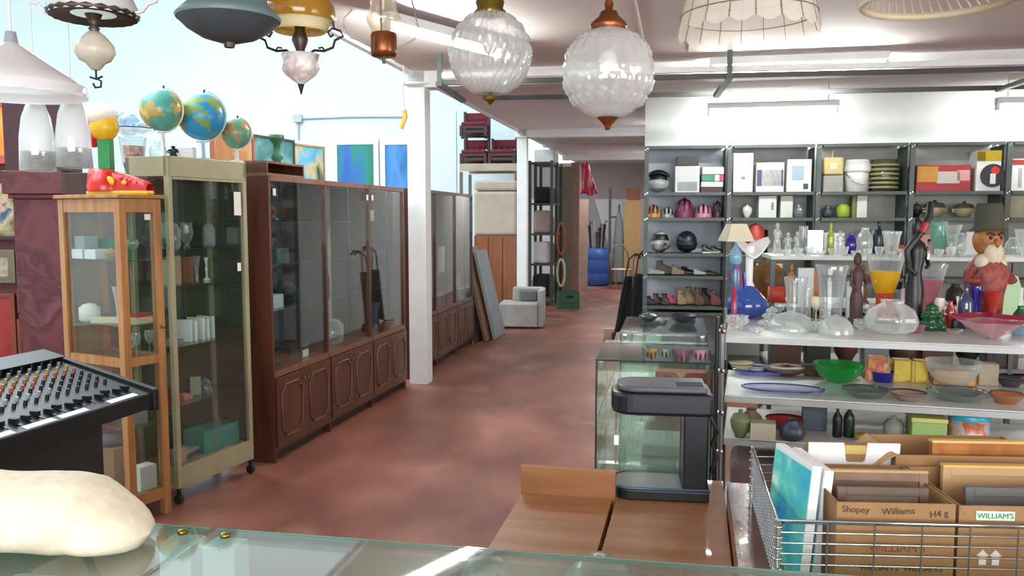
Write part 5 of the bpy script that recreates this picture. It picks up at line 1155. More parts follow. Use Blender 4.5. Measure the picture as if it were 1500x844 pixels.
painted_box(1322, 543, 26, 30, .845, ['#c9a62f', '#d4b83f', '#6a3a22'], mustard, 'yellow tile-patterned box, left of two'); painted_box(1344, 543, 20, 30, .845, ['#c4a02a', '#cdb040', '#3f4a2a'], mustard, 'yellow tile-patterned box, right of two')
painted_box(1395, 533, 50, 20, .845, ['#c98f4a', '#d39a55', '#b87c38'], cardb, 'orange wooden box behind the footed glass bowl')
# third shelf
onrack(rk, RW, RD, .66, [
 (1084, 642, 30, 42, 'tureen', mat('olive_pot', '#6d7a52', .5), 'pot', 'pot', 'olive green lidded pot at the left of the third shelf'),
 (1100, 632, 34, 34, 'round', mat('brown_vase', '#7b5f4a', .5), 'vase', 'vase', 'round brown vase behind the olive pot'),
 (1117, 648, 36, 26, 'box', mat('cream_embossed', '#b7b39c', .6), 'tin', 'tin', 'cream embossed square tin on the third shelf'),
 (1160, 646, 38, 32, 'round', mat('dark_blue_pot', '#3a4050', .4), 'pot', 'pot', 'dark blue-grey round pot on the third shelf'),
 (1150, 628, 58, 16, 'dish', redp, 'bowl', 'bowl', 'red bowl behind the dark blue-grey pot', None),
 (1192, 628, 34, 36, 'box', mat('slate_blue_box', '#5a6672', .6), 'carton', 'box', 'slate blue box behind the pots on the third shelf'),
 (1226, 640, 14, 48, 'bottle', black, 'bottle', 'bottle', 'black bottle, left of two on the third shelf'), (1243, 640, 16, 50, 'bottle', mat('dark_green_bottle', '#22302a', .3), 'bottle', 'bottle', 'dark green bottle, right of two on the third shelf'),
 (1268, 646, 34, 12, 'tureen', mustard, 'bowl', 'bowl', 'mustard flower-shaped bowl behind the white notched box'),
 (1308, 648, 30, 40, 'tureen', mat('grey_canister', '#9a9a92', .5), 'canister', 'canister', 'grey lidded canister left of the green box'),
])
x, y = G(1360, 661, .66); s_ = y / F
t = T('green_box', 'light green box with a yellow lid edge on the third shelf', 'box', (x, y, .661), rang)
P('body', MB().box(-24 * s_, 24 * s_, 0, .14, 0, 42 * s_), mat('light_green', '#8fb56a', .5), t, bev=.004); P('lid', MB().box(-25 * s_, 25 * s_, -.003, .143, 42.2 * s_, 49 * s_), mat('yellow_green', '#c2c46f', .5), t, bev=.003)
x, y = G(1427, 662, .66); s_ = y / F
t = T('biscuit_tin', 'round blue biscuit tin with a floral picture and turquoise lid', 'tin', (x, y + .05, .661), 0)
P('body', MB().lathe(prof('can', 28 * s_, 46 * s_), 32), art('tin_picture', ['#7fa8bd', '#8fb4c4', '#c9a58a', '#b8503a', '#6f9a6a'], 18, .35), t); P('lid', MB().lathe([(29 * s_, 46.2 * s_), (29.5 * s_, 53 * s_), (28 * s_, 55 * s_), (0, 55 * s_)], 32), mat('turquoise_lid', '#2f9fc0', .35), t)
x, y = G(1090, 690, .28)
box_thing('storage_case', 'mauve-brown padded case under the third shelf at the left', 'case', loc_of(rk, .18, .25, .281), (.3, .3, .25), mat('mauve_brown', '#6f5c5c', .8), rang, bev=.03)
box_thing('pale_crate', 'pale blue-grey crate low at the left end of the rack', 'crate', loc_of(rk, .22, .2, 0), (.36, .3, .22), mat('pale_blue_crate', '#b9c4c4', .6), rang, bev=.01)
box_thing('carton', 'dark brown carton low in the middle of the rack', 'box', loc_of(rk, .75, .3, .281), (.5, .3, .28), mat('dark_brown_card', '#5a4034', .8), rang)

# things at the back of the top shelf: lamp, striped glass figure, statues, gnome
def back_thing(px, Y, z): return (XA(px, Y, z), Y, z)
y = 3.86; x = XA(1076, y, 1.2); s_ = y / F
tl = T('table_lamp', 'table lamp with square cream shade and blue glazed top standing behind the blue vase', 'lamp', rackclamp(x, y, 1.101, rk, RW, RD, .02), 0.1)
P('base', MB().lathe([(0, 0), (10 * s_, 0), (8 * s_, 6 * s_), (4 * s_, 12 * s_), (6 * s_, 40 * s_), (10 * s_, 70 * s_), (6 * s_, 86 * s_)], 16), art('striped_glass', ['#7a2a34', '#b8323c', '#3a3f8a', '#2f7f8f', '#5a2f4a'], 14, .2, stretch=(3, 3, .6)), tl)
P('glazed_top', MB().lathe([(6 * s_, 86 * s_), (9 * s_, 90 * s_), (9 * s_, 100 * s_), (4 * s_, 110 * s_), (2 * s_, 118 * s_)], 16), mat('blue_glaze', '#7ba8bd', .2), tl)
P('shade', MB().add([(sx_ * r_ * s_, sy_ * r_ * s_, z_ * s_) for r_, z_ in ((20, 120), (11, 145)) for sx_, sy_ in ((-1, -1), (1, -1), (1, 1), (-1, 1))], [(0, 1, 5, 4), (1, 2, 6, 5), (2, 3, 7, 6), (3, 0, 4, 7)]), mat('cream_linen', '#dcd3b8', .85), tl, solid=.003)
def statue(px, pyb, wpx, hpx, m, label, z=1.1, Y=None):
    if Y is None: x, y = G(px, pyb, z)
    else: y = Y; x = XA(px, Y, z)
    s_ = y / F
    S('statue', label, 'statue', figure_mb(MB(), hpx * s_, wpx * s_ / 2), m, (x, y, z + .001), .3)

# ================================================================== SECOND RACK BEHIND
r2 = (XA(1128, 4.75, 1.1), 4.75); RW2, RD2 = 2.6, .42; ra2 = -R(10)
rk2 = T('back_rack', 'second rack behind with a white upper shelf crowded with clear glass', 'rack', (r2[0], r2[1], 0), ra2)
z2a, z2b = 1.375, 1.10
for x in (0.01, 1.3, RW2 - .01):
    for y in (.01, RD2 - .01): P('post', MB().cb((x, y, z2a / 2 - .014), (.025, .025, z2a - .028)), steel, rk2)
for z in (z2a, z2b, .75, .4): P('shelf', MB().box(0, RW2, 0, RD2, z - .022, z), shelf_m if z > 1 else mat('shaded_grey_shelf', '#75787a', .5), rk2, bev=.002)  # lower shelves coloured darker for the shade between the racks
onrack(rk2, RW2, RD2, z2a, [
 (1138, 371, 17, 44, 'fig', g_bright, 'glass_figurine', 'figurine', 'tall clear glass figurine at the left end of the upper shelf'),
 (1154, 371, 15, 30, 'fig', g_bright, 'glass_figurine', 'figurine', 'kneeling clear glass figurine second from the left end'),
 (1167, 371, 15, 32, 'fig', g_bright, 'glass_figurine', 'figurine', 'clear glass figurine left of the silver frame'),
 (1176, 366, 14, 40, 'urn', g_clear, 'glass_cup', 'glass', 'clear footed cup behind the silver frame'),
 (1192, 371, 22, 34, 'box', silver, 'photo_frame', 'frame', 'larger silver photo frame on the upper shelf'),
 (1213, 371, 15, 30, 'box', mat('pale_silver', '#d3d8dc', .3), 'photo_frame', 'frame', 'smaller pale photo frame beside the silver one'),
 (1216, 362, 10, 44, 'bottle', cg('lime_glass', '#e8f08a', '#c9d24a', .7), 'glass_bottle', 'bottle', 'lime yellow glass bottle with a thin neck'),
 (1230, 371, 16, 34, 'fig', g_clear, 'glass_figurine', 'figurine', 'clear glass figurine right of the pale photo frame'),
 (1246, 366, 16, 30, 'round', cg('violet_glass', '#6a5ad0', '#3f2fa8', .7), 'glass_vase', 'vase', 'small violet-blue round vase on the upper shelf'),
 (1247, 371, 12, 18, 'wine', g_clear, 'wine_glass', 'glass', 'short clear stemmed glass before the violet vase'),
 (1266, 371, 24, 38, 'round', g_bright, 'glass_vase', 'vase', 'round cloudy clear vase left of the navy bottle', None, 8, .06),
 (1286, 368, 16, 48, 'bottle', mat('navy_glass', '#232a3a', .2), 'glass_bottle', 'bottle', 'navy glass bottle on the upper shelf'),
 (1305, 362, 28, 34, 'taper', g_bright, 'glass_vase', 'vase', 'white patterned vase above the terracotta pot', None, 10, .04),
 (1314, 372, 20, 13, 'tumbler', mat('terracotta', '#a8472f', .6), 'flower_pot', 'pot', 'small terracotta pot on the upper shelf'),
 (1374, 370, 24, 48, 'urn', aquag, 'glass_vase', 'vase', 'aqua-tinted glass urn right of the black statue'),
 (1389, 371, 14, 30, 'wine', aquag, 'wine_glass', 'glass', 'aqua stemmed glass beside the aqua urn'),
 (1394, 362, 26, 44, 'flare', g_clear, 'glass_vase', 'vase', 'clear flared vase behind the aqua glass'),
 (1404, 371, 18, 32, 'jar', g_clear, 'glass_jar', 'jar', 'clear lidded jar left of the wooden bearded head'),
 (1482, 371, 20, 26, 'round', g_clear, 'glass_vase', 'vase', 'clear round vase right of the wooden bearded head'),
 (1494, 368, 18, 38, 'flare', g_bright, 'glass_vase', 'vase', 'clear flared vase at the right picture edge'),
])
for i, px in enumerate(range(1140, 1490, 17)):
    if 1320 < px < 1360 or 1410 < px < 1470: continue
    x, y = XA(px, r2[1] + .04, z2a), 0
    lx_ = (px - 1128) / (1490 - 1128) * 1.36 + .05
    lathe_thing('glass_dish', 'low clear glass dish along the front edge of the upper shelf', 'dish', loc_of(rk2, lx_, .07, z2a + .001), 'bowl', .026, .03 + .012 * (i % 3), g_bright, 'low glass dishes along the upper shelf', rings(9, .05), 16)
onrack(rk2, RW2, RD2, z2b, [
 (1137, 445, 26, 24, 'can', mat('red_orange_tin', '#c9432f', .5), 'tin', 'tin', 'red-orange round tin on the lower back shelf beside the blue vase'),
 (1158, 444, 16, 58, 'fig', mat('gingerbread', '#b07a4a', .7), 'wooden_figurine', 'figurine', 'tan wooden figurine with raised arms on the lower back shelf'),
 (1178, 446, 22, 52, 'box', wbox, 'carton', 'box', 'white carton behind the straight crystal vase'),
 (1192, 444, 16, 52, 'round', mat('amber_pottery', '#b8743a', .4), 'vase', 'vase', 'amber pottery vase between the tall crystal vases'),
 (1262, 446, 26, 58, 'fig', mat('gnome_brown', '#7a5a3c', .6), 'gnome', 'figurine', 'brown garden gnome figurine beside the milk-white square vase'),
 (1330, 446, 40, 20, 'box', mat('grey_blue_tin', '#7f8a92', .5), 'tin', 'tin', 'grey-blue tin on the lower back shelf behind the pink vases'),
 (1398, 446, 26, 30, 'round', darkw, 'pot', 'pot', 'dark round wooden pot behind the labelled decanter'),
 (1470, 446, 40, 26, 'box', wbox, 'carton', 'box', 'white carton at the right of the lower back shelf'),
])
onrack(rk2, RW2, RD2, .75, [
 (px_, 640, w_, h_, k_, m_, n_, c_, lb_) for px_, w_, h_, k_, m_, n_, c_, lb_ in (
 (1150, 40, 50, 'box', mat('dark_brown_card', '#5a4034', .8), 'carton', 'box', 'dark brown carton on the middle shelf of the back rack, far left'),
 (1196, 34, 64, 'box', mat('charcoal', '#2b292b', .6), 'carton', 'box', 'charcoal carton on the middle shelf of the back rack'),
 (1238, 36, 44, 'tureen', mat('dark_wine', '#5a3836', .4), 'tureen', 'pot', 'wine-coloured pot on the middle shelf of the back rack'),
 (1280, 34, 60, 'box', mat('grey_blue_tin', '#7f8a92', .5), 'tin', 'tin', 'grey-blue tin on the middle shelf of the back rack'),
 (1322, 40, 50, 'round', brst, 'vase', 'vase', 'brown vase on the middle shelf of the back rack'),
 (1368, 42, 64, 'box', mat('dark_brown_card', '#5a4034', .8), 'carton', 'box', 'dark brown carton on the middle shelf of the back rack, towards the right'),
 (1416, 36, 48, 'tureen', iron, 'pot', 'pot', 'iron-grey lidded pot on the middle shelf of the back rack'),
 (1462, 42, 60, 'box', mat('dark_violet', '#4a3f48', .5), 'carton', 'box', 'plum-coloured carton on the middle shelf of the back rack'))])
# wooden bowl leaning, figures
p = (XA(1124, 4.9, 1.2), 4.9, z2b)
S('wooden_bowl', 'large carved brown wooden bowl leaning on its edge behind the blue vase', 'bowl', (lambda mb: (setattr(mb, 'M', Matrix.Translation((0, 0, .115)) @ Matrix.Rotation(R(72), 4, 'X')), mb.lathe([(0, -.05), (.06, -.045), (.1, -.02), (.115, .02), (.105, .02), (.09, -.012), (0, -.035)], 32))[1])(MB()), wood('carved_wood', '#94683a', '#5f3f22', .5, scale=8, stretch=(1, 1, 1)), p)
statue(1253, 458, 26, 106, brst, 'dark brown carved wooden statue left of the yellow vase', 1.1, Y=rackclamp(XA(1253, 3.9, 1.1), 3.9, 1.1, rk, RW, RD, .06)[1])
# black statue
p = (XA(1342, 4.62, 1.1), 4.60)
bs = T('statue', 'tall black carved statue of a standing figure holding a horn with red band', 'statue', loc_of(rk, .86, RD - .1, 1.101), .2)
def statue_big(t, h, r):
    P('body', figure_mb(MB(), h, r), black, t)
bsl = bs.location; sB = bsl[1] / F
dxp = XA(1340, bsl[1], 1.3) - bsl[0]; bs.location = (bsl[0] + dxp, bsl[1], 1.101)
hB = ZA(318, bsl[1]) - 1.10
P('body', figure_mb(MB(), hB, 17 * sB), black, bs)
P('arm', MB().tube([(-12 * sB, -.01, hB * .5), (-20 * sB, -.02, hB * .7), (0, -.02, hB * .85), (14 * sB, -.02, hB * 1.0), (20 * sB, 0, hB * 1.13)], 5 * sB, 8), black, bs)
P('red_band', MB().cyl((2 * sB, -.02, hB * .86), (9 * sB, -.02, hB * .94), 6.2 * sB), mat('crimson_band', '#9c2a3c', .4), bs)
P('silver_ring', MB().tube([(10 * sB, -.03, hB * .7), (13 * sB, -.03, hB * .8), (12 * sB, -.03, hB * .62)], 2.5 * sB, 6), silver, bs)
# bearded figure with tall hat
yb_ = loc_of(rk, 1.2, RD - .08, 0)[1]
yB = 3.74; xB = XA(1444, yB, 1.3); sB = yB / F
wh = T('bearded_figurine', 'carved wooden bearded old man figure with tall dark green hat and red coat', 'figurine', (xB, yB, 1.101), .1)
hz = ZA(402, yB) - 1.101
P('coat', MB().lathe([(0, 0), (22 * sB, 0), (24 * sB, hz * .6), (30 * sB, hz), (26 * sB, hz + 12 * sB), (12 * sB, hz + 30 * sB)], 20), art('red_coat', ['#5a2528', '#7a2f2c', '#9a4a38', '#352224'], 22, .6), wh)
P('head', MB().sph((0, 0, hz + 50 * sB), (21 * sB, 19 * sB, 24 * sB), 20, 14), mat('orange_wood_skin', '#b07640', .5, c2='#8a5428', scale=25), wh)
P('nose', MB().sph((0, -19 * sB, hz + 46 * sB), (4 * sB, 6 * sB, 7 * sB), 10, 8), mat('orange_wood_skin', '#b07640'), wh)
P('eye', MB().sph((-8 * sB, -17 * sB, hz + 54 * sB), 2.6 * sB, 8, 6), black, wh); P('eye', MB().sph((8 * sB, -17 * sB, hz + 54 * sB), 2.6 * sB, 8, 6), black, wh)
P('brow', MB().tube([(-13 * sB, -17 * sB, hz + 59 * sB), (-8 * sB, -19 * sB, hz + 61 * sB), (-3 * sB, -19 * sB, hz + 58 * sB)], 2 * sB, 6).tube([(13 * sB, -17 * sB, hz + 59 * sB), (8 * sB, -19 * sB, hz + 61 * sB), (3 * sB, -19 * sB, hz + 58 * sB)], 2 * sB, 6), brst, wh)
P('beard', MB().sph((0, -14 * sB, hz + 30 * sB), (15 * sB, 9 * sB, 18 * sB), 16, 12, lambda a_, t_: 1 + .1 * sin(9 * a_)).sph((-14 * sB, -10 * sB, hz + 18 * sB), (11 * sB, 9 * sB, 13 * sB), 12, 8).sph((12 * sB, -10 * sB, hz + 16 * sB), (11 * sB, 9 * sB, 12 * sB), 12, 8), mat('cream_beard', '#c9bea5', .7, bump=.4, scale=60), wh)
P('hat', MB().lathe([(26 * sB, hz + 64 * sB), (23 * sB, hz + 66 * sB), (20 * sB, hz + 70 * sB), (18 * sB, hz + 100 * sB), (16 * sB, hz + 104 * sB), (0, hz + 104 * sB)], 24), mat('dark_olive_felt', '#45473a', .85), wh)
P('arm', MB().tube([(-26 * sB, -.01, hz + 6 * sB), (-36 * sB, -.03, hz - 10 * sB), (-22 * sB, -.06, hz - 8 * sB)], 6 * sB, 8), mat('red_sleeve', '#8a3a30', .6), wh)
P('arm', MB().tube([(26 * sB, -.01, hz + 6 * sB), (36 * sB, -.03, hz - 10 * sB), (24 * sB, -.06, hz - 8 * sB)], 6 * sB, 8), mat('red_sleeve', '#a84436', .6), wh)

# ================================================================== GREY STEEL SHELVING
SD = .38
Yl = 8.62
s0 = (XA(946, Yl, 1.5), Yl); SA = A2
shl = T('steel_shelving', 'long run of grey slotted-angle steel shelving along the white wall', 'shelving', (s0[0], s0[1], 0), -SA)
def sx_of(px):  # local x on shelving front line for px
    k = (px - 750) / F
    # point s0 + t*(cos,-sin): x = k'*(y*CP)
    t_ = 0
    for _ in range(8):
        y = s0[1] - t_ * sin(SA); x = XA(px, y, 1.5); t_ = (x - s0[0]) / cos(SA)
    return t_
ups = [0.0] + [sx_of(p_) for p_ in (1067, 1197, 1333, 1474)]; ups.append(ups[-1] + .98)
ztop = ZA(214, Yl); pys = (281, 318, 370, 403, 447)
zs = [ZA(p_ + 1, Yl) for p_ in pys] + [.6, .1]
gback = mat('grey_back_sheet', '#b9bbb6', .6, var=.06); gback2 = mat('blueish_back_sheet', '#b4bcc6', .6, var=.04)
for i, x in enumerate(ups):
    for y in (0, SD): P('upright', MB().box(x - .022, x + .022, y - .003 if y == 0 else y - .002, y + .0 if y == 0 else y + .001, 0, ztop).box(x - .022 if i else x - .022, x - .018, y, y + .035 if y == 0 else y, 0, ztop), steel, shl)
for i in range(5):
    x0, x1 = ups[i] + .02, ups[i + 1] - .02
    if i: x0 += .02
    x1 -= .02
    for z in zs + [ztop]:
        P('shelf', MB().box(x0, x1, 0.002, SD - .004, z - .004, z).box(x0, x1, 0.0, .003, z - .032, z), steel, shl)
    P('back_sheet', MB().box(x0, x1, SD - .003, SD, .1, ztop - .001), gback2 if i == 0 else gback, shl)
    P('side_sheet', MB().box(x1 + .001, x1 + .003, .04, SD - .005, .1, ztop - .03), steel, shl)
bl = MB()
for i, x in enumerate(ups):
    for z in zs[:5] + [ztop - .02]:
        bl.cyl((x - .01, -.007, z - .02), (x - .01, -.003, z - .02), .007, n=6).cyl((x + .01, -.007, z - .008), (x + .01, -.003, z - .008), .007, n=6)
P('bolt', bl, silver, shl, kind='stuff')
def on_sh(px0, px1, tier, y=.14):
    x0, x1 = sx_of(px0), sx_of(px1); return loc_of(shl, (x0 + x1) / 2, y, zs[tier] + .001), (x1 - x0)
SS = Yl / F
def sbox(px0, px1, py0, tier, m, label, d=.2, name='carton', y=.16, dz=0, rz=0, cat='box', parts=None):
    (x, yy, z), w_ = on_sh(px0, px1, tier, y); h = (pys[tier] - py0) * SS - dz
    t = T(name, label, cat, (x, yy, z + dz), -SA + rz)
    P('body', MB().box(-w_ / 2, w_ / 2, -d / 2, d / 2, 0, h), m, t, bev=.003)
    if parts:
        for (pn, u0, u1, v0, v1, pm) in parts: P(pn, MB().box(-w_ / 2 + w_ * u0, -w_ / 2 + w_ * u1, -d / 2 - .002, -d / 2 - .0003, h * v0, h * v1), pm, t)
    return t
def slath(px0, px1, py0, tier, kind, m, label, name, cat, y=.16, fn=None):
    (x, yy, z), w_ = on_sh(px0, px1, tier, y); h = (pys[tier] - py0) * SS
    return lathe_thing(name, label, cat, (x, yy, z), kind, w_ / 2, h, m, None, fn, 24)
def helmet(px0, px1, py0, tier, m, visor, label, vm=black, chin=True, y=.16, open_=False):
    (x, yy, z), w_ = on_sh(px0, px1, tier, y); h = (pys[tier] - py0) * SS; r = w_ / 2
    t = T('helmet', label, 'helmet', (x, yy, z), -SA)
    cz_, rz_ = h * .51, h * .5
    def on(a_, e_, k_): return (r * k_ * sin(a_) * cos(e_), -r * 1.12 * k_ * cos(a_) * cos(e_), cz_ + rz_ * k_ * sin(e_))
    if open_: P('shell', MB().grid(lambda u, v: (r * cos(2 * pi * u) * cos(pi / 2 * v) ** .6, r * 1.15 * sin(2 * pi * u) * cos(pi / 2 * v) ** .6, h * (.02 + .93 * sin(pi / 2 * v))), 24, 9), m, t)
    else: P('shell', MB().sph((0, 0, cz_), (r, r * 1.12, rz_), 24, 16), m, t)
    if visor: P('visor', MB().grid(lambda u, v: on(-1.05 + 2.1 * u, R(2) + R(34) * v + .12 * cos(2.5 * (u - .5)), 1.035), 16, 5), vm, t)
    if chin and not open_: P('chin_guard', MB().grid(lambda u, v: on(-1.2 + 2.4 * u, R(-40) + R(36) * v, 1.07 + .05 * cos(pi * (u - .5))), 16, 5), m, t, solid=.008)
    if open_:
        for q_ in (-.55, 0, .55): P('vent', MB().tube([(r * q_ * cos(a_ * .6), -r * 1.16 * cos(a_) * math.sqrt(1 - q_ * q_), h * (.05 + .93 * sin(a_) ** .8 * math.sqrt(1 - q_ * q_ * .7))) for a_ in [.25 + 1.9 * i / 8 for i in range(9)]], .012, 5), vm, t)
    return t
lgrey = mat('silver_grey_paint', '#b5bcc2', .3); hnavy = mat('navy_paint', '#1d2236', .3)
h1 = helmet(948, 979, 249, 0, lgrey, True, 'silver and black motocross helmet on the top grey shelf')
P('peak', MB().grid(lambda u, v: ((lambda a_: (.118 * sin(a_), -.07 * cos(a_) - .07 * v, .235 - .05 * sin(a_) ** 2 - .035 * v))(-1.25 + 2.5 * u)), 12, 3), black, h1, solid=.01)
sbox(988, 1024, 243, 0, wbox, 'white carton with a grey picture under a black box on the top grey shelf', parts=[('printed_picture', .1, .9, .05, .4, mat('grey_print', '#a9adb2', .7))])
(x, yy, z), w_ = on_sh(990, 1022, 0); box_thing('black_box', 'flat black box lying on a white carton on the top grey shelf', 'box', (x, yy, z + 38.5 * SS), (w_, .18, 13.5 * SS), black, -SA)
for k, (py0, py1, m_, lb) in enumerate(((274, 281, brst, 'brown flat box at the bottom of the pile on the top grey shelf'), (266, 273.5, wbox, 'white flat box second from bottom of the pile on the top grey shelf'), (256, 265.5, mat('flag_green', '#4f9a78', .5), 'green white and red flat box in the pile on the top grey shelf'), (245, 255.5, white, 'white flat box topmost of the pile on the top grey shelf'))):
    (x, yy, z), w_ = on_sh(1026, 1058, 0); zz = zs[0] + .001 + (281 - py1) * SS
    t = T('flat_box', lb, 'box', (x, yy, zz + (.0005 * k)), -SA + .04 * k)
    P('body', MB().box(-w_ / 2, w_ / 2, -.1, .1, 0, (py1 - py0) * SS - .001), m_, t, bev=.002)
    if k == 2: P('white_stripe', MB().box(w_ * .1, w_ * .3, -.102, -.1005, 0.002, (py1 - py0) * SS - .004), white, t); P('red_end', MB().box(w_ * .3, w_ * .5, -.102, -.1005, .002, (py1 - py0) * SS - .004), mat('pink_red', '#c9506a', .5), t)
# tier 2 bay 1
helmet(946, 968, 299, 1, art('flame_helmet', ['#2a1f1f', '#c9632f', '#d9a93f', '#7a2f22'], 14, .3), False, 'orange and black patterned cycle helmet on the second grey shelf', chin=False, open_=True)
helmet(969, 990, 303, 1, mat('black_white_shell', '#d3d6d8', .3, c2='#1d1d20', scale=12), False, 'black and white cycle helmet on the second grey shelf', chin=False, open_=True)
helmet(989, 1017, 289, 1, mat('magenta_shell', '#8a2f5f', .3), False, 'magenta cycle helmet tipped on the second grey shelf', chin=False, open_=True)
helmet(1018, 1044, 299, 1, mat('pink_shell', '#d98aa8', .3), False, 'pale pink cycle helmet on the second grey shelf', chin=False, open_=True)
helmet(1045, 1060, 294, 1, mat('maroon_shell', '#4a1f2a', .35), False, 'dark maroon cycle helmet against the first upright', chin=False, open_=True)
# tier 3
helmet(953, 983, 338, 2, mat('white_black_red', '#d9dcdf', .25, c2='#2f3338', scale=10), True, 'white and black full-face helmet on the third grey shelf')
helmet(992, 1023, 338, 2, hnavy, False, 'dark navy full-face helmet on the third grey shelf', chin=True)
def shoe_(px0, px1, py0, tier, m, label, solem=None, rz=0, y=.1, cat='shoe', grp=None):
    (x, yy, z), w_ = on_sh(px0, px1, tier, y); h = (pys[tier] - py0) * SS
    t = T('shoe', label, cat, (x, yy, z), -SA + rz, grp)
    P('sole', MB().prism([(-w_ / 2, -.035), (w_ * .3, -.04), (w_ / 2, -.02), (w_ / 2, .02), (w_ * .3, .04), (-w_ / 2, .035)], 0, .015), solem or blackm, t, bev=.004)
    P('upper', MB().grid(lambda u, v: ((-.48 + .96 * u) * w_, .036 * cos(pi * v), .015 + (h - .015) * sin(pi * v) * (1 - .6 * u if u > .25 else 1)), 14, 8), m, t)
    P('collar', MB().lathe([(.026, h * .75), (.03, h), (.024, h * .98)], 14, c=(-w_ * .25, 0, 0)), m, t)
    return t
shoe_(1030, 1046, 358, 2, black, 'black skate, left of two on the third grey shelf', white); shoe_(1044, 1060, 360, 2, black, 'black skate, right of two on the third grey shelf', white, y=.2)
for i, (a_, b_, c_, m_, nm) in enumerate(((950, 975, 392, greyp, 'grey'), (962, 988, 382, mat('taupe', '#6f655c', .7), 'taupe'), (985, 1004, 388, mat('tan_leather', '#7d6a58', .6), 'tan leather'), (1000, 1020, 391, black, 'black'), (1018, 1036, 393, mat('silver_cloth', '#9a9c9e', .6), 'silver-grey'), (1036, 1056, 396, mat('dark_brown_l', '#45352e', .6), 'low dark brown'))):
    shoe_(a_, b_, c_, 3, m_, nm + ' roller skate in the row on the fourth grey shelf', y=.1 + .1 * (i % 2), cat='skate')
for i, (a_, b_, c_, m_, nm) in enumerate(((947, 962, 434, mat('darkest_brown', '#2f2322', .6), 'very dark brown'), (958, 975, 431, mat('maroon_leather', '#4a2a28', .5), 'maroon'), (972, 984, 430, black, 'black high-backed'), (981, 996, 433, mat('hot_pink', '#c9406a', .4), 'bright pink'), (995, 1008, 424, mat('khaki', '#8f7c55', .7), 'khaki'), (1008, 1022, 420, mat('olive_tan', '#9a8358', .7), 'olive tan'), (1021, 1034, 420, mat('umber', '#5a3f30', .6), 'umber'), (1032, 1046, 422, mat('charcoal', '#2b292b', .6), 'charcoal'), (1044, 1060, 424, mat('dark_red_brown', '#5f2f2a', .6), 'dark red-brown'))):
    shoe_(a_, b_, c_, 4, m_, nm + ' shoe in the row on the fifth grey shelf', y=.1 + .08 * (i % 2))
# bay 2
sbox(1074, 1103, 225, 0, white, 'tall plain white box with a small diamond mark on the top grey shelf', d=.12, parts=[('diamond_mark', .4, .6, .33, .4, greyp)])
sbox(1107, 1148, 239, 0, mat('white_purple_box', '#e4e6ea', .6), 'white carton showing a white appliance on violet ground', parts=[('violet_panel', .03, .97, .2, .75, mat('violet_print', '#5c567d', .6)), ('appliance_print', .2, .9, .1, .78, white)])
sbox(1152, 1188, 235, 0, wbox, 'white carton with a pale blue appliance picture on the top grey shelf', parts=[('blue_print', .2, .7, .35, .8, mat('blue_print', '#a9bfd0', .6)), ('dark_roundel', .68, .88, .08, .25, mat('dark_roundel', '#4a4f55', .6))])
slath(1089, 1104, 299, 1, 'tureen', white, 'small white round pot behind the cream lampshade', 'pot', 'pot')
sbox(1112, 1138, 287, 1, wbox, 'white carton with rounded grey print on the second grey shelf', parts=[('oval_print', .7, .85, .35, .7, mat('grey_print2', '#8a9096', .6))])
sbox(1145, 1163, 287, 1, mat('cream_white', '#dfe2d8', .6), 'upright cream-white carton on the second grey shelf', d=.12)
slath(1165, 1182, 298, 1, 'round', g_clear, 'crumpled clear plastic bag on the second grey shelf', 'plastic_bag', 'bag', fn=rings(5, .15))
t = slath(1100, 1130, 336, 2, 'can', black, 'black canister vacuum cleaner body behind the glass figurines', 'vacuum_cleaner', 'vacuum', y=.22)
slath(1096, 1122, 326, 2, 'jar', redp, 'red domed appliance beside the white lily vase', 'appliance', 'appliance', y=.09)
# bay 3
sbox(1206, 1235, 258, 0, mat('grey_card', '#a5a5a0', .7), 'low grey carton beneath the cream cube on the top grey shelf')
(x, yy, z), w_ = on_sh(1206, 1235, 0); t = T('cream_cube', 'cream yellow cube with a stalk on a grey carton on the top grey shelf', 'box', (x, yy, z + 23.5 * SS), -SA)
P('body', MB().cb((0, 0, .09), (w_, .18, .175)), mat('cream_yellow', '#d8c48a', .5), t, bev=.02); P('stalk', MB().cyl((0, 0, .178), (.005, 0, .25), .006), cream, t); P('face_mark', MB().cb((0, -.0915, .09), (.07, .002, .06)), mat('pale_mark', '#e6dcb8', .5), t)
t = slath(1241, 1276, 236, 0, 'can', white, 'white lidded bucket with steel trim on the top grey shelf', 'bucket', 'bucket')
P('lid_ring', MB().lathe([(.128, .2), (.135, .21), (.135, .24), (.12, .3), (0, .3)], 24), wbox, t); P('handle', MB().tube([(-.13, 0, .2), (-.09, -.14, .1), (0, -.16, .06), (.09, -.14, .1), (.13, 0, .2)], .005, 5), silver, t)
t = slath(1278, 1317, 236, 0, 'can', glass('olive_clear', '#b9bda0', 1, body=.5, bodycol='#8d9070'), 'bundle of olive and clear wrapped hose on the top grey shelf', 'hose_bundle', 'hose')
hs = MB()
for i in range(6): hs.tube([(.14 * cos(2 * pi * j / 20), .14 * sin(2 * pi * j / 20), .04 + .045 * i) for j in range(20)], .014, 6, True)
P('hose_coil', hs, mat('olive_hose', '#8c8c62', .5), t)
slath(1208, 1227, 301, 1, 'round', mat('dark_bluegrey', '#3f4a52', .4), 'small dark blue-grey pot on the second grey shelf', 'pot', 'pot')
slath(1230, 1250, 298, 1, 'jar', mat('lime_green', '#9ab83f', .4), 'lime green appliance on the second grey shelf', 'appliance', 'appliance')
sbox(1258, 1273, 287, 1, mat('cream_white', '#dfe2d8'), 'narrow cream-white carton right of the lime green appliance', d=.12)
sbox(1251, 1257, 288, 1, mat('olive_print', '#7a7a4a', .6), 'thin olive carton between the lime appliance and a cream one', d=.12)
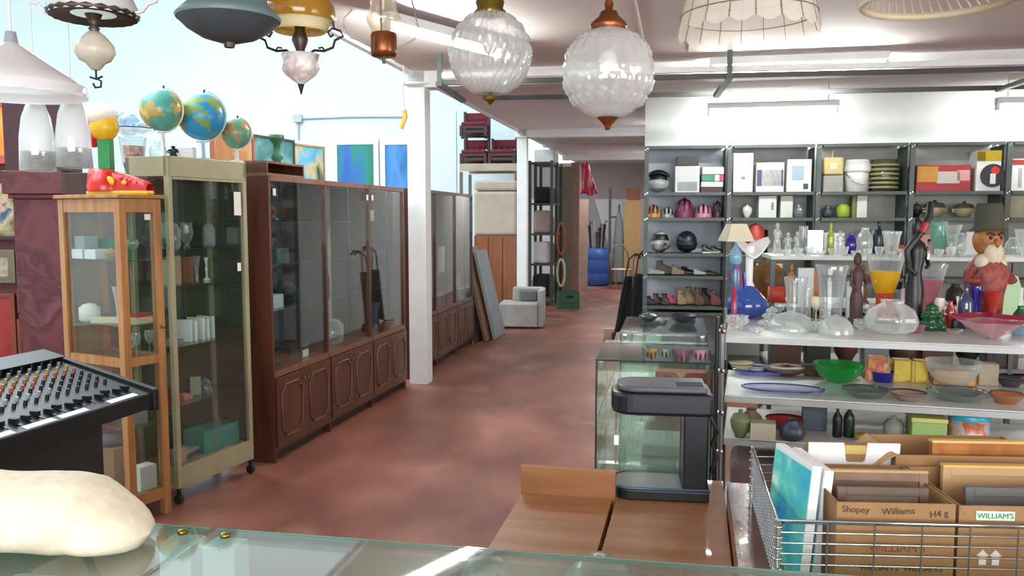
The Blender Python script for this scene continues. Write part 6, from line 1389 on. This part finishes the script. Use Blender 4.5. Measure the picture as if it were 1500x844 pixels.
# bay 4
sbox(1342, 1422, 245, 0, mat('red_box', '#a83238', .5), 'long low red appliance carton on the top grey shelf', parts=[('orange_panel', .02, .4, .35, .95, mat('orange_print', '#c9903f', .6)), ('product_print', .38, .8, .3, .75, mat('silver_print', '#c9c3c0', .5)), ('white_print', .75, .98, .4, .8, mat('pinkish_print', '#d9a8a0', .6))])
sbox(1430, 1466, 226, 0, white, 'white and yellow appliance carton with black disc on the top grey shelf', parts=[('yellow_band', .0, 1, .74, 1, mat('yellow_print', '#e2c41f', .5)), ('gold_patch', .0, .35, .74, .97, mat('gold_print', '#c9953f', .5))])
(x, yy, z), w_ = on_sh(1447, 1466, 0, .055); S('disc_sign', 'black round printed disc with a blender picture on the yellow carton', 'label', MB().mi_(0).cyl((0, -.002, .15), (0, .002, .15), .115, n=28).mi_(1).cb((0, -.004, .12), (.05, .003, .1)).mi_(2).cyl((.02, -.005, .2), (.02, -.003, .2), .04, n=16), [mat('black_print', '#2a2a33', .5), wbox, mat('red_print', '#c9302a', .5)], (x - .02, yy - .005, z), -SA)
for a_, b_, c_, m_, lb in ((1340, 1356, 296, iron, 'small iron-grey tureen behind the black statue'), (1359, 1391, 293, mat('stone_cream', '#b5a88a', .5), 'large stone-coloured tureen with dark lid on the second grey shelf'), (1404, 1434, 295, mat('pale_olive_ceramic', '#a3a37c', .5), 'pale olive tureen with brown lid on the second grey shelf')):
    (x, yy, z), w_ = on_sh(a_, b_, 1); h = (pys[1] - c_) * SS; r = w_ / 2
    t = T('tureen', lb, 'tureen', (x, yy, z), -SA)
    P('bowl', MB().lathe([(0, 0), (r * .5, 0), (r * .9, h * .35), (r, h * .55)], 24), m_, t); P('lid', MB().lathe([(r * 1.02, h * .56), (r * .8, h * .8), (r * .15, h * .88), (r * .15, h), (0, h)], 24), mat('dark_lid', '#4a4238', .5), t)
    P('handle', MB().tube([(r * .9, 0, h * .5), (r * 1.15, 0, h * .5), (r * 1.1, 0, h * .35), (r * .85, 0, h * .35)], .01, 6), m_, t); P('handle', MB().tube([(-r * .9, 0, h * .5), (-r * 1.15, 0, h * .5), (-r * 1.1, 0, h * .35), (-r * .85, 0, h * .35)], .01, 6), m_, t)
sbox(1482, 1520, 237, 0, white, 'white carton with a red stripe at the right end of the top grey shelf', parts=[('red_stripe', .0, 1, .8, .95, redp), ('knife_prints', .25, .4, .1, .7, mat('grey_print', '#a9adb2')), ('knife_prints', .6, .7, .1, .7, mat('grey_print', '#a9adb2'))])
sbox(1482, 1515, 288, 1, mat('beige_green', '#a9a88a', .6), 'beige-green carton at the right end of the second grey shelf')
# fillers lower in the shelving, partly seen through the racks
for i, (a_, b_, tier, c_, m_) in enumerate(((1208, 1240, 2, 340, wbox), (1280, 1310, 2, 336, greyp), (1345, 1370, 2, 342, pinkp), (1420, 1460, 2, 338, wbox), (1110, 1150, 3, 384, cream), (1300, 1326, 4, 420, wbox))):
    sbox(a_, b_, c_, tier, m_, ('white', 'mid grey', 'pink', 'larger white', 'cream', 'low white')[i] + ' carton further down the grey shelving behind the glassware')

# ================================================================== AISLE AND FAR CORRIDOR
# folded strollers / bags by the shelving end
def stroller(px, pyb, label, m, lean, hz=1.12):
    x, y = G(px, pyb, 0); t = T('folded_stroller', label, 'stroller', (x, y, 0), 0)
    P('fabric', MB().grid(lambda u, v: ((-.09 + .18 * u) * (1 - .35 * v) + lean * v, .05 * sin(pi * u) - .0, .12 + .72 * v), 8, 10), m, t, solid=.05)
    for s_ in (-1, 1):
        P('frame_tube', MB().tube([(s_ * .1, .03, .05), (s_ * .07 + lean * .5, 0, .6), (s_ * .03 + lean, 0, hz - .06), (s_ * .02 + lean + .05, -.03, hz)], .011, 8), dkchrome if s_ > 0 else black, t)
        P('handle', MB().tube([(s_ * .02 + lean + .05, -.03, hz), (s_ * .03 + lean + .1, -.05, hz + .01), (s_ * .03 + lean + .14, -.06, hz - .04)], .016, 8), black, t)
        P('wheel', MB().cyl((s_ * .12 - .015, .03, .06), (s_ * .12 + .015, .03, .06), .06, n=18), black, t)
stroller(912, 500, 'black folded stroller nearest the aisle beside the grey shelving', blackm, .10); stroller(932, 492, 'navy folded stroller with a steel tube against the grey shelving', mat('navy_fabric', '#20242f', .8), .05, 1.16)
x, y = G(899, 498, 0); box_thing('cream_box', 'small cream block on the floor at the foot of the strollers', 'box', (x - .06, y + .1, 0), (.14, .1, .14), cream, 0)
# curved wooden chair back
x, y = G(905, 452, 0); t = T('bentwood_chair', 'bentwood chair with curved brown arms past the grey shelving', 'chair', (XA(910, 18.2, .5), 18.2, 0), .2)
P('backrest', MB().tube([(-.2, .1, .45), (-.22, .14, .75), (-.12, .16, .95), (.08, .16, .98), (.2, .14, .8), (.22, .1, .45)], .018, 8), wood('bent_wood', '#8a5d3a', '#6b4428'), t); P('seat', MB().lathe([(0, .43), (.22, .43), (.23, .45), (0, .46)], 24), cream, t)
for a_, b_ in ((-.16, -.16), (.16, -.16), (-.16, .16), (.16, .16)): P('leg', MB().cyl((a_, b_, .43), (a_ * 1.2, b_ * 1.2, 0), .015, n=8), wood('bent_wood', '#8a5d3a', '#6b4428'), t)
# blue barrel with umbrellas
x, y = G(874, 418, 0); s_ = y / F
t = T('barrel', 'blue plastic barrel at the end of the corridor', 'barrel', (x, y, 0))
bh_ = .88
P('body', MB().lathe([(0, 0), (.26, 0), (.28, .04), (.285, bh_ * .3), (.275, bh_ * .33), (.285, bh_ * .36), (.285, bh_ * .66), (.275, bh_ * .69), (.285, bh_ * .72), (.275, bh_), (.255, bh_), (.25, bh_ - .05), (0, bh_ - .05)], 32), mat('blue_barrel', '#2c4f95', .45), t)
for i, (dx_, dy_, h_, m_) in enumerate(((-.14, 0, 1.25, iron), (-.05, .08, 1.35, mat('grey_umbrella', '#8f959a', .7)), (.05, -.05, 1.2, blackm), (.14, .05, 1.28, iron), (.0, .0, 1.1, brst))):
    u_ = S('umbrella', ('leftmost dark', 'pale grey', 'black', 'rightmost dark', 'brown')[i] + ' umbrella standing in the blue barrel', 'umbrella', MB().cyl((0, 0, 0), (dx_ * .3, 0, h_ - bh_ + .2), .02, .035, 8).tube([(dx_ * .3, 0, h_ - bh_ + .2), (dx_ * .3 + .02, 0, h_ - bh_ + .28), (dx_ * .3 + .07, 0, h_ - bh_ + .26)], .012, 6), m_, (x + dx_, y + dy_, bh_ - .05))
# tall grey trestle / rods
x, y = G(902, 417, 0)
t = T('clothes_rail', 'tall grey metal stand beside the blue barrel', 'stand', (x - .02, y + .3, 0), 0)
P('pole', MB().cyl((-.1, 0, 0), (-.1, 0, 2.3), .03, n=8), steel, t); P('pole', MB().cyl((.12, 0, 0), (.12, 0, 1.9), .025, n=8), steel, t)
P('foot', MB().box(-.2, .2, -.2, .2, 0, .04), black, t); P('cross_bar', MB().cyl((-.1, 0, 1.6), (.12, 0, 1.6), .02, n=8), steel, t)
P('cover', MB().lathe([(.14, 0.05), (.13, .8), (.09, 1.5), (.04, 1.7)], 12, c=(.12, 0, 0)), mat('grey_cover', '#7c8486', .8), t)
# tan board, box on it
box_thing('tan_panel', 'tall tan wooden panel leaning flat on the far wall by the shelving', 'panel', (XA(926, 19.6, 1), 19.6, 0), (.40, .06, 2.0), cardb2)
box_thing('carton', 'small brown carton on top of the tan panel', 'box', (XA(928, 19.6, 2), 19.62, 2.0), (.3, .055, .28), mat('rust_card', '#8a4f3a', .7))
# grey sloping sheet
t = S('sloping_sheet', 'grey translucent sheet sloping down beside the tall boards', 'sheet', MB().prism([(0, 0), (.75, 0), (.12, 2.1), (0, 2.3)], -.02, .02, 'y'), mat('grey_sheet', '#9a9496', .6), (XA(862, 20.2, .5), 20.2, 0), .0)
# tall boards on the left of the corridor
def tall(px0, px1, py0, pyb, label, m, name='tall_board', rz=0, d=.12, cat='panel'):
    x0, y0 = G(px0, pyb, 0); x1 = XA(px1, y0, 1); h = ZA(py0, y0)
    return box_thing(name, label, cat, ((x0 + x1) / 2, y0 + d / 2, 0), (x1 - x0, d, h), m, rz)
tall(812, 838, 244, 436, 'tall khaki board standing in the corridor', mat('khaki_board', '#7d745c', .6))
tall(836, 848, 238, 428, 'tall pinkish brown door panel edge beside the khaki board', mat('pink_brown_wood', '#8f6a60', .5), 'door_panel')
tall(848, 861, 292, 425, 'narrow pale pink-beige panel right of the brown door panel', mat('pink_beige', '#b3978a', .6))
# red and white cloth on top
p = Q(853, 240, 16.6)
S('red_cloth', 'red and white plastic sheet draped high on the corridor boards', 'cloth', MB().grid(lambda u, v: (-.02 + (.13 + .22 * v) * u, .05 * sin(7 * u + 3 * v), -.62 * v + .03 * sin(9 * u)), 14, 10), art('red_white', ['#e8e2e2', '#d9304a', '#c9243c', '#f0dcdc'], 5, .5, stretch=(2, 1, .5)), p)
bpy.data.objects['red_cloth'].modifiers.new('s', 'SOLIDIFY').thickness = .02
# white sign boxes on the rack top
rx0, ry0 = G(776, 470, 0)
rack = T('dark_rack', 'dark steel storage rack with clutter on the left of the corridor', 'rack', (XA(790, 13.6, 0), 13.6, 0), pi / 2 - A0)
RL = 1.2; rack.location = (XA(808, 14.75, 1), 14.75, 0); RHt = ZA(226, 13.3)
dks = mat('dark_rack_steel', '#3f403d', .6)
for x in (0, RL / 2, RL):
    for y in (0, .4): P('upright', MB().cb((x, y, RHt / 2), (.06, .05, RHt)), dks, rack)
for z in (.15, .75, 1.3, 1.85, RHt - .02): P('shelf', MB().box(.03, RL - .03, .0, .4, z - .03, z), dks, rack)
for i, (z, xx, w_, d_, h_, m_, lb) in enumerate(((.15, .3, .4, .3, .4, blackm, 'black sack on the lowest shelf of the corridor rack'), (.15, .85, .4, .3, .35, greend, 'dark green crate on the lowest shelf of the corridor rack'), (.75, .3, .35, .3, .4, mat('white_sack', '#c9c5bf', .8), 'white sack on the second shelf of the corridor rack'), (.75, .85, .4, .3, .35, brst, 'brown case on the second shelf of the corridor rack'), (1.3, .4, .3, .3, .42, mat('dusty_pink', '#a8948c', .8), 'dusty pink bundle on the third shelf of the corridor rack'), (1.3, .85, .4, .3, .3, greyp, 'grey carton on the third shelf of the corridor rack'), (1.85, .6, .7, .3, .3, blackm, 'long black case on the top shelf of the corridor rack'))):
    S('stored_item', lb, 'storage', MB().box(-w_ / 2, w_ / 2, -d_ / 2, d_ / 2, 0, h_), m_, loc_of(rack, xx, .22, z + .001), rack.rotation_euler[2], bev=.05)
box_thing('white_carton', 'white carton on top of the dark corridor rack', 'box', loc_of(rack, .5, .2, RHt + .001), (.35, .35, .22), white, rack.rotation_euler[2]); box_thing('white_carton', 'second white carton further along the top of the corridor rack', 'box', loc_of(rack, 1.0, .2, RHt + .001), (.3, .3, .2), white, rack.rotation_euler[2])
# hoses / loops hanging on the rack end: orange and cream
for px, py, hh, m_, lb in ((822, 350, .58, mat('orange_loop', '#a8553a', .5), 'orange hose loop hanging on the khaki board'), (822, 400, .50, mat('cream_loop', '#cfc9ae', .5), 'cream oval loop hanging below the orange one')):
    x, y, z = Q(px, py, 15.08); S('hose_loop', lb, 'hose', MB().tube([(.07 * cos(a_), -.02, hh / 2 * sin(a_)) for a_ in [2 * pi * j / 24 for j in range(24)]], .025, 8, True), m_, (x, y + .1, z))
# green crate
x, y = G(832, 452, 0)
gc = T('bottle_crate', 'dark green plastic bottle crate on the corridor floor', 'crate', (x, y, 0), 0.1)
P('body', MB().box(-.18, .18, -.14, -.13, 0, .3).box(-.18, .18, .13, .14, 0, .3).box(-.18, -.17, -.13, .13, 0, .3).box(.17, .18, -.13, .13, 0, .3).box(-.17, .17, -.13, .13, 0, .01), greend, gc); P('handle_slot', MB().box(-.06, .06, -.143, -.141, .2, .24), blackm, gc); P('rib', MB().box(-.18, .18, -.15, -.141, .28, .3).box(-.18, .18, -.15, -.141, .12, .14), greend, gc)
# grey armchair
x, y = G(762, 478, 0)
ac = T('armchair', 'pale grey boxy armchair at the foot of the second column', 'armchair', (x, y + .06, 0), -.1)
gm = mat('pale_grey_vinyl', '#a9a9a6', .6)
P('seat_box', MB().box(-.28, .28, -.33, .25, .02, .36), gm, ac, bev=.02); P('backrest', MB().box(-.12, .33, .1, .28, .36, .56), gm, ac, bev=.02); P('arm', MB().box(.28, .36, -.3, .28, .02, .55), gm, ac, bev=.015); P('cushion', MB().box(-.02, .24, .0, .1, .361, .53), mat('dark_grey_cloth', '#6d6f6c', .8), ac, bev=.03)
# orange wardrobe with cream mattress roll on it, burgundy chairs on top
x0, y0 = G(697, 480, 0)
yw = 12.92; xw0, xw1 = XA(694, yw, 1), XA(757, yw, 1); hw = ZA(345, yw)
wd_ = T('wardrobe', 'orange-brown wooden wardrobe behind the second column', 'wardrobe', ((xw0 + xw1) / 2, yw, 0), -.1)
ow = wood('orange_brown_veneer', '#8f5734', '#7a4729', .4, stretch=(6, 6, .5)); ww = (xw1 - xw0) / 2
P('carcass', MB().box(-ww, ww, .02, .42, 0, hw), ow, wd_, bev=.004)
for k in range(3): P('door', MB().box(-ww + .01 + k * ww * 2 / 3, -ww + (k + 1) * ww * 2 / 3 - .003, -.002, .018, .06, hw - .02), ow, wd_, bev=.003); P('knob', MB().sph((-ww + (k + .85) * ww * 2 / 3, -.015, hw * .5), .012, 8, 6), brass, bpy.data.objects[[o.name for o in wd_.children if o.name.startswith('door')][-1]])
bed = ZA(264, yw)
S('rolled_mattress', 'cream folded mattress stacked on the orange-brown wardrobe', 'mattress', MB().box(-ww, ww, 0, .42, 0, (bed - hw) * .8).box(-ww * .98, ww * 1.0, .0, .40, (bed - hw) * .81, (bed - hw)), mat('cream_fabric', '#b9ada0', .9, var=.06, bump=.2), ((xw0 + xw1) / 2, yw, hw + .001), -.1, None, .04)
# rack carrying the chairs
zr = ZA(240, 13.6)
cr_ = T('tall_rack', 'tall cream-beamed storage rack carrying burgundy chairs', 'rack', (XA(674, 13.6, 2), 13.6, 0), -A0 * .6)
P('beam', MB().box(0, .95, -.02, .02, zr - .12, zr), mat('cream_beam', '#b3a692', .6), cr_); P('beam', MB().box(0, .95, .83, .87, zr - .12, zr), mat('cream_beam', '#b3a692'), cr_)
P('deck', MB().box(0, .95, .02, .83, zr - .03, zr - .001), mat('deck_brown', '#55403a', .8), cr_)
for x in (.02, .93):
    for y in (0, .85): P('upright', MB().cb((x, y, (zr - .13) / 2), (.05, .035, zr - .14)), mat('rack_grey', '#6b675f', .6), cr_)
burgf = mat('burgundy_fabric', '#701a2e', .8); dred = mat('dark_red_frame', '#3f1c1f', .5)
def chair(x, y, z, label):
    t = T('stacked_chair', label, 'chair', loc_of(cr_, x, y, z), cr_.rotation_euler[2], 'burgundy chairs on the tall rack')
    P('seat', MB().box(-.2, .2, -.2, .2, .17, .23), burgf, t, bev=.02)
    P('backrest', MB().box(-.2, .2, .2, .23, .3, .42), burgf, t, bev=.01)
    for a_, b_ in ((-.2, -.19), (.2, -.19)): P('leg', MB().cb((a_, b_, .085), (.045, .045, .17)), dred, t)
    for a_ in (-.2, .2): P('leg', MB().cb((a_, .2, .22), (.045, .045, .44)), dred, t)
    P('stretcher', MB().box(-.19, .19, -.2, -.17, .05, .10), dred, t); P('stretcher', MB().box(-.19, .19, .18, .2, .05, .10), dred, t)
    P('apron', MB().box(-.2, .2, -.205, -.185, .12, .168), dred, t)
    for a_ in (-.1, 0, .1): P('back_slat', MB().box(a_ - .015, a_ + .015, .205, .225, .231, .299), dred, t)
for i, x in enumerate((.22, .69)):
    for j in range(2 if i == 0 else 1):
        chair(x, .2, zr + .45 * j, ('left', 'right')[i] + (' lower' if j == 0 else ' upper') + ' burgundy-seated chair at the front of the tall rack')
        chair(x - .06, .66, zr + .45 * j, ('left', 'right')[i] + (' lower' if j == 0 else ' upper') + ' burgundy-seated chair in the second line at the back of the tall rack')
# leaning boards beside the far unit
for i, (px, pyb, pyt, w_, m_, lb) in enumerate(((703, 503, 368, .05, mat('dark_leaf', '#33302c', .5), 'dark framed panel leaning nearest the far brown unit'), (718, 501, 366, .06, wood('lean_wood', '#8a6a4a', '#6b5038'), 'brown edged panel leaning in the middle by the far brown unit'), (731, 498, 372, .05, greyp, 'pale grey panel leaning outermost by the far brown unit'))):
    x, y = G(px, pyb, 0); h = 1.28 - .05 * i
    mb = MB(); mb.M = Matrix.Rotation(R(-13), 4, 'Y'); mb.box(-.02, .02, -.3, .3, 0, h)
    S('leaning_panel', lb, 'panel', mb, m_, (x, y + .3, .006), -A0)
